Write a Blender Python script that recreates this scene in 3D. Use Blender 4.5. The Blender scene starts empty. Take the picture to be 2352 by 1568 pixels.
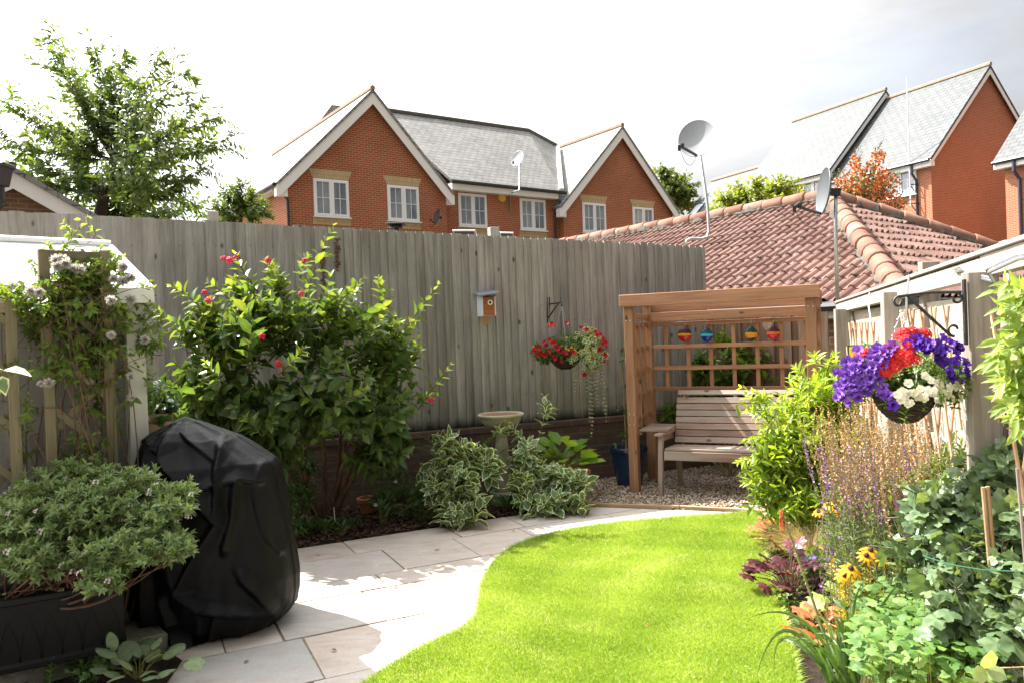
import bpy, math, random
import numpy as np
from mathutils import Vector, Matrix, noise as mnoise
rnd = random.Random(11); rng = np.random.default_rng(11)
PI = math.pi; Z = Vector((0, 0, 1)); X = Vector((1, 0, 0)); Y = Vector((0, 1, 0))
scene = bpy.context.scene; COL = scene.collection
V = Vector

# ------------------------------------------------------------------ camera geometry
FPX = 1764.0                       # focal length in units of a 2352 px wide picture
PITCH = 14 / 1764; ROLL = 0.037
CAM = V((0, 0, 1.6))
M3 = Matrix.Rotation(PI / 2 - PITCH, 3, 'X') @ Matrix.Rotation(-ROLL, 3, 'Z')
def ray(px, py): return M3 @ V(((px - 1176) / FPX, -(py - 784) / FPX, -1))
def G(px, py, z=0.0):
    d = ray(px, py); return CAM + d * ((z - 1.6) / d.z)
def AY(px, py, y):
    d = ray(px, py); return CAM + d * (y / d.y)
def ON(px, py, p0, n):
    d = ray(px, py); return CAM + d * ((p0 - CAM).dot(n) / d.dot(n))

# ------------------------------------------------------------------ object helpers
def tag(o, label=None, cat=None, group=None, kind=None):
    if label: o['label'] = label
    if cat: o['category'] = cat
    if group: o['group'] = group
    if kind: o['kind'] = kind
    return o
def thing(name, label, cat, loc=(0, 0, 0), group=None):
    o = bpy.data.objects.new(name, None); COL.objects.link(o)
    o.location = loc; o.empty_display_size = .1
    return tag(o, label, cat, group)
def setparent(o, p):
    o.parent = p
    if p.type == 'EMPTY': o.matrix_parent_inverse = Matrix.Translation(-p.location)
def link(name, me, mat, parent=None, smooth=False, bevel=0):
    o = bpy.data.objects.new(name, me); COL.objects.link(o)
    if mat: me.materials.append(mat)
    if smooth: me.polygons.foreach_set('use_smooth', [True] * len(me.polygons))
    if bevel:
        b = o.modifiers.new('bevel', 'BEVEL'); b.width = bevel; b.segments = 1; b.limit_method = 'ANGLE'
    if parent: setparent(o, parent)
    return o
def put(name, me, parent, loc, rot=None, scale=1.0):
    """another copy of a part that shares its mesh"""
    o = bpy.data.objects.new(name, me); COL.objects.link(o)
    m = Matrix.Translation(loc)
    if rot: m = m @ rot.to_4x4()
    o.matrix_basis = m @ Matrix.Scale(scale, 4)
    if parent: setparent(o, parent)
    return o
def facing(n, spin=0.0):
    """rotation taking +Z to n"""
    return V(n).to_track_quat('Z', 'Y').to_matrix() @ Matrix.Rotation(spin, 3, 'Z')

class MB:
    def __init__(s): s.v = []; s.f = []; s.uv = []; s.c = []
    def add(s, pts, faces, uvs=None, r=None):
        o = len(s.v); r = rnd.random() if r is None else r
        s.v += [tuple(p) for p in pts]; s.c += [(r, 0, 0, 1)] * len(pts)
        for i, f in enumerate(faces):
            s.f.append([o + k for k in f])
            if uvs: s.uv.append(uvs[i])
            else:
                P = [V(pts[k]) for k in f]; n = V((0, 0, 0))
                for a in range(len(P)):
                    p, q = P[a], P[(a + 1) % len(P)]
                    n += V(((p.y - q.y) * (p.z + q.z), (p.z - q.z) * (p.x + q.x), (p.x - q.x) * (p.y + q.y)))
                if n.length < 1e-12: n = Z.copy()
                n.normalize()
                u = Z.cross(n)
                u = X if u.length < 1e-3 else u.normalized()
                w = n.cross(u); s.uv.append([(p.dot(u), p.dot(w)) for p in P])
    def beam(s, a, b, w, h, up=Z, r=None, w2=None, h2=None):
        a, b = V(a), V(b); ax = b - a; L = ax.length; ax.normalize()
        up = V(up)
        if abs(ax.dot(up)) > .98: up = X if abs(ax.x) < .9 else Y
        sd = ax.cross(up).normalized(); u2 = sd.cross(ax)
        w2 = w if w2 is None else w2; h2 = h if h2 is None else h2
        pts = []
        for p, ww, hh in ((a, w, h), (b, w2, h2)):
            for i, j in ((-1, -1), (1, -1), (1, 1), (-1, 1)): pts.append(p + sd * (i * ww / 2) + u2 * (j * hh / 2))
        r = rnd.random() if r is None else r; o = r * 37.1
        fs = [(0, 1, 5, 4), (1, 2, 6, 5), (2, 3, 7, 6), (3, 0, 4, 7), (3, 2, 1, 0), (4, 5, 6, 7)]
        uv = []; acc = o
        for k, wd in enumerate((w, h, w, h)):
            uv.append([(o, acc), (o, acc + wd), (o + L, acc + wd), (o + L, acc)]); acc += wd
        uv += [[(o, o), (o + .004, o), (o + .004, o + h), (o, o + h)]] * 2
        s.add(pts, fs, uv, r)
    def box(s, c, sx, sy, sz, r=None):
        c = V(c); s.beam(c - X * sx / 2, c + X * sx / 2, sy, sz, Z, r)
    def tube(s, pts, rad, n=6, r=None, cap=True):
        pts = [V(p) for p in pts]; rad = rad if hasattr(rad, '__len__') else [rad] * len(pts)
        vs = []; ref = None
        for i, p in enumerate(pts):
            t = (pts[min(i + 1, len(pts) - 1)] - pts[max(i - 1, 0)])
            t = t.normalized() if t.length > 1e-9 else Z.copy()
            if ref is None: ref = X if abs(t.x) < .8 else Y
            a = t.cross(ref).normalized(); b = t.cross(a); ref = -b if False else a.cross(t)
            for k in range(n):
                q = 2 * PI * k / n; vs.append(p + (a * math.cos(q) + b * math.sin(q)) * rad[i])
        fs = []; uv = []
        L = 0
        for i in range(len(pts) - 1):
            l2 = L + (pts[i + 1] - pts[i]).length
            for k in range(n):
                k2 = (k + 1) % n
                fs.append((i * n + k, i * n + k2, (i + 1) * n + k2, (i + 1) * n + k))
                wv = 6.28 * rad[i] / n
                uv.append([(L, k * wv), (L, (k + 1) * wv), (l2, (k + 1) * wv), (l2, k * wv)])
            L = l2
        if cap:
            fs.append(tuple(range(n))[::-1]); uv.append([(0, 0)] * n)
            m = (len(pts) - 1) * n; fs.append(tuple(range(m, m + n))); uv.append([(0, 0)] * n)
        s.add(vs, fs, uv, r)
    def lathe(s, prof, c=(0, 0, 0), n=24, r=None, axis=None):
        c = V(c); rot = facing(axis) if axis is not None else None
        vs = []; fs = []
        for (rr, z) in prof:
            for k in range(n):
                q = 2 * PI * k / n; p = V((rr * math.cos(q), rr * math.sin(q), z))
                vs.append(c + (rot @ p if rot else p))
        for i in range(len(prof) - 1):
            for k in range(n):
                k2 = (k + 1) % n; fs.append((i * n + k, i * n + k2, (i + 1) * n + k2, (i + 1) * n + k))
        s.add(vs, fs, None, r)
    def prism(s, pts, vec, r=None):
        """extrude a planar polygon by vec"""
        pts = [V(p) for p in pts]; vec = V(vec); n = len(pts)
        nn = V((0, 0, 0))
        for a in range(n):
            p, q = pts[a], pts[(a + 1) % n]
            nn += V(((p.y - q.y) * (p.z + q.z), (p.z - q.z) * (p.x + q.x), (p.x - q.x) * (p.y + q.y)))
        if nn.dot(vec) > 0: pts = pts[::-1]
        vs = pts + [p + vec for p in pts]
        fs = [tuple(range(n)), tuple(range(2 * n - 1, n - 1, -1))]
        for a in range(n):
            b = (a + 1) % n; fs.append((a, n + a, n + b, b))
        s.add(vs, fs, None, r)
    def strip(s, pts, wid, side, r=None, fold=0.25):
        """a leaf blade: ribbon with a V fold"""
        pts = [V(p) for p in pts]; vs = []; fs = []; m = len(pts)
        for i, p in enumerate(pts):
            t = (pts[min(i + 1, m - 1)] - pts[max(i - 1, 0)]).normalized()
            sd = t.cross(V(side)).normalized(); up = sd.cross(t); w = wid[i] / 2
            vs += [p - sd * w + up * w * fold, p, p + sd * w + up * w * fold]
        for i in range(m - 1):
            for k in (0, 1): fs.append((3 * i + k, 3 * i + k + 1, 3 * i + k + 4, 3 * i + k + 3))
        s.add(vs, fs, None, r)
    def build(s, name, mat, parent=None, smooth=False, bevel=0):
        me = bpy.data.meshes.new(name); me.from_pydata(s.v, [], s.f)
        uvl = me.uv_layers.new(name='UVMap')
        uvl.data.foreach_set('uv', [c for f in s.uv for p in f for c in p])
        at = me.attributes.new('col', 'FLOAT_COLOR', 'POINT')
        at.data.foreach_set('color', [c for p in s.c for c in p])
        me.validate()
        return link(name, me, mat, parent, smooth, bevel)

# ------------------------------------------------------------------ numpy mesh (leaves, grass, pebbles)
def np_mesh(name, verts, tfaces, k, n, col, mat, parent=None, smooth=True):
    """n copies of a k-vertex template whose faces are tfaces"""
    me = bpy.data.meshes.new(name)
    lv = np.concatenate([np.array(f) for f in tfaces]); tot = np.array([len(f) for f in tfaces])
    nl = len(lv); off = (np.arange(n) * k)[:, None]
    loops = (lv[None, :] + off).ravel()
    totals = np.tile(tot, n); starts = np.concatenate([[0], np.cumsum(totals)[:-1]])
    me.vertices.add(n * k); me.vertices.foreach_set('co', verts.reshape(-1).astype(np.float32))
    me.loops.add(len(loops)); me.loops.foreach_set('vertex_index', loops.astype(np.int32))
    me.polygons.add(len(totals)); me.polygons.foreach_set('loop_start', starts.astype(np.int32))
    try: me.polygons.foreach_set('loop_total', totals.astype(np.int32))
    except Exception: pass
    at = me.attributes.new('col', 'FLOAT_COLOR', 'POINT'); at.data.foreach_set('color', col.reshape(-1).astype(np.float32))
    me.update(calc_edges=True)
    return link(name, me, mat, parent, smooth)

def _leaf8(fold=.22, curl=.14, w1=.5, w2=.40, u1=.32, u2=.66):
    P = [(0, 0, 0), (u1, -w1, fold * w1), (u1, 0, 0), (u1, w1, fold * w1), (u2, -w2, fold * w2 - curl * .35), (u2, 0, -curl * .35), (u2, w2, fold * w2 - curl * .35), (1, 0, -curl)]
    return P, [(0, 1, 2), (0, 2, 3), (1, 4, 5, 2), (2, 5, 6, 3), (4, 7, 5), (5, 7, 6)]
LEAF8 = _leaf8()
LEAFN = _leaf8(.3, .2, .5, .42, .3, .62)
LEAFR = _leaf8(.12, .08, .55, .52, .28, .72)
LEAF4 = ([(0, 0, 0), (.45, -.5, .06), (.45, .5, .06), (1, 0, -.1)], [(0, 1, 3), (0, 3, 2)])
def _lobed(n, lobes, depth, notch=.35, serr=.05, dome=.10):
    P = [(.40, 0, -.02)]
    for ring in (.55, 1.0):
        for i in range(n):
            a = -PI + 2 * PI * (i + .5) / n
            r = .52 * (1 - depth + depth * abs(math.cos(a * lobes / 2))) * (1 - notch * math.exp(-((abs(a) - PI) / .35) ** 2))
            if ring == 1.0: r *= 1 + serr * (-1) ** i
            r *= ring; vein = .028 * math.cos(a * lobes) * ring
            P.append((.42 + r * math.cos(a) * 1.08, r * math.sin(a), -vein - dome * (r / .52) ** 2 * (.4 + .6 * abs(math.sin(a)))))
    f = [(0, 1 + i, 1 + (i + 1) % n) for i in range(n)] + [(1 + i, 1 + n + i, 1 + n + (i + 1) % n, 1 + (i + 1) % n) for i in range(n)]
    return P, f
LOBED = _lobed(30, 5, .34); ROUND3 = _lobed(22, 3, .32, .2, .04, .14); FRILL = _lobed(28, 7, .30, .3, .06)
HEART = _lobed(24, 1, 0.0, .55, 0.0, .16)
def unit(a): return a / np.maximum(np.linalg.norm(a, axis=-1, keepdims=True), 1e-9)

class Leaves:
    def __init__(s): s.p = []; s.d = []; s.n = []; s.l = []; s.w = []; s.r = []
    def add(s, p, d, n, l, w, r):
        s.p.append(np.atleast_2d(p)); s.d.append(np.atleast_2d(d)); s.n.append(np.atleast_2d(n)); m = len(s.p[-1])
        s.l.append(np.broadcast_to(l, m)); s.w.append(np.broadcast_to(w, m)); s.r.append(np.broadcast_to(r, m))
    def count(s): return sum(len(a) for a in s.p)
    def build(s, name, mat, parent, tpl=LEAF8, smooth=True):
        P = np.concatenate(s.p).astype(float); D = unit(np.concatenate(s.d).astype(float)); Nn = np.concatenate(s.n).astype(float)
        L = np.concatenate(s.l).astype(float); Wd = np.concatenate(s.w).astype(float); R = np.concatenate(s.r).astype(float)
        S = unit(np.cross(Nn, D)); Nn = np.cross(D, S)
        T = np.array(tpl[0]); k = len(T); n = len(P)
        jit = 1 + .35 * (rng.random((n, 1)) - .5)
        vs = (P[:, None, :] + (L[:, None] * T[:, 0])[:, :, None] * D[:, None, :] + (Wd[:, None] * T[:, 1])[:, :, None] * S[:, None, :]
              + (L[:, None] * T[:, 2] * jit)[:, :, None] * Nn[:, None, :])
        e = np.abs(T[:, 1]); e = e / max(e.max(), 1e-6); e = np.where((T[:, 0] > .95) | (T[:, 0] < .03), 1, e)
        if len(T) > 10: e = np.array([0.] + [.55] * ((len(T) - 1) // 2) + [1.] * ((len(T) - 1) // 2))
        col = np.stack([np.repeat(R[:, None], k, 1), np.tile(T[:, 0], (n, 1)), np.tile(e, (n, 1)), np.ones((n, k))], -1)
        return np_mesh(name, vs, tpl[1], k, n, col, mat, parent, smooth)

# ------------------------------------------------------------------ materials
def srgb(r, g, b):
    f = lambda c: (c / 255 / 12.92) if c <= 10 else ((c / 255 + .055) / 1.055) ** 2.4
    return (f(r), f(g), f(b), 1)
def c4(c): return tuple(c) if len(c) == 4 else (*c, 1)
class NT:
    def __init__(s, name, disp=False):
        s.m = bpy.data.materials.new(name); s.m.use_nodes = True; s.t = s.m.node_tree
        s.t.nodes.clear(); s.out = s.t.nodes.new('ShaderNodeOutputMaterial')
    def n(s, t, ins=None, **kw):
        n = s.t.nodes.new('ShaderNode' + t)
        for k, v in kw.items(): setattr(n, k, v)
        for k, v in (ins or {}).items():
            if isinstance(v, bpy.types.NodeSocket): s.t.links.new(v, n.inputs[k])
            elif isinstance(v, bpy.types.Node): s.t.links.new(v.outputs[0], n.inputs[k])
            else: n.inputs[k].default_value = v
        return n
    def mix(s, f, a, b, blend='MIX'):
        a = c4(a) if isinstance(a, tuple) else a; b = c4(b) if isinstance(b, tuple) else b
        return s.n('Mix', {0: f, 6: a, 7: b}, data_type='RGBA', blend_type=blend).outputs[2]
    def ramp(s, f, stops, interp='LINEAR'):
        n = s.n('ValToRGB', {0: f}); cr = n.color_ramp; cr.interpolation = interp
        while len(cr.elements) < len(stops): cr.elements.new(.5)
        for e, (p, c) in zip(cr.elements, stops):
            e.position = p; e.color = c4(c) if hasattr(c, '__len__') else (c, c, c, 1)
        return n.outputs[0]
    def math(s, op, a, b=0.0, c=None):
        ins = {0: a, 1: b}
        if c is not None: ins[2] = c
        return s.n('Math', ins, operation=op).outputs[0]
    def noise(s, vec, scale, detail=4, rough=.55, dist=0.0):
        return s.n('TexNoise', {'Vector': vec, 'Scale': scale, 'Detail': detail, 'Roughness': rough, 'Distortion': dist}).outputs[0]
    def uv(s): return s.n('UVMap', uv_map='UVMap').outputs[0]
    def pos(s): return s.n('NewGeometry').outputs['Position']
    def map(s, vec, sc=(1, 1, 1), loc=(0, 0, 0)): return s.n('Mapping', {'Vector': vec, 'Scale': sc, 'Location': loc}).outputs[0]
    def attr(s):
        a = s.n('Attribute', attribute_name='col'); return s.n('SeparateColor', {0: a.outputs[0]}).outputs
    def bump(s, h, strength=.3, dist=.01): return s.n('Bump', {'Height': h, 'Strength': strength, 'Distance': dist}).outputs[0]
    def bsdf(s, col, rough=.7, normal=None, spec=.4, metal=0.0, **kw):
        ins = {'Base Color': c4(col) if isinstance(col, tuple) else col, 'Roughness': rough, 'Metallic': metal, 'Specular IOR Level': spec}
        if normal is not None: ins['Normal'] = normal
        ins.update(kw)
        return s.n('BsdfPrincipled', ins)
    def done(s, sh):
        s.t.links.new(sh.outputs[0] if isinstance(sh, bpy.types.Node) else sh, s.out.inputs[0]); return s.m

def wood(name, dark, mid, light, rough=.75, knots=.9, grain=40, algae_falloff=False, spread=.35, weather=None):
    t = NT(name); uv = t.uv(); r = t.attr()[0]
    v = t.n('VectorMath', {0: uv, 1: t.n('CombineXYZ', {0: t.math('MULTIPLY', r, 13.7), 1: t.math('MULTIPLY', r, 5.3), 2: t.math('MULTIPLY', r, 9.1)})}, operation='ADD').outputs[0]
    g1 = t.noise(t.map(v, (1.6, grain, 1)), 1, 5, .6, .8)
    g2 = t.noise(t.map(v, (.7, 9, 1)), 1, 3, .5, 1.5)
    fine = t.noise(t.map(v, (6, grain * 4.5, 1)), 1, 2, .6)
    g = t.math('ADD', t.math('MULTIPLY', g1, .55), t.math('MULTIPLY', g2, .45))
    c = t.ramp(g, [(.30, dark), (.5, mid), (.70, light)])
    c = t.mix(t.math('MULTIPLY', t.ramp(fine, [(.35, 1.0), (.5, 0.0)]), .35), c, dark)
    br = t.math('ADD', t.math('MULTIPLY', r, spread * 2), 1 - spread)
    c = t.mix(1.0, c, t.n('CombineColor', {0: br, 1: br, 2: br}).outputs[0], 'MULTIPLY')
    if weather:
        wn = t.noise(t.map(v, (.9, 2.5, 1), (7, 3, 1)), 1, 3, .6)
        c = t.mix(t.ramp(wn, [(.38, 0.0), (.68, .85)]), c, weather)
    if knots:
        vo = t.n('TexVoronoi', {'Vector': t.map(v, (3.3, 6.5, 1)), 'Scale': 1.0, 'Randomness': 1.0}).outputs[0]
        kn = t.ramp(vo, [(.05, 1.0), (.125, 0.0)])
        c = t.mix(t.math('MULTIPLY', kn, knots), c, tuple(x * .28 for x in dark[:3]))
    if algae_falloff:
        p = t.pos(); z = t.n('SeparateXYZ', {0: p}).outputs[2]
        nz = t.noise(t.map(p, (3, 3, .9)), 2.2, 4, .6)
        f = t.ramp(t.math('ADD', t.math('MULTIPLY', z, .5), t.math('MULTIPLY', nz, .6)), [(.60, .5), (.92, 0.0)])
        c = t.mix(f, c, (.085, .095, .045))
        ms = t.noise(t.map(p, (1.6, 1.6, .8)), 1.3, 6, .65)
        c = t.mix(t.ramp(ms, [(.42, 0.0), (.66, .28)]), c, (.10, .088, .068))  # mottled stain, also darkening the boards to stand in for light falloff
        ms2 = t.noise(t.map(p, (9, 9, .5)), 1.2, 3, .6)
        c = t.mix(t.ramp(ms2, [(.55, 0.0), (.72, .35)]), c, (.10, .085, .068))
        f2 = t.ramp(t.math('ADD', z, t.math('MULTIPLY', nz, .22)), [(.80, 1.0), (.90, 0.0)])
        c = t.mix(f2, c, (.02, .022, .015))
        ft = t.ramp(t.math('ADD', t.math('MULTIPLY', z, .25), t.math('MULTIPLY', nz, .4)), [(.86, 0.0), (.98, .22)])
        c = t.mix(ft, c, (.075, .08, .04))
    return t.done(t.bsdf(c, rough, t.bump(g1, .35, .004), .25))

def brickm(name, c1, c2, c3, mortar, bw=.225, bh=.075, mw=.011, dirt=.0, rough=.85, patch=None, off=.5, bumpd=.006, noise_amt=.35):
    t = NT(name); uv = t.uv()
    def b(a, bb, seedshift):
        n = t.n('TexBrick', {'Vector': uv, 'Color1': c4(a), 'Color2': c4(bb), 'Mortar': c4(mortar), 'Scale': 1.0, 'Mortar Size': mw, 'Mortar Smooth': .15, 'Bias': seedshift, 'Brick Width': bw, 'Row Height': bh}, offset=off)
        return n
    b1 = b(c1, c2, -.1); c = b1.outputs[0]; fac = b1.outputs[1]
    # a second tone for odd bricks
    cell = t.n('TexWhiteNoise', {'Vector': t.n('VectorMath', {0: t.n('VectorMath', {0: t.map(uv, (1 / bw, 1 / bh, 1)), 1: (0, 0, 0)}, operation='ADD').outputs[0]}, operation='FLOOR').outputs[0]}, noise_dimensions='3D').outputs[0]
    odd = t.math('MULTIPLY', t.ramp(cell, [(.80, 0.0), (.86, 1.0)]), t.math('SUBTRACT', 1.0, fac))
    c = t.mix(t.math('MULTIPLY', odd, .6 if off == 0 else .0), c, c3)
    nb = t.noise(t.map(uv, (1 / bw * .9, 1 / bh * .9, 1)), 1.0, 2, .5)
    c = t.mix(t.math('MULTIPLY', t.math('MULTIPLY', t.ramp(nb, [(.52, 0.0), (.66, 1.0)]), t.math('SUBTRACT', 1.0, fac)), .7), c, c3)
    big = t.noise(uv, .7, 4, .6)
    k = t.math('ADD', t.math('MULTIPLY', big, noise_amt * 2), 1 - noise_amt)
    c = t.mix(1.0, c, t.n('CombineColor', {0: k, 1: k, 2: k}).outputs[0], 'MULTIPLY')
    fn = t.noise(uv, 60, 3, .6)
    c = t.mix(.25, c, t.ramp(fn, [(.3, (.3, .3, .3)), (.7, (1.0, 1.0, 1.0))]), 'MULTIPLY')
    if patch: c = t.mix(t.ramp(t.noise(uv, 1.7, 5, .65), [(.52, 0.0), (.70, patch[1])]), c, patch[0])
    h = t.math('SUBTRACT', t.math('MULTIPLY', fn, .25), fac)
    return t.done(t.bsdf(c, rough, t.bump(h, .6, bumpd), .25))

def leafm(name, dark, mid, light, edge=None, rough=.42, trans=.38, spec=.45, tcol=None, ew=(.55, .75), vein=.25):
    t = NT(name); a = t.attr(); p = t.pos()
    c = t.ramp(a[0], [(.0, dark), (.5, mid), (1.0, light)])
    n = t.noise(p, 35, 3, .6)
    c = t.mix(t.ramp(n, [(.35, .0), (.75, .45)]), c, tuple(x * .55 for x in dark[:3]))
    if vein: c = t.mix(t.math('MULTIPLY', t.ramp(a[2], [(.0, 1.0), (.14, .0)]), vein), c, light)
    if edge:
        e = t.math('ADD', a[2], t.math('MULTIPLY', t.math('SUBTRACT', t.noise(p, 70, 2, .5), .5), .5))
        c = t.mix(t.ramp(e, [(ew[0], 0.0), (ew[1], 1.0)]), c, edge)
    b = t.bsdf(c, rough, t.bump(n, .25, .002), spec)
    tc = t.mix(1.0, c, tcol or (1.9, 1.75, .7), 'MULTIPLY')
    tr = t.n('BsdfTranslucent', {0: tc})
    return t.done(t.n('MixShader', {0: trans, 1: b.outputs[0], 2: tr.outputs[0]}))

def plain(name, col, rough=.5, metal=0.0, spec=.5, var=.15, sc=8, bump=.1):
    t = NT(name); p = t.pos(); n = t.noise(p, sc, 5, .6)
    k = t.math('ADD', t.math('MULTIPLY', n, var * 2), 1 - var)
    c = t.mix(1.0, tuple(col[:3]), t.n('CombineColor', {0: k, 1: k, 2: k}).outputs[0], 'MULTIPLY')
    return t.done(t.bsdf(c, rough, t.bump(t.noise(p, sc * 12, 3, .6), bump, .004), spec, metal))
def petal(name, outer, inner, trans=.3, ramp=(.0, .45)):
    t = NT(name); a = t.attr()
    c = t.ramp(a[1], [(ramp[0], inner), (ramp[1], outer)])
    oi = t.n('ObjectInfo').outputs['Random']
    c = t.mix(t.math('MULTIPLY', oi, .28), c, inner)
    k = t.math('ADD', t.math('MULTIPLY', t.noise(t.pos(), 60, 2), .5), t.math('ADD', t.math('MULTIPLY', oi, -.3), .92))
    c = t.mix(1.0, c, t.n('CombineColor', {0: k, 1: k, 2: k}).outputs[0], 'MULTIPLY')
    return t.done(t.n('MixShader', {0: trans, 1: t.bsdf(c, .55, None, .3).outputs[0], 2: t.n('BsdfTranslucent', {0: c}).outputs[0]}))
# ------------------------------------------------------------------ light, sky, camera
SUN_TO = V((-.70, .39, 1.0)).normalized()          # towards the sun: left, a little behind the tall fence
scene.view_settings.view_transform = 'Standard'; scene.view_settings.look = 'None'
scene.view_settings.exposure = 2.0; scene.view_settings.gamma = 1
w = bpy.data.worlds.new('World'); scene.world = w; w.use_nodes = True
nt = w.node_tree; nt.nodes.clear()
wt = NT.__new__(NT); wt.t = nt
sky = wt.n('TexSky', sky_type='NISHITA', sun_disc=False, sun_elevation=math.asin(SUN_TO.z), sun_rotation=math.atan2(SUN_TO.x, SUN_TO.y))
gen = wt.n('TexCoord').outputs['Generated']
cl = wt.noise(wt.map(gen, (1, 1, 2.2), (.3, .1, .2)), 1.7, 7, .55, .3)
dens = wt.noise(wt.map(gen, (1, 1, 2.4), (4.1, 2.6, .7)), 2.1, 6, .55, .2)
dirn = wt.n('VectorMath', {0: gen}, operation='NORMALIZE').outputs[0]
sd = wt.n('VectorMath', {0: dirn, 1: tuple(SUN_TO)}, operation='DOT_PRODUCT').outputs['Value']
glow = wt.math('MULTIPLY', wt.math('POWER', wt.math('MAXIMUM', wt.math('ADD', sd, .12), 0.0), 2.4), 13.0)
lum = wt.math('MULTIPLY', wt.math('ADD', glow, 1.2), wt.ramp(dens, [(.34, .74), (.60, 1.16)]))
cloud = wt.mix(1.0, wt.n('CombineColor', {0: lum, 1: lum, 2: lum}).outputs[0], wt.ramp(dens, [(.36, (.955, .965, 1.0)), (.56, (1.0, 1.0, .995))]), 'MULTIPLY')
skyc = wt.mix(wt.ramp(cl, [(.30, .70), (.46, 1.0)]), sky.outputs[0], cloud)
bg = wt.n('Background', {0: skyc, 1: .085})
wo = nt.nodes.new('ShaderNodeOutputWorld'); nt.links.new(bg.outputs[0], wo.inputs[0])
sl = bpy.data.lights.new('sun', 'SUN'); sl.energy = 4.1; sl.angle = math.radians(.55); sl.color = (1, .95, .87)
so = bpy.data.objects.new('sun', sl); COL.objects.link(so); so.rotation_euler = SUN_TO.to_track_quat('Z', 'Y').to_euler()
cam = bpy.data.cameras.new('camera'); co = bpy.data.objects.new('camera', cam); COL.objects.link(co)
cam.sensor_width = 36; cam.lens = 36 * FPX / 2352; cam.clip_end = 5000; cam.clip_start = .05
co.matrix_world = Matrix.Translation(CAM) @ M3.to_4x4(); scene.camera = co
scene.cycles.max_bounces = 8; scene.cycles.transparent_max_bounces = 8
scene.cycles.use_denoising = True

# ------------------------------------------------------------------ shared materials
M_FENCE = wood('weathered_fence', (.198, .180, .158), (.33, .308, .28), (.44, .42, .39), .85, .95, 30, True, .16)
M_ARB = wood('cedar_stain', (.19, .088, .045), (.315, .16, .086), (.42, .235, .138), .6, .9, 34, False, .16)
M_BENCH = wood('weathered_bench', (.135, .08, .055), (.225, .148, .108), (.31, .22, .172), .65, .85, 34, False, .14, (.33, .285, .25))
M_GREYPOST = wood('bleached_post', (.15, .125, .10), (.27, .232, .195), (.38, .335, .29), .85, .5, 26, False, .15)
M_PALE = wood('pale_timber', (.24, .205, .165), (.35, .31, .26), (.46, .415, .36), .85, .5, 26, False, .12)
M_WILLOW = wood('willow_lath', (.30, .16, .09), (.45, .28, .18), (.58, .40, .28), .7, 0, 20, False, .2)
M_TRELLIS = wood('mossy_trellis', (.10, .08, .045), (.19, .155, .095), (.28, .24, .165), .85, .4, 26, False, .22, (.13, .135, .075))
M_DARKFENCE = wood('brown_board', (.085, .052, .032), (.16, .105, .068), (.25, .18, .13), .85, .6, 26, False, .3)
M_EDGING = wood('edging_board', (.26, .16, .09), (.38, .26, .16), (.48, .35, .23), .8, .3, 26, False, .1)
M_BRICK = brickm('house_brick', (.41, .108, .046), (.33, .08, .036), (.25, .085, .055), (.46, .29, .17), noise_amt=.30)
M_BRICK2 = brickm('row_brick', (.42, .142, .066), (.36, .112, .052), (.30, .11, .066), (.44, .28, .19), noise_amt=.15)
M_OLDBRICK = brickm('garden_brick', (.125, .066, .047), (.088, .052, .042), (.058, .047, .042), (.10, .09, .072), patch=((.036, .04, .026), .75), rough=.9, bumpd=.01)
M_HUTBRICK = brickm('brown_brick', (.30, .155, .085), (.21, .115, .075), (.10, .075, .065), (.30, .24, .18))
M_BUFF = brickm('buff_brick', (.60, .47, .25), (.54, .41, .21), (.48, .36, .2), (.36, .30, .2), bw=.075, bh=.225, mw=.009, noise_amt=.15)
M_SLATE = brickm('grey_slate', (.28, .272, .26), (.22, .214, .205), (.335, .328, .315), (.085, .082, .08), bw=.30, bh=.22, mw=.012, rough=.6, patch=((.30, .29, .265), .7), noise_amt=.25, bumpd=.012)
M_SLATE2 = brickm('pale_slate', (.095, .102, .106), (.074, .083, .088), (.112, .117, .119), (.028, .032, .035), bw=.42, bh=.27, mw=.014, rough=.55, patch=((.175, .16, .125), .25), noise_amt=.12, bumpd=.012)
M_WHITE = plain('white_paint', (.80, .80, .78), .45, 0, .4, .05, 3, .05)
M_UPVC = plain('white_plastic', (.82, .83, .84), .3, 0, .5, .03, 3, .02)
M_BLACKPL = plain('black_plastic', (.02, .021, .023), .4)
M_IRON = plain('black_iron', (.018, .018, .018), .5, 0, .5, .2, 40, .3)
M_GALV = plain('galvanised_steel', (.50, .52, .54), .38, .85, .5, .15, 12, .05)
M_DARKGREY = plain('dark_grey_enamel', (.085, .092, .10), .4)
M_DISH = plain('pale_grey_enamel', (.25, .262, .275), .42, 0, .5, .07, 5, .03)
M_MORTAR = plain('mossy_mortar', (.105, .10, .085), .95, 0, .2, .6, 9, .8)
M_LEADED = plain('ridge_mortar', (.30, .24, .18), .9, 0, .2, .4, 6, .4)
def glassm():
    t = NT('window_glass'); p = t.pos(); n = t.noise(t.map(p, (1, 1, .35)), 1.6, 3, .5, .6)
    c = t.ramp(n, [(.35, (.10, .13, .155)), (.55, (.21, .25, .28)), (.7, (.33, .37, .39))])  # pale grey-blue base stands in for sky reflected in the opaque panes
    return t.done(t.bsdf(c, .06, None, .9, 0.0, **{'Coat Weight': .6, 'Coat Roughness': .03}))
M_GLASS = glassm()

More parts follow.
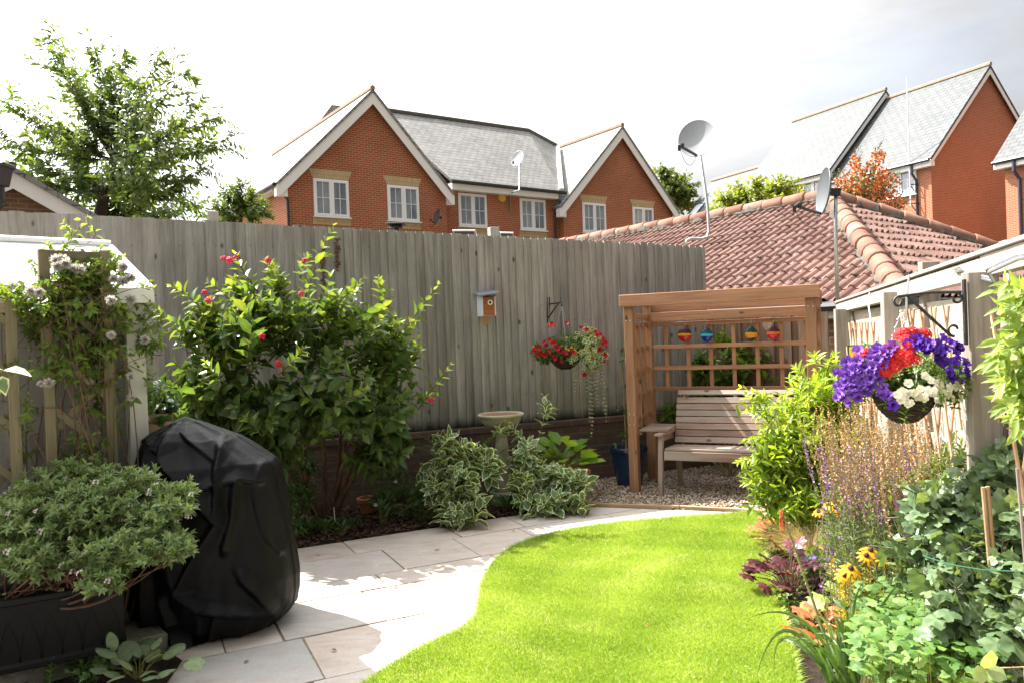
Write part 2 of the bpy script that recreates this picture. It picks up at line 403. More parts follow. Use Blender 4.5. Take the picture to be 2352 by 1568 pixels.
# ------------------------------------------------------------------ ground
def ground_mats():
    t = NT('earth'); p = t.pos(); n = t.noise(p, 6, 6, .65)
    t2 = t.done(t.bsdf(t.ramp(n, [(.3, (.05, .045, .03)), (.7, (.12, .11, .075))]), .95, t.bump(n, .5, .02), .2))
    t = NT('garden_soil'); p = t.pos(); n = t.noise(p, 25, 6, .7)
    s2 = t.done(t.bsdf(t.ramp(n, [(.3, (.012, .008, .006)), (.7, (.05, .034, .024))]), .95, t.bump(n, 1.0, .03), .2))
    t = NT('lawn_thatch'); p = t.pos(); n = t.noise(p, 30, 5, .7)
    l2 = t.done(t.bsdf(t.ramp(n, [(.3, (.05, .085, .012)), (.7, (.14, .21, .035))]), .95, t.bump(n, .8, .02), .1))
    t = NT('concrete'); p = t.pos(); n = t.noise(p, 18, 7, .7); n2 = t.noise(p, 3, 4, .6)
    c = t.mix(t.ramp(n2, [(.4, .0), (.65, .8)]), t.ramp(n, [(.3, (.15, .135, .105)), (.7, (.30, .275, .225))]), (.10, .10, .055))
    k2 = t.done(t.bsdf(c, .95, t.bump(t.noise(p, 90, 4, .7), .8, .008), .2))
    return t2, s2, l2, k2
M_EARTH, M_SOIL, M_THATCH, M_CONC = ground_mats()
def flat(name, pts, z, mat, kind='structure', sub=0):
    m = MB(); m.add([V((p[0], p[1], z)) for p in pts], [tuple(range(len(pts)))]); o = m.build(name, mat)
    if kind: tag(o, kind=kind)
    return o
flat('ground', [(-400, -60), (400, -60), (400, 900), (-400, 900)], -.08, M_EARTH)

FA = G(750, 1168); FB = G(1400, 1095); FD = (FB - FA).normalized(); FN = V((FD.y, -FD.x, 0))   # tall fence: a point, its run, its face normal
def fp(s, z, out=0.0): return FA + FD * s + Z * z + FN * out
E1 = V((.899, .438, 0)); E2 = V((.438, -.899, 0)); PB = G(670, 1260)                                # back edge of the paving
EDG0 = G(1308, 1160); EDG1 = G(1762, 1178)
def clip(poly, p0, n):
    out = []
    for i in range(len(poly)):
        a, b = poly[i], poly[(i + 1) % len(poly)]; da = (a - p0).dot(n); db = (b - p0).dot(n)
        if da >= 0: out.append(a)
        if da * db < 0: out.append(a + (b - a) * (da / (da - db)))
    return out
def patio():
    t = NT('sandstone_paving'); p = t.pos(); r = t.attr()[0]
    base = t.ramp(r, [(0, (.53, .46, .405)), (.3, (.51, .47, .42)), (.5, (.55, .495, .44)), (.72, (.42, .425, .41)), (1, (.53, .475, .43))])
    off = t.n('CombineXYZ', {0: t.math('MULTIPLY', r, 31.0), 1: t.math('MULTIPLY', r, 17.0), 2: 0.0}).outputs[0]
    v = t.n('VectorMath', {0: p, 1: off}, operation='ADD').outputs[0]
    n = t.noise(t.map(v, (2.2, 6, 1)), 1.6, 6, .6, 1.2); n2 = t.noise(v, 70, 4, .6)
    c = t.mix(t.ramp(n, [(.35, 0.0), (.7, .55)]), base, (.40, .27, .21))
    c = t.mix(t.ramp(t.noise(v, 1.1, 4, .6), [(.45, 0.0), (.75, .5)]), c, (.29, .30, .285))
    c = t.mix(t.ramp(t.noise(p, 2.3, 6, .7), [(.56, 0.0), (.72, .45)]), c, (.20, .175, .13))
    c = t.mix(t.ramp(t.noise(p, 38, 2, .5), [(.70, 0.0), (.76, .6)]), c, (.13, .11, .085))
    c = t.mix(.22, c, t.ramp(n2, [(.3, (.35, .35, .35)), (.7, (1.0, 1.0, 1.0))]), 'MULTIPLY')
    mat = t.done(t.bsdf(c, .78, t.bump(t.math('ADD', n, t.math('MULTIPLY', n2, .25)), .45, .008), .25))
    m = MB(); edn = V((EDG1 - EDG0).yxz); edn = V((EDG1.y - EDG0.y, -(EDG1.x - EDG0.x), 0)).normalized()
    if (V((0, 0, 0)) - EDG0).dot(edn) < 0: edn = -edn
    d = 0.0; rows = [.42, .58, .30, .58, .58, .30, .58, .58, .42, .58, .58, .58, .58]
    for k, h in enumerate(rows):
        s = -4.2 + rnd.random() * .5
        while s < 4.0:
            L = rnd.choice([.30, .58, .58, .86, .86])
            q = [PB + E1 * (s + .006) + E2 * (d + .006), PB + E1 * (s + L - .006) + E2 * (d + .006), PB + E1 * (s + L - .006) + E2 * (d + h - .006), PB + E1 * (s + .006) + E2 * (d + h - .006)]
            q = [V((a.x, a.y, 0)) + V((rnd.uniform(-.003, .003), rnd.uniform(-.003, .003), 0)) for a in q]
            q = clip(q, EDG0 + edn * .01, edn)
            if len(q) > 2:
                dz = rnd.uniform(-.002, .002); m.prism([a + Z * dz for a in q], V((0, 0, -.035)))
            s += L
        d += h
    o = m.build('patio', mat, bevel=.004); tag(o, kind='structure')
    t = NT('paving_joint'); p = t.pos(); n = t.noise(p, 30, 5, .6)
    jm = t.done(t.bsdf(t.ramp(n, [(.35, (.20, .165, .10)), (.65, (.34, .285, .19))]), .95, None, .2))
    q = [PB + E1 * -4.3 + E2 * .005, PB + E1 * 4.0 + E2 * .005, PB + E1 * 4 + E2 * 7, PB + E1 * -4.3 + E2 * 7]
    flat('mortar_joints', clip([V((a.x, a.y, 0)) for a in q], EDG0 + edn * .012, edn), -.009, jm)
    return edn
EDN = patio()

# gravel, soil and lawn
gz0 = EDG0 - (EDG1 - EDG0).normalized() * 1.2
def gravel():
    t = NT('pea_gravel'); a = t.attr(); n = t.noise(t.pos(), 90, 3, .6)
    c = t.ramp(a[0], [(0, (.16, .10, .065)), (.25, (.36, .24, .14)), (.5, (.50, .38, .26)), (.7, (.56, .50, .42)), (.85, (.27, .25, .23)), (1, (.68, .63, .56))])
    c = t.mix(.5, c, t.ramp(n, [(.3, (.5, .5, .5)), (.7, (1.0, 1.0, 1.0))]), 'MULTIPLY')
    mat = t.done(t.bsdf(c, .6, None, .35))
    ph = (1 + 5 ** .5) / 2
    ic = np.array([(-1, ph, 0), (1, ph, 0), (-1, -ph, 0), (1, -ph, 0), (0, -1, ph), (0, 1, ph), (0, -1, -ph), (0, 1, -ph), (ph, 0, -1), (ph, 0, 1), (-ph, 0, -1), (-ph, 0, 1)]) / 1.902
    fc = [(0, 11, 5), (0, 5, 1), (0, 1, 7), (0, 7, 10), (0, 10, 11), (1, 5, 9), (5, 11, 4), (11, 10, 2), (10, 7, 6), (7, 1, 8), (3, 9, 4), (3, 4, 2), (3, 2, 6), (3, 6, 8), (3, 8, 9), (4, 9, 5), (2, 4, 11), (6, 2, 10), (8, 6, 7), (9, 8, 1)]
    ed = (EDG1 - EDG0).normalized(); bk = -EDN
    n = 19000; u = rng.uniform(-.5, 3.0, n); v = rng.uniform(.03, 2.6, n)
    P = np.array(EDG0)[None, :] + u[:, None] * np.array(ed) + v[:, None] * np.array(bk)
    dist = (P - np.array(FA)) @ np.array(FN)
    inside = (dist > .02) & (P[:, 0] < 3.05) & ~((u < .05) & (v < 1.1 * (.05 - u) / .55 + .02))
    P = P[inside]; n = len(P); P[:, 2] = rng.uniform(-.004, .014, n)
    sc = rng.uniform(.006, .0135, (n, 1, 3)) * np.array([1.25, 1, .75])
    vs = ic[None] * sc * (1 + .3 * (rng.random((n, 12, 1)) - .5))
    q = rng.uniform(0, 2 * PI, n); c, s = np.cos(q)[:, None], np.sin(q)[:, None]
    x = vs[..., 0] * c - vs[..., 1] * s; y = vs[..., 0] * s + vs[..., 1] * c
    til = rng.normal(0, .35, (n, 1)); vs = np.stack([x, y, vs[..., 2] + til * x], -1) + P[:, None, :]
    col = np.zeros((n, 12, 4)); col[..., 0] = rng.random((n, 1))
    o = np_mesh('gravel', vs, fc, 12, n, col, mat); tag(o, 'loose tan and grey pea gravel around the arbour feet', 'gravel', kind='stuff')
    t = NT('gravel_base'); n = t.noise(t.pos(), 60, 5, .7)
    bm_ = t.done(t.bsdf(t.ramp(n, [(.35, (.10, .075, .05)), (.65, (.33, .26, .19))]), .95, t.bump(n, 1, .02), .2))
    q = [EDG0 - ed * .55 + bk * .02, EDG1 + ed * 1.3 + bk * .02, EDG1 + ed * 1.3 + bk * 3.2, EDG0 - ed * .2 + bk * 3.4, EDG0 - ed * .7 + bk * 1.6]
    q = clip([V((a.x, a.y, 0)) for a in q], V((FA.x, FA.y, 0)), FN)
    flat('gravel_bed', q, -.006, bm_)
gravel()
m = MB(); m.beam(EDG0 - (EDG1 - EDG0).normalized() * .05 + Z * .0, G(1560, 1167) , .03, .06); m.beam(G(1562, 1167), EDG1 + V((.04, -.01, 0)), .03, .06)
tag(m.build('timber_edging', M_EDGING, bevel=.003), 'low timber board edging between paving and gravel', 'edging')

LAWN = [(830, 1580), (845, 1568), (930, 1510), (1010, 1470), (1080, 1436), (1103, 1408), (1105, 1375), (1112, 1330), (1140, 1285), (1180, 1255), (1240, 1231), (1350, 1209), (1500, 1193), (1650, 1183), (1735, 1176), (1745, 1182), (1752, 1260), (1765, 1320), (1790, 1400), (1815, 1480), (1837, 1568)]
lp = [G(x, y, .03) for x, y in LAWN]; lp[0] = V((-1.15, 2.6, .03)); lp.append(V((.9, 2.6, .03)))
def smooth_poly(P, it=2):
    for _ in range(it):
        o = []
        for i in range(len(P)):
            a, b = P[i], P[(i + 1) % len(P)]; o += [a * .75 + b * .25, a * .25 + b * .75]
        P = o
    return P
lp = smooth_poly(lp)
def lawn():
    m = MB(); m.prism(lp, V((0, 0, -.07))); o = m.build('lawn', M_THATCH); tag(o, kind='structure')
    P = np.array([(p.x, p.y) for p in lp]); lo, hi = P.min(0), P.max(0)
    n0 = 950000; q = rng.uniform(lo, hi, (n0, 2))
    # denser near the camera
    q = q[rng.random(n0) < np.clip(1.25 - (q[:, 1] - 2.6) / 6.5, .35, 1)]
    q = q[(q[:, 1] > 3.25)]
    ins = np.zeros(len(q), bool); j = len(P) - 1
    for i in range(len(P)):
        c = ((P[i, 1] > q[:, 1]) != (P[j, 1] > q[:, 1])) & (q[:, 0] < (P[j, 0] - P[i, 0]) * (q[:, 1] - P[i, 1]) / (P[j, 1] - P[i, 1] + 1e-12) + P[i, 0])
        ins ^= c; j = i
    q = q[ins]
    nxt = np.roll(P, -1, 0); el = np.linalg.norm(nxt - P, axis=1); pick = rng.choice(len(P), 9000, p=el / el.sum()); f = rng.random((9000, 1)); eq = P[pick] * (1 - f) + nxt[pick] * f
    en = np.stack([(nxt - P)[pick][:, 1], -(nxt - P)[pick][:, 0]], 1); en = en / np.maximum(np.linalg.norm(en, axis=1, keepdims=True), 1e-9)
    area = np.sum(P[:, 0] * nxt[:, 1] - nxt[:, 0] * P[:, 1]); en = en * (1 if area > 0 else -1)
    eq = eq - en * rng.uniform(-.004, .012, (9000, 1)); n_in = len(q); q = np.concatenate([q, eq]); n = len(q)
    f1 = np.array([mnoise.noise(V((x * 2.1, y * 2.1, .3))) for x, y in q[:, :]]) if n < 1 else (np.sin(q[:, 0] * 3.1 + 1.3 * np.sin(q[:, 1] * 2.3)) * np.sin(q[:, 1] * 2.7 + 1.1 * np.sin(q[:, 0] * 3.7)) * .5 + .3 * np.sin(q[:, 0] * 9 + q[:, 1] * 5) * np.sin(q[:, 1] * 11 - q[:, 0] * 4))
    h = rng.uniform(.014, .034, n) * (1 + .25 * f1); wd = rng.uniform(.0012, .0023, n)
    az = rng.uniform(0, 2 * PI, n); lean = rng.uniform(.1, .75, n)
    laz = rng.uniform(0, 2 * PI, n) * .65 + 1.9
    laz[n_in:] = np.arctan2(en[:, 1], en[:, 0]) + rng.normal(0, .6, n - n_in); lean[n_in:] = rng.uniform(.5, 1.6, n - n_in)
    base = np.concatenate([q, np.full((n, 1), .028)], 1)
    sd = np.stack([np.cos(az), np.sin(az), np.zeros(n)], 1) * wd[:, None]
    ld = np.stack([np.cos(laz) * lean, np.sin(laz) * lean, np.ones(n)], 1)
    mid = base + ld * (h * .55)[:, None]; tip = base + ld * h[:, None] + np.stack([np.cos(laz) * lean * h * .5, np.sin(laz) * lean * h * .5, np.zeros(n)], 1)
    vs = np.stack([base - sd, base + sd, mid + sd * .8, mid - sd * .8, tip], 1)
    r = np.clip(rng.random(n) * .58 + .38 * (f1 + .5), 0, 1)
    f2 = np.sin(q[:, 0] * 5.3 + 2 * np.sin(q[:, 1] * 3.1)) * np.sin(q[:, 1] * 6.1 + 1.7 * np.sin(q[:, 0] * 4.3))
    dry = rng.random(n) < .05 + .22 * np.clip(f2 - .45, 0, 1); r = np.where(dry, 1.0, r * .93)
    col = np.zeros((n, 5, 4)); col[..., 0] = r[:, None]; col[..., 1] = np.array([0, 0, .55, .55, 1])
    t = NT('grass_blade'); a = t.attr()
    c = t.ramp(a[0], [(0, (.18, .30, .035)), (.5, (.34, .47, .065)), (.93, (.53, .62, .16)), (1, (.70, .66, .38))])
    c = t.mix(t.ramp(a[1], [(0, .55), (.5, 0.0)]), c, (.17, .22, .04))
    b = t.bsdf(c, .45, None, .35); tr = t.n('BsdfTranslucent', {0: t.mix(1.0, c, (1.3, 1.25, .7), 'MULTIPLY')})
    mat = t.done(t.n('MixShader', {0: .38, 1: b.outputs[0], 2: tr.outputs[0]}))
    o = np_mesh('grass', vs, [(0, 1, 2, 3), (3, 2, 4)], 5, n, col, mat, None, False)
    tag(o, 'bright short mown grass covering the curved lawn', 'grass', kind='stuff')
lawn()
# soil beds
sb = [PB + E1 * -.9, PB + E1 * 2.62, FA + FD * 2.35, FA + FD * -.9]
flat('planting_bed', [V((p.x, p.y, 0)) for p in sb], -.012, M_SOIL)
sb2 = [V((.92, 2.5, 0)), V((2.2, 2.5, 0)), V((3.05, 6.6, 0)), V((EDG1.x, EDG1.y, 0))] + [G(x - 6, y, .012) for x, y in ((1745, 1182), (1752, 1260), (1765, 1320), (1790, 1400), (1815, 1480), (1837, 1568))]
flat('border_soil', sb2, .012, M_SOIL)
# bark mulch
def mulch():
    t = NT('bark_chip'); a = t.attr(); c = t.ramp(a[0], [(0, (.02, .012, .009)), (.6, (.07, .038, .026)), (1, (.17, .10, .065))])
    mat = t.done(t.bsdf(c, .9, None, .2)); n = 5200
    u = rng.uniform(-.9, 2.6, n); k = rng.random(n)
    a0 = np.array(PB)[None] + u[:, None] * np.array(E1); b0 = np.array(FA)[None] + (u - .0)[:, None] * np.array(FD)
    P = a0 * (1 - k[:, None]) + b0 * k[:, None]; P[:, 2] = rng.uniform(-.008, .02, n)
    P = P - np.array(E2) * .02
    bx = np.array([(x, y, z) for x in (-1, 1) for y in (-1, 1) for z in (-1, 1)])
    sc = np.stack([rng.uniform(.01, .032, n), rng.uniform(.004, .009, n), rng.uniform(.002, .004, n)], 1)
    vs = bx[None] * sc[:, None, :]; q = rng.uniform(0, 6.28, n)[:, None]; til = rng.normal(0, .35, (n, 1))
    vs = np.stack([vs[..., 0] * np.cos(q) - vs[..., 1] * np.sin(q), vs[..., 0] * np.sin(q) + vs[..., 1] * np.cos(q), vs[..., 2] + til * vs[..., 0]], -1) + P[:, None]
    col = np.zeros((n, 8, 4)); col[..., 0] = rng.random((n, 1))
    o = np_mesh('bark_mulch', vs, [(0, 1, 3, 2), (4, 6, 7, 5), (0, 4, 5, 1), (2, 3, 7, 6), (0, 2, 6, 4), (1, 5, 7, 3)], 8, n, col, mat, None, False)
    tag(o, 'dark bark chippings spread over the shady bed', 'mulch', kind='stuff')
mulch()

# ------------------------------------------------------------------ tall fence on its brick wall
def tall_fence():
    root = thing('boarded_fence', 'tall weathered grey close-boarded fence running behind the shrub, bird box and basket', 'fence', fp(0, .69))
    m = MB(); s = -3.4; end = 4.39
    top = lambda s: 2.705 - .0365 * s
    while s < end:
        wdt = rnd.uniform(.076, .100); e = min(s + wdt, end); tz = top(s) + rnd.uniform(-.006, .006)
        th = rnd.uniform(.019, .026); lean = rnd.uniform(-.002, .002)
        r = rnd.random(); o = r * 40
        # feather edge: thick on one side, thin under the next board
        p = [fp(s, .66, .006 + th), fp(e + .012, .66, .005), fp(e + .012 + lean, tz, .005), fp(s + lean, tz, .006 + th), fp(s, .66, -.006), fp(e + .012, .66, -.006), fp(e + .012 + lean, tz, -.006), fp(s + lean, tz, -.006)]
        L = tz - .66
        uv = [[(o, o), (o, o + wdt), (o + L, o + wdt), (o + L, o)]] + [[(o, o), (o + L, o), (o + L, o + .02), (o, o + .02)]] * 5
        m.add(p, [(0, 1, 2, 3), (0, 3, 7, 4), (3, 2, 6, 7), (1, 5, 6, 2), (4, 7, 6, 5), (0, 4, 5, 1)], uv, r)
        s = e
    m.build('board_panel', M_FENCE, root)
    m = MB()
    for z in (1.0, 1.75, 2.5): m.beam(fp(-3.4, z, -.04), fp(4.38, z - .03, -.04), .06, .09)
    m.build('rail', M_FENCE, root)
    for px, py, hh in ((489, 487, 0), (1133, 523, 0)):
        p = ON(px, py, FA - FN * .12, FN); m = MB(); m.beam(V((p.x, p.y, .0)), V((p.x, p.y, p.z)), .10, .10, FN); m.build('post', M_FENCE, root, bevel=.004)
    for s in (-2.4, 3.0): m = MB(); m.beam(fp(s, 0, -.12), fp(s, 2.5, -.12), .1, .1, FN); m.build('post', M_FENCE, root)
    p = fp(4.395, 0, .0); m = MB(); m.beam(p - FN * .05 + Z * .0, p - FN * .05 + Z * 2.50, .03, .11, FN); m.build('end_post', M_GREYPOST, root, bevel=.003)
    # nail heads
    m = MB(); s = -3.3
    while s < 4.3:
        for z in (.98, 1.74, 2.52): m.lathe([(0.0, .0028), (.004, .0022), (.0045, 0)], fp(s, z + rnd.uniform(-.012, .012), .018), 6, axis=FN)
        s += .1
    tag(m.build('nail', M_IRON, root), kind='stuff')
    w_ = thing('brick_wall', 'low old dark brick wall beneath the tall fence', 'wall', fp(0, 0))
    m = MB(); m.prism([fp(-3.4, -.05, .05), fp(4.42, -.05, .05), fp(4.42, .60, .05), fp(-3.4, .60, .05)], -FN * .2); m.build('brickwork', M_OLDBRICK, w_)
    m = MB(); m.prism([fp(-3.4, .602, .062), fp(4.42, .602, .062), fp(4.42, .675, .062), fp(-3.4, .675, .062)], -FN * .2); m.build('coping', M_OLDBRICK, w_, bevel=.008)
tall_fence()

# ------------------------------------------------------------------ generic house pieces
def window(root, c, ud, n, wd, ht, mat=M_UPVC):
    """casement pair with glazing bars; c = centre on the wall face, ud = along wall, n = outward"""
    m = MB(); f = .055; d = n * .02
    def bar(u0, z0, u1, z1, w_, dep=.05, out=0.0): m.beam(c + ud * u0 + Z * z0 + n * out, c + ud * u1 + Z * z1 + n * out, w_, dep, n)
    hw, hh = wd / 2, ht / 2
    bar(-hw, hh - f / 2, hw, hh - f / 2, f, .08); bar(-hw, -hh + f / 2, hw, -hh + f / 2, f, .08)
    for u in (-hw + f / 2, hw - f / 2, 0): bar(u, -hh + f, u, hh - f, f * (1.3 if u == 0 else 1), .078)
    for sgn in (-1, 1):
        a, b = (f * .65, hw - f) if sgn > 0 else (-hw + f, -f * .65)
        g = .045
        bar(a, hh - f - g / 2, b, hh - f - g / 2, g, .05, .035); bar(a, -hh + f + g / 2, b, -hh + f + g / 2, g, .05, .035)
        bar(a + g / 2, -hh + f + g, a + g / 2, hh - f - g, g, .048, .035); bar(b - g / 2, -hh + f + g, b - g / 2, hh - f - g, g, .048, .035)
        mid = (a + b) / 2; bar(mid, -hh + f + g, mid, hh - f - g, .018, .02, .02); bar(a + g, 0.0, mid - .01, 0.0, .018, .02, .02); bar(mid + .01, 0.0, b - g, 0.0, .018, .02, .02)
    m.beam(c - ud * (hw + .04) - Z * (hh + .02) + n * .05, c + ud * (hw + .04) - Z * (hh + .02) + n * .05, .04, .14, n)
    fr = m.build('window', mat, root)
    m = MB(); q = [c - ud * hw * .96 - Z * hh * .96, c + ud * hw * .96 - Z * hh * .96, c + ud * hw * .96 + Z * hh * .96, c - ud * hw * .96 + Z * hh * .96]
    m.prism([p + n * .012 for p in q], -n * .006); m.build('pane', M_GLASS, fr)
    return fr
def lintel(root, c, ud, n, wd, ht, flare, name):
    m = MB(); q = [c - ud * wd / 2, c + ud * wd / 2, c + ud * (wd / 2 + flare) + Z * ht, c - ud * (wd / 2 + flare) + Z * ht]
    m.prism([p + n * .015 for p in q], -n * .05); return m.build(name, M_BUFF, root)
def slab(m, pts, th, r=None):
    P = [V(p) for p in pts]; n = (P[1] - P[0]).cross(P[2] - P[0]).normalized()
    if n.z < 0: n = -n
    m.prism(P, -n * th, r)
def satellite_dish(label, c, n, dia, M_, foot, feed, thick=.02, group=None, cat='satellite dish', mast_r=.012, bends=None, cable=True, offset=False):
    """offset dish: bowl facing n, mast from foot, feed arm to lnb"""
    root = thing('satellite_dish', label, cat, foot, group); n = V(n).normalized(); c = V(c)
    R = dia / 2; m = MB(); prof = [(0.0, -R * .2)] + [(R * k / 8, -R * .2 * (1 - (k / 8) ** 2)) for k in range(1, 9)] + [(R * 1.02, .003), (R * 1.02, -.006)] + [(R * k / 8, -R * .2 * (1 - (k / 8) ** 2) - .012) for k in range(8, 0, -1)] + [(0.0, -R * .2 - .012)]
    rot = facing(n); m2 = MB(); m2.lathe([(a, b) for a, b in prof], (0, 0, 0), 36)
    # taller than wide
    up = (Z - n * n.dot(Z)).normalized(); sd = up.cross(n)
    loc = []
    for p in m2.v:
        q = V(p); loc.append(c + sd * q.x * .93 + up * q.y * 1.05 + n * q.z)
    m.add(loc, m2.f, m2.uv, .5); bowl = m.build('reflector', M_, root, smooth=True)
    m = MB(); bk = c - n * (R * .2 + .012); m.beam(bk, bk - n * (.11 * dia / .45), .06 * dia / .45, .07 * dia / .45); m.build('bracket', M_BLACKPL, root)
    feed = V(feed); low = c - up * R * 1.0 + n * .0
    m = MB(); m.beam(low, feed - up * .012, .022 * dia / .45 + .004, .02 * dia / .45); m.build('feed_arm', M_BLACKPL, root)
    m = MB(); ax = (c - feed).normalized(); s_ = dia / .45; m.lathe([(0, -.05 * s_), (.018 * s_, -.05 * s_), (.02 * s_, 0), (.028 * s_, .005 * s_), (.028 * s_, .035 * s_), (.0, .04 * s_)], feed, 12, axis=ax); m.beam(feed - ax * .05 * s_, feed - ax * .05 * s_ - Z * .05 * s_, .02 * s_, .03 * s_); m.build('receiver', M_BLACKPL, root)
    pm = bk - n * (.07 * dia / .45)
    pts = [V(foot)] + [V(b) for b in (bends or [])] + [pm + Z * .03]
    m = MB(); m.tube(pts, mast_r, 10); m.build('mast', M_GALV, root, smooth=True)
    if cable:
        a = feed - ax * .05 * s_; b = low; m = MB(); cs = [a.lerp(b, k / 8) - Z * (.16 * s_ * (1 - (2 * k / 8 - 1) ** 2)) for k in range(9)]; m.tube(cs, .003, 5); m.build('cable', M_BLACKPL, root)
    return root

# ------------------------------------------------------------------ red brick house with two gables
def gabled_house():
    hd = V((.82, .572, 0)); hd.normalize(); hn = V((hd.y, -hd.x, 0)); P0 = AY(657, 460, 25); P0 = V((P0.x, P0.y, 0))
    H = lambda s, z, back=0.0: P0 + hd * s + Z * z - hn * back
    HP = lambda px, py, back=0.0: ON(px, py, P0 - hn * back, hn)
    root = thing('gabled_house', 'long red brick house with two white-edged gables and a grey slate roof', 'house', P0)
    ez = 7.02; a1 = 10.15; s0, s1, s2, s3 = 0, 6.0, 11.55, 18.0; m1, m2 = 3.1, 14.8; a2 = 10.35
    m = MB()
    m.prism([H(s0, 0), H(s1, 0), H(s1, ez), H(m1, a1 - .1), H(s0, ez)], -hn * 9)
    m.prism([H(s1, 0, .3), H(s2, 0, .3), H(s2, ez + .3, .3), H(s1, ez + .3, .3)], -hn * 8)
    m.prism([H(s2, 0), H(s3, 0), H(s3, ez), H(m2, a2 - .1), H(s2, ez)], -hn * 9)
    m.build('wall', M_BRICK, root)
    m = MB(); ov = .38
    def groof(sm, apex, sl, sr, ze, L):
        f = -.28
        kl = (apex - ze) / (sm - sl); kr = (apex - ze) / (sr - sm)
        slab(m, [H(sl - ov, ze - kl * ov + .12, f), H(sm, apex + .12, f), H(sm, apex + .12, L), H(sl - ov, ze - kl * ov + .12, L)], .09)
        slab(m, [H(sr + ov * .6, ze - kr * ov * .6 + .12, f), H(sm, apex + .12, f), H(sm, apex + .12, L), H(sr + ov * .6, ze - kr * ov * .6 + .12, L)], .09)
    groof(m1, a1, s0, s1, ez, 10.6); groof(m2, a2, s2, s3, ez, 5.2)
    e0, e1 = H(s1 + .25, ez + .42, -.05), H(s2 - .1, ez + .40, -.05)
    r0, r1, r2 = H(5.0, 10.9, 3.8), H(12.75, 10.95, 3.8), H(14.5, 10.45, 3.9)
    slab(m, [e0, e1, r1, r0], .09); m.prism([e1, r2, r1], V((0, 0, -.09)))
    slab(m, [r0, r1, H(12.75, 7, 8.5), H(5, 7, 8.5)], .09)
    q = HP(760, 250, 8); slab(m, [q + hd * -.55 - Z * .6, q + hd * .5 - Z * .6, q + hd * .4 + Z * .16, q - hd * .0 + Z * .14], .1)
    roof = m.build('roof', M_SLATE, root)
    m = MB()
    m.tube([H(m1, a1 + .15, -.28), H(m1, a1 + .15, 10.6)], .1, 6); m.build('ridge_tiles', M_LEADED, roof); m = MB(); m.tube([H(m2, a2 + .15, -.28), H(m2, a2 + .15, 4.2)], .1, 6); m.build('ridge_tiles', M_LEADED, roof); m = MB(); m.tube([r0 + Z * .02, r1 + Z * .02, r2 + Z * .02], .11, 6); m.build('ridge_tiles', M_MORTAR, roof)
    m = MB(); m.tube([e1 + Z * .04, r2 + Z * .02], .11, 6); m.build('valley', M_WHITE, roof)
    # bargeboards
    for (sm, ap, sl, sr) in ((m1, a1, s0, s1), (m2, a2, s2, s3)):
        m = MB(); kl = (ap - ez) / (sm - sl); kr = (ap - ez) / (sr - sm); b = .42; fo = -.22
        oz = .02
        L0 = (sl - ov, ez - kl * ov + oz); R0 = (sr + ov * .6, ez - kr * ov * .6 + oz)
        m.prism([H(L0[0], L0[1], fo), H(sm, ap + oz, fo), H(sm, ap + oz - b, fo), H(L0[0] + .12, L0[1] - b + .1, fo), H(L0[0], L0[1] - b + .1, fo)], hn * .03)
        m.prism([H(R0[0], R0[1], fo), H(sm, ap + oz, fo), H(sm, ap + oz - b, fo), H(R0[0] - .12, R0[1] - b + .1, fo), H(R0[0], R0[1] - b + .1, fo)], hn * .03)
        # soffits and boxed eaves
        m.prism([H(sl - ov, ez - kl * ov - .3, .0), H(sl, ez - kl * ov - .3, .0), H(sl, ez - .0, .0), H(sl - ov, ez - kl * ov + .0, .0)], hn * .2)
        m.prism([H(sr + .005, ez - kr * ov * .6 - .3, 0), H(sr + ov * .6, ez - kr * ov * .6 - .3, 0), H(sr + ov * .6, ez - kr * ov * .6, 0), H(sr + .005, ez - .02, 0)], hn * .2)
        m.build('bargeboard', M_WHITE, root)
    m = MB(); m.beam(H(s1 + .27, ez + .20, .12), H(s2 - .25, ez + .20, .12), .3, .26, Z); m.build('fascia', M_WHITE, root); m = MB(); m.beam(H(s0 - .2, ez - .33, .3), H(s0 - .2, ez - .33, 10.4), .3, .2, Z); m.build('fascia', M_WHITE, root)
    m = MB(); m.tube([H(s1 + .2, ez + .36, -.1), H(s2 + .1, ez + .33, -.1)], .075, 8); m.build('gutter', M_BLACKPL, root); m = MB(); m.tube([H(s0 - ov - .05, ez - .32, -.2), H(s0 - ov - .05, ez - .32, 10.5)], .07, 8); m.build('gutter', M_BLACKPL, root)
    for s, out, zz in ((.03, -.06, ez - .5), (11.3, .22, ez - .25)):
        m = MB(); m.tube([H(s - (.3 if s < 1 else 0), ez - .34 if s < 1 else ez, -.1), H(s - (.3 if s < 1 else 0), zz + .0, -.1), H(s, zz - .25, out), H(s, .0, out)], .05, 8); m.build('downpipe', M_BLACKPL, root)
    for (u0, u1, back, top) in ((.93, 2.17, 0, True), (3.62, 4.86, 0, True), (6.7, 7.97, .3, False), (9.56, 10.84, .3, False), (12.56, 13.86, 0, True), (15.45, 16.72, 0, True)):
        c = H((u0 + u1) / 2, 6.42, back); wdt = u1 - u0
        window(root, c + hn * .0, hd, hn, wdt, 1.26)
        if top: lintel(root, H((u0 + u1) / 2, 7.07, back), hd, hn, wdt + .02, .30, .13, 'lintel')
        lintel(root, H((u0 + u1) / 2, 5.52, back), hd, hn, wdt + .1, .22, 0, 'sill_course')
    c = HP(1151, 455, .3); m = MB(); m.lathe([(0, .1), (.14, .1), (.17, .08), (.17, 0)], c, 20, axis=hn); m.build('alarm_box', plain('yellow_plastic', (.62, .40, .07), .45), root)
    # dishes
    c = HP(1188, 364, -.5); f = HP(1172, 485, .2); satellite_dish('small white satellite dish on a bent pole against the slate roof', c, V((-.55, -.7, .35)), .62, M_DISH, f, HP(1179, 373, -.95), mast_r=.03, bends=[HP(1172, 446, .22), HP(1180, 441, -.3), HP(1193, 437, -.3)], cable=False)
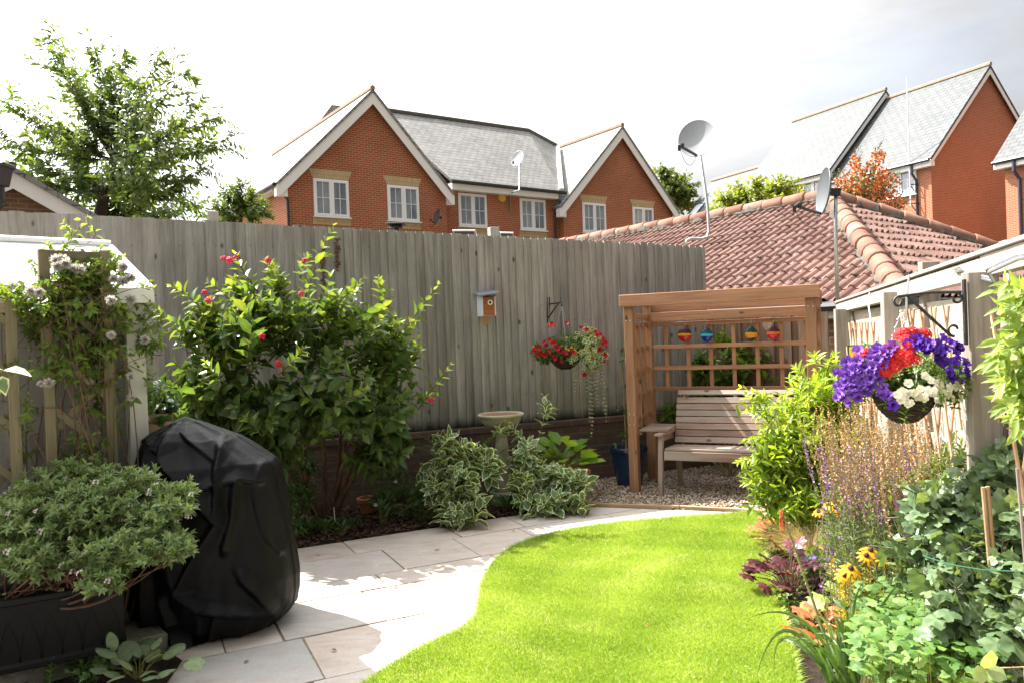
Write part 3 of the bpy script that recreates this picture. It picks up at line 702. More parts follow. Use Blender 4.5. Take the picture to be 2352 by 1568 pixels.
    c = HP(1003, 497, -.35); f = HP(988, 520, .0); satellite_dish('small dark grey satellite dish low on the red brick wall', c, V((-.75, -.45, .25)), .55, M_DARKGREY, f, HP(989, 505, -.8), mast_r=.025, bends=[HP(1003, 519, -.25)], cable=False)
gabled_house()

# ------------------------------------------------------------------ slate row on the right
def slate_row():
    K = AY(2139, 400, 36); K = V((K.x, K.y, 0)); rd = V((-.435, .9, 0)).normalized(); rn = V((-rd.y, rd.x, 0)); gd = -rn
    R = lambda t, z, back=0.0: K + rd * t + Z * z + gd * back
    def house(name, label, t0, t1, ez, az, half, out, wins, pipes, verge_end=True, back_full=True):
        root = thing(name, label, 'house', R(t0, 0)); o = -out
        m = MB(); m.prism([R(t0, 0, o), R(t0, 0, o + 2 * half), R(t0, ez, o + 2 * half), R(t0, az - .12, o + half), R(t0, ez, o)], rd * (t1 - t0)); m.build('wall', M_BRICK2, root)
        k = (az - ez) / half; ov = .35; m = MB()
        slab(m, [R(t0 - .25, ez - k * ov + .1, o - ov), R(t1, ez - k * ov + .1, o - ov), R(t1, az + .1, o + half), R(t0 - .25, az + .1, o + half)], .1)
        slab(m, [R(t0 - .25, ez - k * ov + .1, o + 2 * half + ov), R(t1, ez - k * ov + .1, o + 2 * half + ov), R(t1, az + .1, o + half), R(t0 - .25, az + .1, o + half)], .1)
        rf = m.build('roof', M_SLATE2, root)
        m = MB(); m.tube([R(t0 - .27, az + .14, o + half), R(t1, az + .14, o + half)], .11, 6); m.build('ridge_tiles', M_LEADED, rf)
        m = MB(); b = .34
        for s in (0, 1):
            e = o - ov if s == 0 else o + 2 * half + ov; zz = ez - k * ov
            m.prism([R(t0 - .2, zz, e), R(t0 - .2, az, o + half), R(t0 - .2, az - b, o + half), R(t0 - .2, zz - b + .08, e)], -rd * .03)
        m.build('bargeboard', M_WHITE, root)
        m = MB(); m.beam(R(t0 - .2, ez - k * ov - .13, o - .16), R(t1, ez - k * ov - .13, o - .16), .3, .22, Z); m.build('fascia', M_WHITE, root)
        m = MB(); m.tube([R(t0 - .2, ez - k * ov + .02, o - ov - .07), R(t1, ez - k * ov + .02, o - ov - .07)], .08, 8); m.build('gutter', M_BLACKPL, root)
        for tp in pipes:
            m = MB(); m.tube([R(tp, ez - k * ov, o - ov), R(tp, ez - k * ov - .4, o - ov), R(tp, ez - k * ov - .75, o - .06), R(tp, 0, o - .06)], .06, 8); m.build('downpipe', M_PIPE, root)
        for (px, py, wd, ht) in wins:
            c = ON(px, py, K - rn * 0 + rn * out, rn); window(root, c, -rd, rn, wd, ht)
        return root
    M_PIPE = plain('dark_violet_plastic', (.045, .04, .065), .4)
    house('slate_house', 'tall red brick end house with a wide blank gable wall and pale slate roof', 0, 5.75, 9.35, 13.85, 4.3, 0, [(2068, 417, 1.75, 1.5)], [.75])
    house('slate_house', 'pale-roofed brick house standing a step higher beside the blank-gabled end house', 5.75, 12.3, 9.95, 14.35, 4.3, .1, [(1868, 432, 1.4, 1.5)], [])
    ra = house('slate_house', 'lowest slate-roofed house in the right-hand row, with a roof window', 12.32, 19.8, 7.6, 12.05, 4.3, .35, [], [])
    A = ON(1596, 486, R(12.3, 10, 1.2), rn); half = 4.3; k = (12.05 - 7.6) / half
    sl = (gd + Z * k).normalized(); nn = rd.cross(sl).normalized(); nn = nn if nn.z > 0 else -nn
    # roof window lying in the slope
    base = R(12.32, 7.6 + .1, -.35 + 0); c = ON(1597, 487, base, nn) + nn * .05
    m = MB(); q = [c - rd * .45 - sl * .75, c + rd * .45 - sl * .75, c + rd * .45 + sl * .75, c - rd * .45 + sl * .75]
    for i in range(4): m.beam(q[i], q[(i + 1) % 4], .09, .07, nn)
    wf = m.build('roof_window', M_DARKGREY, ra); m = MB(); m.prism([p + nn * .01 for p in q], -nn * .02); m.build('pane', plain('sky_glass', (.62, .66, .70), .08, 0, .9, .03), wf)
    # nearer house cut by the right edge
    K2 = AY(2309, 420, 32); o2 = (V((K2.x, K2.y, 0)) - K).dot(rn); t2 = (V((K2.x, K2.y, 0)) - K).dot(rd)
    k2 = 1.05
    root = thing('slate_house', 'brick house with a grey slate roof cut off by the right edge of the view', 'house', V((K2.x, K2.y, 0)))
    Q = lambda t, z, b=0.0: R(t2 + t, z, -o2 + b)
    ez = AY(2307, 365, 32).z + .15; hf = 4.3; az = ez + 4.5
    m = MB(); m.prism([Q(0, 0, 0), Q(0, 0, 2 * hf), Q(0, ez, 2 * hf), Q(0, az - .1, hf), Q(0, ez, 0)], -rd * 7); m.build('wall', M_BRICK2, root)
    m = MB(); kk = 4.5 / hf
    slab(m, [Q(.3, ez - kk * .35 + .1, -.35), Q(-7, ez - kk * .35 + .1, -.35), Q(-7, az + .1, hf), Q(.3, az + .1, hf)], .1); slab(m, [Q(.3, ez - kk * .35 + .1, 2 * hf + .35), Q(-7, ez - kk * .35 + .1, 2 * hf + .35), Q(-7, az + .1, hf), Q(.3, az + .1, hf)], .1); m.build('roof', M_SLATE2, root)
    m = MB(); m.beam(Q(.25, ez - .48, -.2), Q(-7, ez - .48, -.2), .3, .22, Z); m.build('fascia', M_WHITE, root)
    m = MB(); m.tube([Q(.25, ez - .33, -.43), Q(-7, ez - .33, -.43)], .08, 8); m.build('gutter', M_BLACKPL, root)
    m = MB(); m.tube([Q(-.6, ez - .4, -.4), Q(-.6, ez - .8, -.4), Q(-.6, ez - 1.1, -.06), Q(-.6, 0, -.06)], .07, 8); m.build('downpipe', M_PIPE, root)
    # thin aerial mast on the end house
    b = ON(2090, 415, K + rn * .35, rn); tp = ON(2083, 178, K + rn * .35, rn)
    root = thing('radio_mast', 'tall thin white aerial mast rising in front of the blank-gabled end house', 'aerial', b)
    m = MB(); m.tube([b - Z * 1.2, b + Z * 4.2], .03, 6); m.build('pole', M_UPVC, root); m = MB(); m.tube([b + Z * 4.2, V((b.x, b.y, tp.z))], .012, 5); m.build('whip', M_UPVC, root)
    m = MB()
    for dz in (-.2, -1.1): m.beam(b + Z * dz, b + Z * dz - rn * .36 - rd * .2, .04, .04); m.beam(b + Z * (dz - .02) - rd * .0, b + Z * (dz - .35) - rn * .36, .03, .03)
    m.build('bracket', M_IRON, root)
slate_row()
# ------------------------------------------------------------------ bungalow with a hipped tile roof
def bungalow():
    ez = 1.85; ud = V((-.6, .8, 0)); wd = V((.8, .6, 0)); C0 = AY(2072, 680, 8.5); C0 = V((C0.x, C0.y, ez))
    r = 4.2; h = (.762 + .549 * r) / .9347; Lr = 9.0; rise = 1.95
    apex = C0 + wd * r + ud * h + Z * rise; C1 = C0 + wd * 2 * r; rend = apex + ud * Lr
    t = NT('clay_tile'); p = t.pos(); a = t.attr(); n = t.noise(p, 5, 6, .65); n2 = t.noise(p, 55, 3, .6)
    c = t.ramp(a[0], [(0, (.145, .078, .064)), (.5, (.19, .108, .088)), (1, (.25, .155, .13))])
    c = t.mix(t.ramp(n, [(.40, 0.0), (.7, .7)]), c, (.135, .08, .064))
    mo = t.math('ADD', t.math('MULTIPLY', a[1], .36), t.math('MULTIPLY', t.noise(p, 9, 5, .7), 1.0))
    c = t.mix(t.ramp(mo, [(.80, 0.0), (.86, .95)]), c, (.022, .019, .015))
    sp = t.n('TexVoronoi', {'Vector': p, 'Scale': 22.0}).outputs[0]
    c = t.mix(t.math('MULTIPLY', t.ramp(sp, [(.10, .8), (.16, 0.0)]), t.ramp(t.noise(p, 1.6, 3), [(.42, 0.0), (.6, 1.0)])), c, (.36, .34, .30))
    M_TILE = t.done(t.bsdf(c, .8, t.bump(n2, .4, .006), .2))
    t = NT('ridge_clay'); p = t.pos(); a = t.attr(); n = t.noise(p, 3.5, 5, .65)
    c = t.ramp(t.math('ADD', n, t.math('MULTIPLY', t.math('SUBTRACT', a[0], .5), .3)), [(.3, (.17, .082, .058)), (.55, (.25, .135, .098)), (.75, (.31, .19, .145))])
    c = t.mix(t.ramp(t.noise(p, 14, 5, .7), [(.60, 0.0), (.68, .7)]), c, (.10, .085, .06))
    M_RIDGE = t.done(t.bsdf(c, .85, t.bump(t.noise(p, 60, 3), .4, .006), .2))
    root = thing('bungalow', 'low bungalow behind the arbour with a hipped roof of pinkish clay pantiles', 'house', V((C0.x, C0.y, 0)))
    m = MB(); f = .35
    b = [C0 + wd * f + ud * f, C1 - wd * f + ud * f, C1 - wd * f + ud * (h + Lr), C0 + wd * f + ud * (h + Lr)]
    m.prism([V((q.x, q.y, 0)) for q in b], Z * (ez - .1)); m.build('wall', M_HUTBRICK, root)
    roof = None
    def face(o, du, dv, SLh, umax, ok, name, roll=.17, course=.305, stp=1.0):
        nonlocal roof
        SL = math.hypot(SLh, rise); sv = (dv * SLh + Z * rise) / SL; nn = du.cross(sv); nn = nn if nn.z > 0 else -nn
        nu = int(umax / roll * 6); us = np.linspace(0, umax, nu + 1); nc = int(SL / course) + 1
        vs = []; 
        for k in range(nc): vs += [(k * course, .022, 1.0, k), (k * course + .03, .020, .7, k), (k * course + course * .5, .010, .15, k), ((k + 1) * course - .002, .0, .0, k)]
        vv = np.array([q[0] for q in vs]); hv = np.array([q[1] for q in vs]) * stp; edge = np.array([q[2] for q in vs]); kk = np.array([q[3] for q in vs])
        ph = (us / roll) % 1.0; hu = .040 * np.clip(np.cos((ph - .5) * 2 * PI * .95), -.15, 1) ** 1 * 1.0
        hu = np.where(np.abs(ph - .5) < .28, .056 * np.cos((ph - .5) / .28 * PI / 2) ** .8, 0)
        tid = np.floor(us / (roll * 2)).astype(int)
        hashf = (np.sin(tid[None, :] * 12.9898 + kk[:, None] * 78.233) * 43758.5453) % 1.0
        Hh = hu[None, :] * (.85 + .15 * edge[:, None]) + hv[:, None] + (hashf - .5) * .012 * stp
        P = np.array(o)[None, None] + us[None, :, None] * np.array(du) + vv[:, None, None] * np.array(sv) + Hh[..., None] * np.array(nn)
        U = np.broadcast_to(us[None, :], Hh.shape); Vv = np.broadcast_to(vv[:, None], Hh.shape)
        nr, ncol = Hh.shape; idx = np.arange(nr * ncol).reshape(nr, ncol)
        cu = (U[:-1, :-1] + U[1:, 1:]) / 2; cv = (Vv[:-1, :-1] + Vv[1:, 1:]) / 2
        keep = ok(cu, cv / SL) & (cv < SL)
        q = np.stack([idx[:-1, :-1], idx[:-1, 1:], idx[1:, 1:], idx[1:, :-1]], -1)[keep]
        me = bpy.data.meshes.new(name); me.from_pydata(P.reshape(-1, 3).tolist(), [], q.tolist())
        at = me.attributes.new('col', 'FLOAT_COLOR', 'POINT'); colr = np.zeros((nr, ncol, 4)); colr[..., 0] = hashf; colr[..., 1] = edge[:, None]
        at.data.foreach_set('color', colr.reshape(-1).astype(np.float32))
        o_ = link(name, me, M_TILE, root); 
        # drop unused points
        import bmesh
        bm = bmesh.new(); bm.from_mesh(me); bmesh.ops.delete(bm, geom=[x for x in bm.verts if not x.link_faces], context='VERTS'); bm.to_mesh(me); bm.free()
        return o_
    face(C0, ud, wd, r, h + Lr, lambda u, v: u >= h * v, 'roof', .17, .36, .5)
    face(C0, wd, ud, h, 2 * r, lambda u, v: (u >= r * v) & (u <= 2 * r - r * v), 'roof')
    m = MB(); m.add([C0 + Z * -.03, C0 + ud * (h + Lr) - Z * .03, rend - Z * .03, apex - Z * .03, C1 - Z * .03, C1 + ud * (h + Lr) - Z * .03], [(0, 1, 2, 3), (0, 3, 4), (4, 3, 2, 5), (0, 4, 5, 1)]); m.build('roof_felt', M_DARKFENCE, root)
    def caps(a, b_, name, r0=.135, seg=.44):
        m = MB(); d = (b_ - a); L = d.length; d.normalize(); k = 0; s = 0
        while s < L:
            e = min(s + seg, L); rr = rnd.random(); j = V((rnd.uniform(-.008, .008), rnd.uniform(-.008, .008), rnd.uniform(-.004, .006)))
            m.tube([a + d * s + j, a + d * (s + .015) + j, a + d * (e - .02) + j, a + d * (e + .01) + j], [r0 * .98, r0 * 1.08, r0 * .93, r0 * .90], 14, rr); s = e
        o = m.build(name, M_RIDGE, root, smooth=True)
        mm = MB(); n_ = int(L / .08); pts = [a + d * (L * i / n_) - Z * .06 + V((rnd.uniform(-.02, .02), rnd.uniform(-.02, .02), rnd.uniform(-.012, .012))) for i in range(n_ + 1)]
        mm.tube(pts, [r0 * rnd.uniform(.98, 1.2) for _ in pts], 8); mm.build('mortar_bed', M_MORTAR, o)
    up = Z * .065
    caps(C0 + up * .8 - (apex - C0).normalized() * .05, apex + up, 'hip_tiles'); caps(apex + up, rend + up, 'ridge_tiles'); caps(apex + up, C1 + up, 'hip_tiles')
    m = MB(); m.tube([C0 - wd * .05 - Z * .05, C0 - wd * .05 - Z * .05 + ud * (h + Lr)], .06, 8); m.build('gutter', M_BLACKPL, root); m = MB(); m.tube([C0 - ud * .05 - Z * .06, C1 - ud * .05 - Z * .06], .06, 8); m.build('gutter', M_BLACKPL, root)
    m = MB(); m.beam(C0 + wd * .1 + ud * .1 - Z * .11, C0 + wd * .1 - Z * .11 + ud * (h + Lr), .03, .16); m.build('fascia', M_WHITE, root); m = MB(); m.beam(C0 + ud * .1 + wd * .12 - Z * .11, C1 + ud * .1 - Z * .11, .03, .16); m.build('fascia', M_WHITE, root)
    return C0, apex
bungalow()
# ------------------------------------------------------------------ small building and drainpipe at the left edge
def left_edge():
    D = 12.0; a = AY(28, 386, D); n = V((.6, -.8, 0)); u = V((.8, .6, 0)); bk = -n
    root = thing('brick_cottage', 'brown brick gable with a white sloping bargeboard at the left edge', 'house', V((a.x, D, 0)))
    R = ON(195, 482, a, n); k = (a.z - R.z) / (R - a).dot(u); half = 3.2
    P = lambda s, z, b=0: V((a.x, D, z)) + u * s + bk * b
    m = MB(); m.prism([P(-half, 0, .2), P(half, 0, .2), P(half, a.z - k * half - .1, .2), P(0, a.z - .1, .2), P(-half, a.z - k * half - .1, .2)], bk * 6); m.build('wall', M_HUTBRICK, root)
    m = MB(); e = half + .3
    for s in (-1, 1): slab(m, [P(s * e, a.z - k * e + .02, -.05), P(0, a.z + .02, -.05), P(0, a.z + .02, 6.3), P(s * e, a.z - k * e + .02, 6.3)], .07)
    rf = m.build('roof', M_SLATE, root); m = MB(); m.tube([P(0, a.z + .03, -.06), P(0, a.z + .03, 6.3)], .06, 8); m.build('ridge_tiles', M_SLATE, rf)
    m = MB(); b = .26
    for s in (-1, 1): m.prism([P(0, a.z - .06, 0), P(s * e, a.z - .06 - k * e, 0), P(s * e, a.z - .06 - k * e - b, 0), P(0, a.z - .06 - b, 0)], bk * .03)
    m.build('bargeboard', M_WHITE, root)
    # outbuilding whose corner carries the black hopper
    D2 = 7.6; c = AY(12, 392, D2)
    root = thing('outbuilding', 'outbuilding corner at the left edge with black hopper and downpipe', 'house', V((c.x - .4, D2, 0)))
    m = MB(); m.prism([V((c.x - 2.4, D2, 0)), V((c.x - .13, D2, 0)), V((c.x - .13, D2, c.z + .02)), V((c.x - 2.4, D2, c.z + .6))], V((-1.05, 1.2, 0))); m.build('wall', M_HUTBRICK, root)
    m = MB(); slab(m, [V((c.x + .02, D2 - .1, c.z + .07)), V((c.x - 1.0, D2 + 1.1, c.z + .07)), V((c.x - 3.4, D2 + 1.1, c.z + .7)), V((c.x - 2.4, D2 - .1, c.z + .7))], .06); m.build('roof', M_SLATE, root)
    m = MB(); h = V((c.x - .04, D2 - .06, c.z - .06)); m.beam(h + Z * .08, h - Z * .11, .22, .17, Y, w2=.16, h2=.12); m.box(h + Z * .09, .25, .2, .04); m.tube([h - Z * .05, h - Z * .18, h - Z * .24 + X * .0, h - Z * .30 - X * .03, h - Z * .55 - X * .05, V((h.x - .05, h.y, .0))], .06, 10); m.tube([h - Z * .26 - X * .0, h - Z * .30 - X * .02], .056, 10)
    m.build('downpipe', M_BLACKPL, root, bevel=.006)
left_edge()
# ------------------------------------------------------------------ bits that peep over the tall fence
def peeps():
    p = AY(910, 519, 11.0); root = thing('vent_cowl', 'black flat-topped cowl showing over the tall fence below a window', 'vent', V((p.x, p.y, 0)))
    m = MB(); m.beam(p + Z * .018 - X * .13, p + Z * .018 + X * .13, .26, .02); m.build('cap', M_BLACKPL, root, bevel=.006); m = MB(); m.tube([V((p.x, p.y, 0)), p - Z * .04], .03, 8); m.tube([p - Z * .04, p + Z * .005], [.10, .085], 12); m.build('pole', M_BLACKPL, root)
    for px, py, w_, lab in ((1068, 534, .34, 'larger white rooflight lid just showing above the tall fence, left of the wooden post'), (1164, 539, .20, 'smaller white rooflight lid just showing above the tall fence, right of the wooden post')):
        p = AY(px, py, 11.5); root = thing('roof_light', lab, 'rooflight', V((p.x, p.y, 0)), 'rooflights behind the fence')
        m = MB(); m.beam(p - X * w_ / 2 + Z * .0, p + X * w_ / 2 - Z * .012, .5, .022); m.build('lid', M_UPVC, root, bevel=.006)
        m = MB(); m.beam(p - X * w_ * .42 - Z * .03, p + X * w_ * .42 - Z * .04, .42, .04); m.beam(p - Z * .05, V((p.x, p.y, 0)), .24, .3, Y); m.build('upstand', M_DARKGREY, root)
    for px, py, d in ((2305, 572, 11.0),):
        c = AY(px, py, d); satellite_dish('white satellite dish seen behind the right end of the tiled roof', c, V((-.85, -.4, .25)), .24, M_UPVC, V((c.x + .12, c.y + .06, 0)), c + V((-.16, -.12, -.06)), cable=False)
peeps()
# large dish on the fence end, darker dish on the near pole
c = AY(1600, 318, 8.95)
satellite_dish('large pale satellite dish on a tall bent pole above the fence end', c, V((-.34, -.85, .30)), .45, M_DISH, AY(1575, 562, 9.02), AY(1564, 335, 8.62), mast_r=.017, bends=[AY(1577, 553, 9.02), AY(1586, 548, 9.02), AY(1612, 549, 9.05), AY(1624, 545, 9.06), AY(1628, 533, 9.07), AY(1626, 480, 9.07)])
c = AY(1890, 440, 7.1)
satellite_dish('grey satellite dish seen edge-on atop a straight pole beside the arbour', c, V((-.97, .09, .14)), .41, M_DARKGREY, AY(1924, 718, 7.12), AY(1832, 472, 6.98), mast_r=.017, bends=[AY(1919, 520, 7.12)])

# ------------------------------------------------------------------ brown board fence behind the arbour
def back_fence():
    a = fp(4.42, 0) ; b = V((3.30, 8.05, 0)); d = (b - a); L = d.length; d.normalize(); n = V((d.y, -d.x, 0))
    root = thing('brown_fence', 'dark brown vertical board fence closing the corner behind the arbour', 'fence', a)
    m = MB(); s = 0; k = 0
    while s < L:
        wv = rnd.uniform(.10, .125)
        o = .022 if k % 2 else 0.0
        p = a + d * (s + wv / 2) + n * o; m.beam(p, p + Z * rnd.uniform(1.70, 1.73), .018, wv, d); s += wv * .86; k += 1
    m.build('board_panel', M_DARKFENCE, root)
    m = MB(); m.beam(a + Z * 1.55 - n * .04, b + Z * 1.55 - n * .04, .05, .08); m.beam(a + Z * .4 - n * .04, b + Z * .4 - n * .04, .05, .08); m.build('rail', M_DARKFENCE, root)
back_fence()

# ------------------------------------------------------------------ arbour
AO = G(1460, 1130); AU = V((.908, -.419, 0)).normalized(); AV = V((-AU.y, AU.x, 0))
def A(u, v, z): return AO + AU * u + AV * v + Z * z
def arbour():
    root = thing('garden_arbour', 'brown stained open-topped wooden arbour with square trellis back and side', 'arbour', AO)
    W_, D_ = 1.68, .70; s = .092
    for u, v, top in ((0, 0, 1.86), (W_, 0, 1.86), (0, D_, 1.86), (W_, D_, 1.86)):
        m = MB(); m.beam(A(u, v, -.03), A(u, v, top), s, s, AV); m.build('post', M_ARB, root, bevel=.004)
    m = MB(); m.beam(A(-.075, -.068, 1.895), A(W_ + .085, -.068, 1.895), .044, .118); m.build('front_beam', M_ARB, root, bevel=.004)
    m = MB()
    for z in (1.825, 1.899): m.beam(A(-.06, D_ + .02, z), A(W_ + .06, D_ + .02, z), .022, .070)
    m.build('rear_board', M_ARB, root, bevel=.003)
    m = MB(); m.beam(A(.048, -.03, 1.868), A(W_ - .048, -.03, 1.868), .03, .05); m.build('front_batten', M_ARB, root, bevel=.003)
    m = MB(); m.beam(A(.047, D_ - .05, 1.735), A(W_ - .047, D_ - .05, 1.735), .03, .095); m.build('rear_beam', M_ARB, root, bevel=.003)
    for u in (0, W_): m = MB(); m.beam(A(u, .048, 1.755), A(u, D_ - .048, 1.74), .04, .05); m.beam(A(u, .048, 1.885), A(u, D_ - .005, 1.885), .03, .07); m.build('side_beam', M_ARB, root, bevel=.003)
    m = MB(); zs = (1.655, 1.42, 1.195, .975)
    for z in zs: m.beam(A(.047, D_ - .01, z), A(W_ - .047, D_ - .01, z), .022, .042)
    u = .19
    while u < W_ - .05: m.beam(A(u, D_ + .014, .97), A(u, D_ + .014, 1.66), .022, .04, AU); u += .232
    m.build('back_trellis', M_ARB, root, bevel=.002)
    for u in (0, W_):
        m = MB()
        for z in (1.655, 1.42, 1.195, .955, .72): m.beam(A(u, .047, z), A(u, D_ - .047, z), .022, .042)
        for v in (.22, .42): m.beam(A(u + .018 * (1 if u == 0 else -1), v, .62), A(u + .018 * (1 if u == 0 else -1), v, 1.66), .04, .022, AV)
        m.build('side_trellis', M_ARB, root, bevel=.002)
    m = MB()
    for k in range(5): m.beam(A(.05, .06 + k * .10, .615), A(.335, .06 + k * .10, .615), .09, .022)
    m.beam(A(.06, .03, .59), A(.06, .5, .59), .03, .04); m.beam(A(.32, .03, .59), A(.32, .5, .59), .03, .04)
    m.build('corner_shelf', M_BENCH, root, bevel=.003)
    for zz, u_ in ((1.70, 0), (.78, 0), (.68, 0), (1.76, W_)):
        for du in (-.022, .022): m = MB(); m.lathe([(0, .003), (.006, .002), (.007, 0)], A(u_ + du, -.0465, zz), 8, axis=-AV); m.build('screw', M_GALV, root)
    # bench
    root = thing('garden_bench', 'weathered slatted wooden bench standing inside the arbour', 'bench', A(.9, .2, 0))
    u0, u1 = .285, 1.54; f = -.12
    m = MB()
    for k in range(4): m.beam(A(u0 + .05, f + .05 + k * .108, .452 - k * .006), A(u1 - .05, f + .05 + k * .108, .452 - k * .006), .095, .024)
    m.build('seat', M_BENCH, root, bevel=.004)
    m = MB(); m.beam(A(u0 + .045, f + .0, .395), A(u1 - .045, f + .0, .395), .024, .085); m.build('apron', M_BENCH, root, bevel=.004)
    m = MB()
    for k in range(8):
        t_ = k / 7; v = .33 + .175 * t_ ; z = .49 + .445 * t_
        if k == 7: m.beam(A(u0 + .055, v + .012, z + .012), A(u1 - .055, v + .012, z + .012), .022, .052, AV * .55 + Z * .8)
        else: m.beam(A(u0 + .05, v, z), A(u1 - .05, v, z), .022, .0605, AV * .36 + Z)
    m.build('backrest', M_BENCH, root, bevel=.004)
    m = MB()
    for u in (u0 + .12, (u0 + u1) / 2, u1 - .12): m.beam(A(u, .35, .40), A(u, .545, .95), .03, .05, AV)
    m.build('back_brace', M_BENCH, root)
    for u in (u0, u1):
        m = MB(); m.beam(A(u, f, -.01), A(u + .008, f + .04, .575), .045, .065, AV); m.build('leg', M_BENCH, root, bevel=.004)
        m = MB(); m.beam(A(u + .07 * (1 if u == u0 else -1), .44, -.01), A(u + .07 * (1 if u == u0 else -1), .36, .43), .045, .065, AV); m.build('leg', M_BENCH, root, bevel=.004)
        m = MB(); m.beam(A(u, f - .03, .592), A(u, .40, .575), .085, .026); m.build('armrest', M_BENCH, root, bevel=.005)
        m = MB(); m.beam(A(u + .012, f + .06, .36), A(u + .012, .42, .36), .03, .07); m.beam(A(u + .012, f + .05, .55), A(u + .012, .40, .53), .03, .05); m.build('side_rail', M_BENCH, root, bevel=.003)
    # glass ornaments
    specs = [(1572.5, 768, .0, 'round stained glass ornament with dark red, yellow and red bands', [(.10, .005, .012), (.10, .005, .012), (.75, .45, .02), (.55, .02, .015), (.42, .01, .02)], .07, .076, 1.0),
             (1623.5, 769, 0, 'stained glass ornament with teal, cyan and deep blue bands', [(.004, .03, .06), (.01, .09, .12), (.05, .55, .65), (.01, .03, .28), (.01, .02, .30)], .062, .08, .92),
             (1725.5, 766, 0, 'stained glass ornament with dark green, amber and green bands', [(.01, .045, .015), (.01, .05, .02), (.70, .34, .01), (.70, .30, .01), (.005, .055, .045)], .064, .08, .85),
             (1776, 764.5, 0, 'stained glass ornament with maroon, orange and pinkish red bands', [(.07, .005, .03), (.09, .01, .03), (.70, .22, .02), (.55, .03, .02), (.45, .02, .06)], .066, .08, .85)]
    for i, (px, py, q, lab, cols, rx, rz, sh) in enumerate(specs):
        c = ON(px, py, A(0, .70 - .055, 0), AV)
        t = NT('banded_glass'); p = t.n('TexCoord').outputs['Object']; z = t.n('SeparateXYZ', {0: p}).outputs[2]
        wv = t.math('ADD', z, t.math('MULTIPLY', t.math('SUBTRACT', t.noise(p, 14, 2), .5), .022))
        fz = t.math('ADD', t.math('DIVIDE', wv, rz * 2), .5)
        cc = t.ramp(fz, [(0, cols[4]), (.24, cols[3]), (.43, cols[2]), (.58, cols[1]), (.8, cols[0])], 'CONSTANT')
        g = t.bsdf(cc, .12, None, .6, 0, **{'Coat Weight': .4}); tr = t.n('BsdfTranslucent', {0: t.mix(1.0, cc, (1.4, 1.4, 1.4), 'MULTIPLY')})
        mat = t.done(t.n('MixShader', {0: .5, 1: g.outputs[0], 2: tr.outputs[0]}))
        root = thing('glass_ornament', lab + (' hung from the arbour trellis'), 'ornament', c, 'glass ornaments hung in the arbour')
        n = 40; m = MB(); ring = []
        for k in range(n):
            a_ = 2 * PI * k / n; x_ = rx * math.copysign(abs(math.sin(a_)) ** sh, math.sin(a_)); z_ = rz * math.cos(a_)
            if sh < 1: x_ = rx * math.sin(a_) * (1 - .25 * abs(math.cos(a_)) ** 3); z_ = rz * (math.cos(a_) * .82 + .18 * math.copysign(abs(math.cos(a_)) ** 6, math.cos(a_)))
            ring.append((x_, z_))
        vs = []; fs = []
        for lay, (sc_, off) in enumerate(((.0, -.012), (.6, -.010), (.92, -.006), (1.0, 0), (.92, .006), (.6, .010), (0.0, .012))):
            for (x_, z_) in ring: vs.append(AU * x_ * sc_ + Z * z_ * sc_ + AV * off)
        for lay in range(6):
            for k in range(n): k2 = (k + 1) % n; fs.append((lay * n + k, lay * n + k2, (lay + 1) * n + k2, (lay + 1) * n + k))
        m.add(vs, fs, None, .5); o = m.build('disc', mat, None, smooth=True); o.parent = root
        m = MB(); m.tube([c + Z * rz, V((c.x, c.y, 0)) + AV * .035 + Z * 1.66], .0012, 4); m.build('thread', M_IRON, root)
arbour()

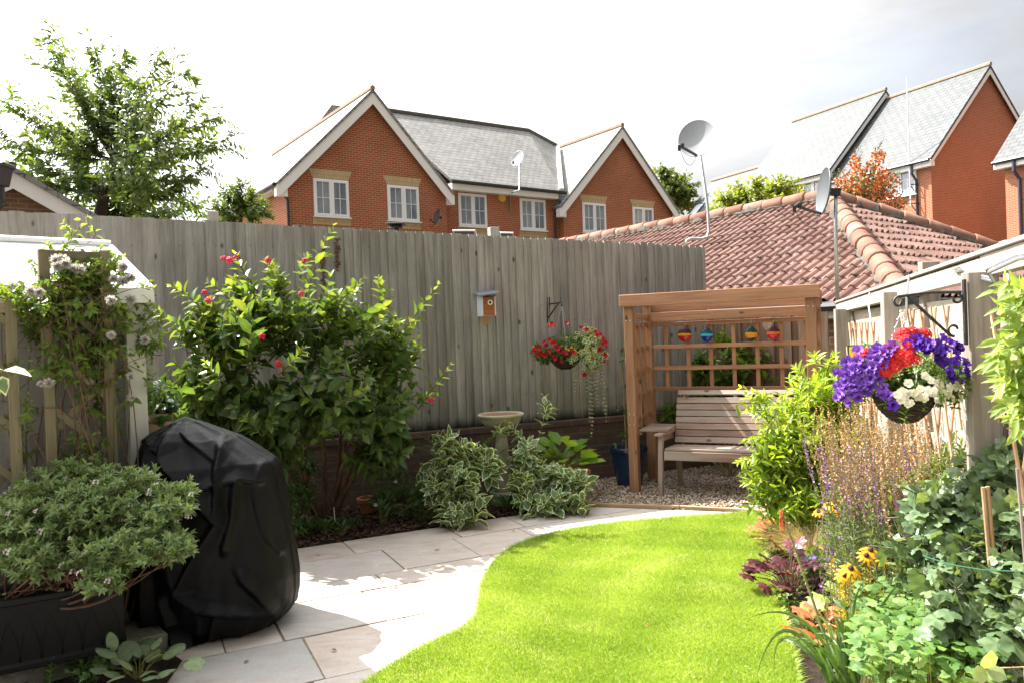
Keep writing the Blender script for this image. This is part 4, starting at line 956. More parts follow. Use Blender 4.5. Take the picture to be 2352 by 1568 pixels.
# ------------------------------------------------------------------ trellised fence down the right side
RP0 = V((1.93, 3.25, 0)); RD = V((.272, 1, 0)).normalized(); RN = V((-RD.y, RD.x, 0))
def RF(s, z, out=0.0): return RP0 + RD * s + RN * out + Z * z
def sof(px):      # station along the right-hand fence face seen at column px
    p = ON(px, 700, RP0, RN); return (p - RP0).dot(RD)
def right_fence():
    root = thing('trellis_fence', 'sunlit pale timber fence with bleached posts and expanding willow trellis on the right', 'fence', RF(0, 0))
    tz = lambda s: 1.795 - .018 * s
    for px, top, w_ in ((2252, 1.775, .105), (2047, 1.77, .10), (1933, 1.715, .115)):
        p = ON(px, 700, RP0 + RN * .05, RN); m = MB(); m.beam(V((p.x, p.y, -.05)), V((p.x, p.y, top)), w_, w_ * .85, RD); m.build('post', M_GREYPOST, root, bevel=.004)
    p = ON(2134, 640, RP0 - RN * .06, RN); m = MB(); m.beam(V((p.x, p.y, 0)), V((p.x, p.y, 1.905)), .085, .085, RD); m.build('post', M_GREYPOST, root, bevel=.004)
    s0, s1 = -1.3, sof(1926); sj = sof(2268)
    m = MB(); m.beam(RF(s0, tz(s0)), RF(sj - .01, tz(sj)), .05, .085); m.beam(RF(sj, tz(sj) - .006), RF(s1, tz(s1)), .05, .08); m.beam(RF(s0, tz(s0) + .052), RF(s1, tz(s1) + .052), .075, .018); m.build('top_rail', M_PALE, root, bevel=.003)
    m = MB(); z = .06
    while z < 1.66:
        for a_, b_ in ((s0, .0), (.0, 1.83), (1.83, s1)): m.beam(RF(a_, z + .07 + rnd.uniform(-.006, .006), -.055 + rnd.uniform(0, .008)), RF(b_, z + .07 + rnd.uniform(-.006, .006), -.05 + rnd.uniform(0, .008)), .014, .15, Z + RN * .12)
        z += .135
    m.build('board_panel', M_PALE, root)
    # expanding willow trellis: crossing laths
    for (a_, b_, z0, z1) in ((sof(2222), sof(2066), .6, 1.66), (sof(2030), sof(1950), .45, 1.60), (-1.2, sof(2290), .4, 1.62)):
        m = MB(); n = max(3, int((b_ - a_) / .21))
        hgt = z1 - z0; run = hgt * .42
        for i in range(-4, n + 4):
            for dr in (-1, 1):
                x0 = a_ + (b_ - a_) * i / n; x1 = x0 + run * dr; q0, q1 = V((x0, z0)), V((x1, z1))
                pts = []
                for k in range(7):
                    f = k / 6; x = x0 + (x1 - x0) * f
                    if a_ - .005 <= x <= b_ + .005: pts.append(RF(x + rnd.uniform(-.004, .004), z0 + hgt * f, .028 + .006 * dr))
                if len(pts) > 1: m.tube(pts, .0065, 5)
        m.build('willow_trellis', M_WILLOW, root)
    m = MB(); q = [RF(sof(2215), 1.80, .03), RF(sof(2228) - .1, 1.80, .05), RF(-.25, 1.77, .06), RF(-.5, 1.73, .05), RF(-.55, 1.76, .08), RF(-.75, 1.79, .05), RF(-1.1, 1.78, .03)]
    m.tube(q, .006, 6); m.tube([p_ + V((.004, .02, .012)) for p_ in q], .005, 6); m.build('cable', M_GALV, root); m = MB(); m.tube([RF(sof(2110), 1.84, .04), RF(sof(2112), 1.72, .06), RF(sof(2108), 1.60, .06)], .006, 6); m.build('cable', M_GALV, root); m = MB(); m.tube([RF(sof(2010), 1.80, .03), RF(sof(2018), 1.70, .06), RF(sof(2022), 1.62, .06)], .006, 6)
    m.build('cable', M_GALV, root)
    m = MB(); q = AY(2345, 600, 2.78); m.tube([AY(2352, 540, 2.9), AY(2335, 590, 2.85), AY(2332, 640, 2.8), AY(2338, 690, 2.78), AY(2334, 740, 2.75)], .0025, 5); m.build('wire', M_UPVC, root)
right_fence()

# ------------------------------------------------------------------ shed with white roof behind the clematis trellis
SE = V((-2.12, 4.42, 0)); SDv = V((.75, .66, 0)).normalized(); SB = V((-SDv.y, SDv.x, 0))
def S(u, b, z): return SE + SDv * u + SB * b + Z * z
def shed():
    root = thing('garden_shed', 'white-roofed concrete-panelled shed half hidden behind the clematis', 'shed', S(-.3, .3, 0))
    t = NT('stained_panel'); p = t.pos(); z = t.n('SeparateXYZ', {0: p}).outputs[2]; n = t.noise(t.map(p, (3, 3, .8)), 2.5, 5, .65)
    c = t.mix(t.ramp(t.math('ADD', t.math('MULTIPLY', z, -.4), t.math('MULTIPLY', n, 1.3)), [(.15, 0.0), (.6, .9)]), (.30, .29, .265), (.105, .105, .05))
    c = t.mix(.4, c, t.ramp(t.noise(p, 70, 4, .7), [(.3, (.4, .4, .4)), (.7, (1.0, 1.0, 1.0))]), 'MULTIPLY')
    M_PANEL = t.done(t.bsdf(c, .9, t.bump(t.noise(p, 80, 3), .5, .005), .2))
    t = NT('frosted_roofing'); c = t.ramp(t.noise(t.pos(), 5, 5, .6), [(.3, (.72, .72, .70)), (.7, (.82, .82, .81))]); M_ROOFW = t.done(t.bsdf(c, .35, None, .5))
    m = MB(); m.prism([S(-2.2, .06, .0), S(-.08, .06, 0), S(-.08, .06, 1.9), S(-2.2, .06, 1.9)], SB * .05); m.prism([S(-.085, .12, 0), S(-.085, 1.4, 0), S(-.085, 1.4, 1.9), S(-.085, .75, 2.2), S(-.085, .12, 1.9)], SDv * -.05); m.build('wall', M_PANEL, root)
    m = MB(); slab(m, [S(-2.3, -.08, 1.945), S(.03, -.08, 1.945), S(.03, .74, 2.275), S(-2.3, .74, 2.275)], .014); slab(m, [S(-2.3, .74, 2.275), S(.03, .74, 2.275), S(.03, 1.55, 1.95), S(-2.3, 1.55, 1.95)], .014)
    rf = m.build('roof', M_ROOFW, root)
    m = MB(); m.tube([S(-2.3, .74, 2.29), S(.03, .74, 2.29)], .022, 6)
    for u in (-2.0, -1.36, -.70): m.beam(S(u, -.07, 1.965), S(u, .72, 2.283), .035, .02)
    m.build('roof_strip', M_WHITE, rf)
    m = MB(); m.beam(S(-2.3, -.09, 1.90), S(.04, -.09, 1.90), .03, .085); m.beam(S(.03, -.08, 1.92), S(.03, .74, 2.25), .03, .07); m.build('fascia', M_WHITE, root, bevel=.003)
    m = MB(); m.beam(S(-.05, .0, .13), S(-.05, .0, 1.86), .075, .10, SDv); m.build('corner_post', plain('off_white_plastic', (.52, .52, .45), .5, 0, .4, .08), root, bevel=.004)
    m = MB(); m.beam(S(-.05, -.0, .10), S(-.05, .0, .115), .12, .16, SDv); m.build('foot_plate', M_BLACKPL, root)
shed()
def trellis():
    # stands a hand's breadth in front of the shed
    T0 = S(-.06, -.16, 0)
    TP = lambda px, z, o=0.0: (lambda p: V((p.x, p.y, z)) + SB * o)(ON(px, 800, T0, SB))
    root = thing('garden_trellis', 'mossy wooden diamond trellis panel carrying the clematis in front of the shed', 'trellis', TP(180, 0))
    for px, top in ((247, 2.135), (108, 2.13)):
        m = MB(); m.beam(TP(px, .1), TP(px, top), .045, .05, SDv); m.build('post', M_TRELLIS, root, bevel=.003)
    m = MB(); m.beam(TP(104, 2.10), TP(250, 2.10), .035, .055); m.beam(TP(104, .35), TP(250, .35), .035, .05); m.build('rail', M_TRELLIS, root, bevel=.003)
    def lat(root, pa, pb, za, zb, step):
        m = MB(); a_, b_ = TP(pa, 0), TP(pb, 0); L = (b_ - a_).length; d = (b_ - a_).normalized(); H_ = zb - za
        for dr in (1, -1):
            k = -H_
            while k < L + H_:
                pts = []
                x0, x1 = k, k + H_ * dr
                # clip to panel
                lo = max(min(x0, x1), 0); hi = min(max(x0, x1), L)
                if hi - lo > .03:
                    f = lambda x: (x - x0) / (x1 - x0)
                    m.beam(a_ + d * lo + Z * (za + H_ * f(lo)) + SB * (.008 * dr + .002), a_ + d * hi + Z * (za + H_ * f(hi)) + SB * (.008 * dr + .002), .012, .034, SB.cross(d))
                k += step
        m.build('lattice', M_TRELLIS, root)
    lat(root, 110, 246, .35, 2.08, .30)
    root2 = thing('garden_trellis', 'lower mossy wooden diamond trellis panel cut by the left edge', 'trellis', TP(0, 0))
    m = MB(); m.beam(TP(27, .1), TP(27, 1.86), .045, .05, SDv); m.build('post', M_TRELLIS, root2, bevel=.003)
    m = MB(); m.beam(TP(-120, 1.83), TP(35, 1.83), .035, .05); m.beam(TP(-120, .35), TP(30, .35), .035, .05); m.build('rail', M_TRELLIS, root2, bevel=.003)
    lat(root2, -120, 26, .35, 1.82, .26)
    return TP
TPX = trellis()
# concrete plinth
PLA = G(389, 1497); 
m = MB(); q = [V((-3.4, 2.75, 0)), PLA + V((-.02, -.03, 0)), PLA + (SB * .66), V((-3.3, 4.3, 0))]
pq = [V((-2.95, 3.27, 0)), V((PLA.x, PLA.y, 0)), V((PLA.x, PLA.y, 0)) + V((-.50, .62, 0)), V((-3.3, 4.2, 0))]
m.prism([p + Z * .105 for p in pq], V((0, 0, -.15))); tag(m.build('concrete_plinth', M_CONC, bevel=.012), 'rough concrete slab under the black planter', 'slab')
flat('corner_soil', [V((-3, 2.6, 0)), V((-1.55, 2.6, 0)), V((PLA.x + .12, PLA.y - .12, 0)), V((PLA.x, PLA.y, 0)), V((-2.95, 3.27, 0))], .004, M_SOIL)

# ------------------------------------------------------------------ planter trough
def planter():
    a_ = G(287, 1489, .105); d = V((.868, .496, 0)); b = V((-.496, .868, 0)); L = 1.15; Wd = .26; Hh = .345; t_ = .03
    P = lambda u, v, z: a_ + d * u + b * v + Z * z
    root = thing('planter_trough', 'long black planter trough with embossed gothic arches', 'planter', P(-L / 2, Wd / 2, 0))
    M_PL = plain('black_resin', (.0055, .0055, .006), .55, 0, .25, .25, 10, .15)
    m = MB(); out = [P(-L, 0, 0), P(0, 0, 0), P(0, Wd, 0), P(-L, Wd, 0)]
    def ring(off, z): return [P(-L - off, -off, z), P(off, -off, z), P(off, Wd + off, z), P(-L - off, Wd + off, z)]
    rs = [ring(0, 0), ring(.012, 0), ring(.012, .03), ring(.0, .035), ring(.006, Hh - .03), ring(.02, Hh - .03), ring(.02, Hh), ring(-.02, Hh), ring(-.025, Hh - .06)]
    vs = [p for r_ in rs for p in r_]; fs = []
    for i in range(len(rs) - 1):
        for k in range(4): k2 = (k + 1) % 4; fs.append((i * 4 + k, i * 4 + k2, i * 4 + 4 + k2, i * 4 + 4 + k))
    fs.append((0, 1, 2, 3)); m.add(vs, fs, None, .5); m.build('trough', M_PL, root, bevel=.004)
    m = MB()
    for i in range(13):
        u0 = -L + .02 + i * .086
        for s_ in (1, -1):
            pts = [];
            for k in range(9):
                f = k / 8; x = u0 + (.0 if s_ > 0 else .172) + s_ * .086 * (1 - math.sqrt(max(0, 1 - f ** 1.6))) ** 1.0; pts.append(P(min(max(x, -L + .01), -.01), -.002, .04 + .24 * f))
            if u0 + .172 < -.005: m.tube(pts, .004, 5)
    m.build('arch_relief', M_PL, root, smooth=True)
    m = MB(); m.add(ring(-.022, Hh - .05), [(0, 1, 2, 3)]); m.build('potting_soil', M_SOIL, root)
    return P
PLP = planter()

# ------------------------------------------------------------------ covered barbecue
def barbecue():
    t = NT('black_cover_fabric'); p = t.pos(); n = t.noise(p, 500, 2, .5); n2 = t.noise(p, 5, 4, .6)
    c = t.ramp(n2, [(.3, (.0022, .0022, .0027)), (.7, (.0036, .0034, .0042))])
    mat = t.done(t.bsdf(c, .46, t.bump(t.math('ADD', t.math('MULTIPLY', n, .15), t.noise(p, 26, 4, .6)), .25, .012), .17, 0))
    Dp = 4.42
    root = thing('covered_barbecue', 'barbecue under a loose black fabric cover standing on the paving', 'barbecue', V((-1.6, Dp, 0)))
    # silhouette: image row, left column, right column
    rows = [(957, 420, 426), (961, 411, 436), (968, 398, 452), (979, 372, 478), (992, 346, 508), (1008, 329, 543), (1028, 321, 572), (1050, 316, 601), (1068, 314, 625), (1084, 313, 633), (1100, 312, 637), (1150, 311, 648), (1200, 309, 658), (1250, 307, 668), (1300, 307, 677), (1345, 308, 684), (1385, 312, 685), (1415, 318, 680), (1440, 330, 664), (1462, 352, 640)]
    pts = []; nseg = 260
    zs = []
    for (y, l, r) in rows:
        a_, b_ = AY(l, y, Dp), AY(r, y, Dp); zs.append((a_.x, b_.x, (a_.z + b_.z) / 2))
    zb, zt = 0.012, zs[0][2]
    raw = zs; z_lo = raw[-1][2]
    prof = [(xl, xr, zb + (z - z_lo) * (zt - zb) / (zt - z_lo)) for xl, xr, z in raw]
    # resample finely
    nz = 130; out = []
    cum = [0]
    for i in range(1, len(prof)): cum.append(cum[-1] + math.hypot(prof[i][1] - prof[i - 1][1], prof[i][2] - prof[i - 1][2]))
    for k in range(nz + 1):
        s = cum[-1] * k / nz; i = max(j for j in range(len(cum)) if cum[j] <= s + 1e-9); i = min(i, len(prof) - 2); f = (s - cum[i]) / (cum[i + 1] - cum[i])
        out.append(tuple(prof[i][q] * (1 - f) + prof[i + 1][q] * f for q in range(3)))
    vs = []; fs = []
    # creases of the fabric: polylines across the front (x from left to right, y downwards, both 0-1), height, soft and sharp side widths
    CR = [([(.30, .0), (.31, .17), (.46, .32), (.62, .46)], .050, .10, .022), ([(.60, .08), (.625, .29), (.615, .47)], .040, .07, .020), ([(.30, .02), (.21, .14), (.20, .30), (.26, .55), (.40, .76)], .035, .06, .02),
          ([(.72, .29), (.70, .45), (.665, .58)], .042, .05, .016), ([(.61, .30), (.72, .285), (.84, .31)], .030, .05, .02), ([(.62, .47), (.50, .62), (.40, .77)], .040, .09, .02), ([(.40, .77), (.53, .85), (.70, .88), (.87, .90)], .045, .06, .018),
          ([(.75, .73), (.82, .81), (.87, .90)], .038, .07, .018), ([(.10, .10), (.17, .09), (.29, .15)], .030, .04, .015), ([(.28, .38), (.33, .60), (.42, .78)], .034, .06, .02), ([(.84, .20), (.80, .34), (.86, .56), (.93, .64)], .022, .06, .02),
          ([(.54, .32), (.60, .30)], .03, .05, .02), ([(.36, .06), (.52, .14), (.66, .22)], .018, .06, .02), ([(.12, .5), (.2, .7), (.22, .95)], .035, .06, .02), ([(.30, .80), (.36, .93), (.34, 1.0)], .035, .05, .02), ([(.02, .35), (.08, .6), (.10, .95)], .03, .05, .02), ([(.62, .9), (.58, 1.0)], .03, .05, .02)]
    SEG = []
    for pl, am_, w1, w2 in CR:
        for (xa, ya), (xb, yb) in zip(pl[:-1], pl[1:]): SEG.append((xa, ya, xb - xa, yb - ya, (xb - xa) ** 2 + (yb - ya) ** 2, am_, w1, w2))
    def crease(x, y):
        best = 0.0
        for xa, ya, dx, dy, l2, am_, w1, w2 in SEG:
            f = ((x - xa) * dx + (y - ya) * dy) / l2; f = 0.0 if f < 0 else 1.0 if f > 1 else f
            ex, ey = x - xa - dx * f, y - ya - dy * f; d = math.hypot(ex, ey); w = w1 if ex * dy - ey * dx > 0 else w2
            if d < w: best = max(best, am_ * (1 - d / w) ** 1.4)
        return best
    xmin, xmax = min(o[0] for o in out), max(o[1] for o in out)
    for k, (xl, xr, z) in enumerate(out):
        cx, a_ = (xl + xr) / 2, (xr - xl) / 2; t_ = k / nz
        dep = .36 * min(1, (a_ / .42)) * (.75 + .25 * t_)
        for j in range(nseg):
            th = 2 * PI * j / nseg; ct, st = math.cos(th), math.sin(th)
            sq = 1 / (abs(ct) ** 3.0 + abs(st) ** 3.0) ** (1 / 3.0) if t_ > .2 else 1.0
            sq = 1 + (sq - 1) * .55
            q = V((ct * 1.1, st * 1.1, z * 1.3))
            d2 = abs(mnoise.noise(V((ct * 1.9, st * 1.9, z * .9 + th * .35)) + V((5, 2, 9)))); d2 = 1 - min(1, d2 * 4.5)
            d3 = mnoise.noise(V((ct * 3.2, st * 3.2, z * 3.4))) * .5 + mnoise.noise(V((ct * 7, st * 7, z * 6))) * .22
            am = min(1, t_ * 3.2)
            disp = am * (.022 * d3 - .012)
            if st > -.15: disp += am * .03 * d2
            else:
                xn = (cx + a_ * ct - xmin) / (xmax - xmin); yn = 1 - (z - zb) / (zt - zb)
                disp += crease(xn + .012 * d3, yn) * min(1, .35 + t_ * 3)
            side = abs(ct) ** 8
            disp *= (1 - .72 * side)
            if t_ > .86: disp += (t_ - .86) * .12 * (d2 - .4) * (1 - .6 * side)
            rx = a_ * sq + disp; ry = dep * sq + disp * 1.4
            zz = z + (.012 * mnoise.noise(q * 3) if .05 < t_ < .95 else 0)
            # hem pools lower at the front left, lifts at the front right
            vs.append((cx + rx * ct, Dp + .02 + ry * st, max(.006, zz)))
    for k in range(nz):
        for j in range(nseg): j2 = (j + 1) % nseg; fs.append((k * nseg + j, k * nseg + j2, (k + 1) * nseg + j2, (k + 1) * nseg + j))
    fs.append(tuple(range(nseg))[::-1])
    m = MB(); m.add(vs, fs, [[(0, 0)] * len(f) for f in fs], .5); m.build('cover', mat, root, smooth=True)
    # the loose flap that trails on to the slab at the lower left
    m = MB(); vs = []; fs = []; nx, ny = 26, 14
    c0, c1 = G(312, 1385), G(395, 1503); c2, c3 = G(500, 1470), G(470, 1400)
    for i in range(nx + 1):
        for j in range(ny + 1):
            f, g = i / nx, j / ny; base = (c0 * (1 - g) + c1 * g) * (1 - f) + (c3 * (1 - g) + c2 * g) * f
            h = .012 + .30 * (1 - g) ** 1.6 + .03 * max(0, mnoise.noise(V((f * 5, g * 1.5, 2)))) + .09 * f * (1 - g) + .02 * (1 - abs(mnoise.noise(V((f * 7 + g * 2, 1, 4)))) * 3) * (1 - g)
            if f < .5 and g < .97: h = max(h, .115)
            vs.append((base.x, base.y, max(.012, h)))
    for i in range(nx):
        for j in range(ny): o = i * (ny + 1) + j; fs.append((o, o + 1, o + ny + 2, o + ny + 1))
    m.add(vs, fs, [[(0, 0)] * 4 for f in fs], .5); m.build('hem_flap', mat, root, smooth=True)
barbecue()

# ------------------------------------------------------------------ bird box
def bird_box():
    c = lambda px, py, o: ON(px, py, FA + FN * o, FN)
    s0 = (ON(1110, 710, FA, FN) - FA).dot(FD); zc = ON(1110, 704, FA + FN * .1, FN).z
    Q = lambda u, o, z: fp(s0 + u, zc + z, o)
    root = thing('bird_box', 'white bird box with brown front and grey slanting lid on the tall fence', 'bird box', Q(0, 0, -.1))
    M_BOXW = plain('chalk_white_paint', (.62, .64, .68), .6, 0, .3, .08, 8, .1); M_BR = wood('rust_stain', (.22, .07, .02), (.30, .10, .03), (.36, .13, .045), .6, .3, 30, False, .08)
    w_, dpt, hb, hf = .15, .16, .115, .075
    m = MB()
    for u in (-w_ / 2, w_ / 2): m.prism([Q(u, .02, -.10), Q(u, .02 + dpt, -.10), Q(u, .02 + dpt, hf + .02), Q(u, .02, hb)], FD * (.014 if u < 0 else -.014))
    m.prism([Q(-w_ / 2 + .014, .02, -.1), Q(w_ / 2 - .014, .02, -.1), Q(w_ / 2 - .014, .02 + dpt, -.1), Q(-w_ / 2 + .014, .02 + dpt, -.1)], Z * .012)
    m.build('side_panel', M_BOXW, root)
    m = MB(); m.prism([Q(-w_ / 2 + .0145, .03 + dpt - .016, -.097), Q(w_ / 2 - .0145, .03 + dpt - .016, -.097), Q(w_ / 2 - .0145, .03 + dpt - .016, hf + .015), Q(-w_ / 2 + .0145, .03 + dpt - .016, hf + .015)], FN * .012); m.build('front_panel', M_BR, root)
    m = MB(); m.prism([Q(-w_ / 2 - .035, -.0, hb + .02), Q(w_ / 2 + .035, 0, hb + .045), Q(w_ / 2 + .035, dpt + .07, hf + .05), Q(-w_ / 2 - .035, dpt + .07, hf + .02)], Z * .012); m.build('lid', plain('grey_lead_paint', (.20, .21, .24), .55), root)
    hc = Q(.012, .027 + dpt, .035); m = MB(); m.lathe([(.015, 0), (.0155, .006), (.026, .006), (.027, 0)], hc, 24, axis=FN); m.build('entrance_ring', plain('cream_plastic', (.75, .70, .58), .4), root, smooth=False)
    m = MB(); m.lathe([(0, .001), (.0155, .001), (.0155, -.002)], hc, 20, axis=FN); m.build('entrance_hole', M_BLACKPL, root)
    m = MB(); m.beam(Q(.0, .017, -.06), Q(0, .017, -.185), .09, .02, FN); m.build('back_board', M_EDGING, root)
bird_box()
# ------------------------------------------------------------------ bird bath
def bird_bath():
    t = NT('mossy_stone'); p = t.pos(); z = t.n('SeparateXYZ', {0: p}).outputs[2]; n = t.noise(p, 14, 6, .7)
    c = t.ramp(n, [(.3, (.25, .22, .15)), (.55, (.42, .39, .31)), (.75, (.52, .49, .42))])
    c = t.mix(t.ramp(t.noise(p, 7, 5, .65), [(.42, 0.0), (.65, .75)]), c, (.19, .18, .075))
    M_ST = t.done(t.bsdf(c, .9, t.bump(n, .6, .01), .2))
    b = AY(1157, 1140, 7.35); zt = AY(1158, 948, 7.35).z; b = V((b.x, b.y, 0)); h = zt
    root = thing('bird_bath', 'mossy stone bird bath on a twisted pedestal beside the fence', 'bird bath', b)
    m = MB(); prof = [(0, 0), (.12, 0), (.125, .035), (.105, .05), (.10, .075), (.115, .085), (.11, .10), (.075, .115)]; m.lathe(prof, b, 32); m.build('foot', M_ST, root, smooth=False, bevel=0)
    m = MB(); vs = []; fs = []; nk, nj = 40, 48
    for k in range(nk + 1):
        f = k / nk; z_ = .11 + f * (h - .32); rr = .068 - .016 * f + .012 * math.sin(f * PI)
        for j in range(nj):
            th = 2 * PI * j / nj; tw = .012 * math.cos(4 * (th + f * 3.4)) * math.sin(min(1, f * 1.25) * PI) ** .5; vs.append(b + V(((rr + tw) * math.cos(th), (rr + tw) * math.sin(th), z_)))
    for k in range(nk):
        for j in range(nj): j2 = (j + 1) % nj; fs.append((k * nj + j, k * nj + j2, (k + 1) * nj + j2, (k + 1) * nj + j))
    m.add(vs, fs, None, .5); m.build('pedestal', M_ST, root, smooth=True)
    m = MB(); q = h - .22; m.lathe([(.05, q), (.07, q + .005), (.072, q + .02), (.055, q + .03), (.06, q + .05), (.085, q + .075), (.088, q + .085), (.0, q + .085)], b, 32)
    for k in range(4):
        a_ = PI / 4 + k * PI / 2; d = V((math.cos(a_), math.sin(a_), 0)); m.tube([b + d * .05 + Z * (q + .03), b + d * .085 + Z * (q + .055), b + d * .105 + Z * (q + .045), b + d * .10 + Z * (q + .03), b + d * .088 + Z * (q + .035)], [.012, .013, .012, .01, .007], 8)
    m.build('capital', M_ST, root, smooth=True)
    m = MB(); q = h; R = .222; vs = []; prof = [(.08, -.135), (.13, -.125), (.165, -.10), (.188, -.07), (.197, -.035), (.205, -.032), (.222, -.022), (.224, -.006), (.214, .0), (.196, -.004), (.185, -.022), (.13, -.04), (0, -.045)]
    nj = 64; fs = []
    for i, (rr, zz) in enumerate(prof):
        for j in range(nj):
            th = 2 * PI * j / nj; r2 = rr * (1 + (.018 * math.cos(22 * th) if 1 <= i <= 3 else 0)); vs.append(b + V((r2 * math.cos(th), r2 * math.sin(th), q + zz)))
    for i in range(len(prof) - 1):
        for j in range(nj): j2 = (j + 1) % nj; fs.append((i * nj + j, i * nj + j2, (i + 1) * nj + j2, (i + 1) * nj + j))
    m.add(vs, fs, None, .5); bs = m.build('basin', M_ST, root, smooth=True)
    m = MB(); m.lathe([(0, h - .012), (.19, h - .012)], b, 40); m.build('debris', plain('rusty_debris', (.22, .12, .07), .8, 0, .3, .5, 25, .6), bs)
bird_bath()
# ------------------------------------------------------------------ pots
def pot(name, label, c, r0, r1, h, mat, lip=.012, rim=.04, cat='plant pot', n=36):
    root = thing(name, label, cat, c)
    m = MB(); m.lathe([(0, 0), (r0, 0), (r0 + (r1 - r0) * (1 - rim / h), h - rim), (r1 + lip, h - rim), (r1 + lip * 1.1, h - .006), (r1 + lip * .7, h), (r1 - .012, h), (r1 - .018, h - .05)], c, n); m.build('body', mat, root, smooth=False, bevel=.002)
    m = MB(); m.lathe([(r1 - .015, h - .035), (0, h - .03)], c, 24); m.build('compost', M_SOIL, root)
    return root
M_BLUE = plain('blue_glaze', (.008, .022, .055), .18, 0, .6, .3, 6, .05); M_TERRA = plain('terracotta', (.36, .13, .06), .8, 0, .3, .25, 10, .2); M_OCHRE = plain('ochre_stone', (.42, .33, .15), .85, 0, .3, .4, 14, .6)
BP = AY(1446, 1103, 8.0); BP = V((BP.x, BP.y, 0)); pot('glazed_pot', 'tall dark blue glazed pot standing behind the arbour post', BP, .13, .185, .40, M_BLUE)
TP_ = AY(1327, 1110, 7.75); TP_ = V((TP_.x, TP_.y, 0)); pot('terracotta_pot', 'plain reddish terracotta pot behind the variegated shrub', TP_, .085, .125, .22, M_TERRA)
OP = AY(1283, 1128, 7.45); OP = V((OP.x, OP.y, 0)); pot('stone_pot', 'ochre patterned stone pot holding the hosta', OP, .12, .15, .22, M_OCHRE)
q = AY(845, 1165, 7.12); pot('orange_ball_pot', 'low orange-red pot hidden in shade at the foot of the wall', V((q.x, q.y, 0)), .06, .09, .15, M_TERRA)
def chimney_pot():
    b = AY(352, 1100, 5.35); top = AY(352, 948, 5.35).z; b = V((b.x, b.y, 0)); root = thing('chimney_pot', 'weathered clay chimney pot behind the covered barbecue', 'planter', b)
    m = MB(); h = top; r = .118; m.lathe([(.14, 0), (.135, h - .16), (r, h - .15), (r + .012, h - .13), (r + .004, h - .10), (r + .02, h - .08), (r + .008, h - .05), (r + .022, h - .03), (r + .022, h), (r - .02, h), (r - .02, h - .1)], b, 32); m.build('body', plain('pale_terracotta', (.36, .22, .15), .85, 0, .3, .3, 7, .3), root, smooth=True)
    return V((b.x, b.y, top))
CHP = chimney_pot()
# ------------------------------------------------------------------ brackets for the baskets
def wall_bracket():
    s = lambda px, py, o=.02: ON(px, py, FA + FN * o, FN)
    top, bot = s(1260, 684), s(1260, 741); arm = ON(1296, 694, FA + FN * .28, FN)
    root = thing('basket_bracket', 'small black iron bracket screwed to the tall fence', 'bracket', bot)
    m = MB(); m.beam(top + Z * .005, bot, .012, .034, FD); m.build('back_plate', M_IRON, root, bevel=.002)
    m = MB(); a_ = top - Z * .07; e = a_ + FN * .30 + FD * .0; m.beam(a_, e, .012, .014); m.tube([e, e + FN * .02 + Z * .005, e + FN * .035 - Z * .012, e + FN * .03 - Z * .03, e + FN * .012 - Z * .03], .008, 8); m.build('arm', M_IRON, root)
    m = MB(); m.tube([bot + Z * .05, a_ + FN * .25 - Z * .005], .007, 6)
    for k in range(5):
        p = (bot + Z * .05).lerp(a_ + FN * .25, .3 + k * .1); m.lathe([(0, -.014), (.012, 0), (0, .014)], p, 6, axis=(FN + Z))
    m.build('brace', M_IRON, root)
    return e + FN * .022 - Z * .035
HKL = wall_bracket()
def scroll_bracket():
    pp = ON(2216, 700, RP0 + RN * .115, RN); b = V((pp.x, pp.y, 0)); L = .225
    root = thing('scroll_bracket', 'black wrought iron scroll bracket holding the right-hand basket', 'bracket', b + Z * 1.4)
    P = lambda o, z: b + RN * o + Z * z
    m = MB(); m.beam(P(0, 1.748), P(0, 1.50), .012, .02, RD); m.build('back_plate', M_IRON, root, bevel=.002)
    m = MB(); za = 1.70; m.tube([P(0.01, za), P(L * .5, za + .004), P(L, za - .006)], .006, 6)
    def scroll(c, r, a0, a1, n=16, tight=.35): return [P(c[0] + r * (1 - (1 - tight) * k / n) * math.cos(a0 + (a1 - a0) * k / n), c[1] + r * (1 - (1 - tight) * k / n) * math.sin(a0 + (a1 - a0) * k / n)) for k in range(n + 1)]
    m.tube(scroll((L, za - .028), .023, PI / 2, -PI * 1.1), .005, 6); m.tube(scroll((.028, za - .025), .023, PI / 2, PI * 2.1), .005, 6); m.build('arm', M_IRON, root)
    m = MB(); q0, q1 = P(L - .03, za - .008), P(.05, 1.535)
    pts = [q0, q0.lerp(q1, .12) - Z * .0, q0.lerp(q1, .5), q0.lerp(q1, .9), q1]; m.tube(pts, .0055, 6)
    for k in range(14): f = .25 + k * .035; p = q0.lerp(q1, f); m.lathe([(0, -.008), (.0075 + .003 * math.sin(k * .9), 0), (0, .008)], p, 5, axis=(q1 - q0))
    m.tube(scroll((.038, 1.56), .027, -PI / 2, PI * 1.0), .005, 6); m.build('brace', M_IRON, root)
    return P(L - .006, za - .058)
HKR = scroll_bracket()
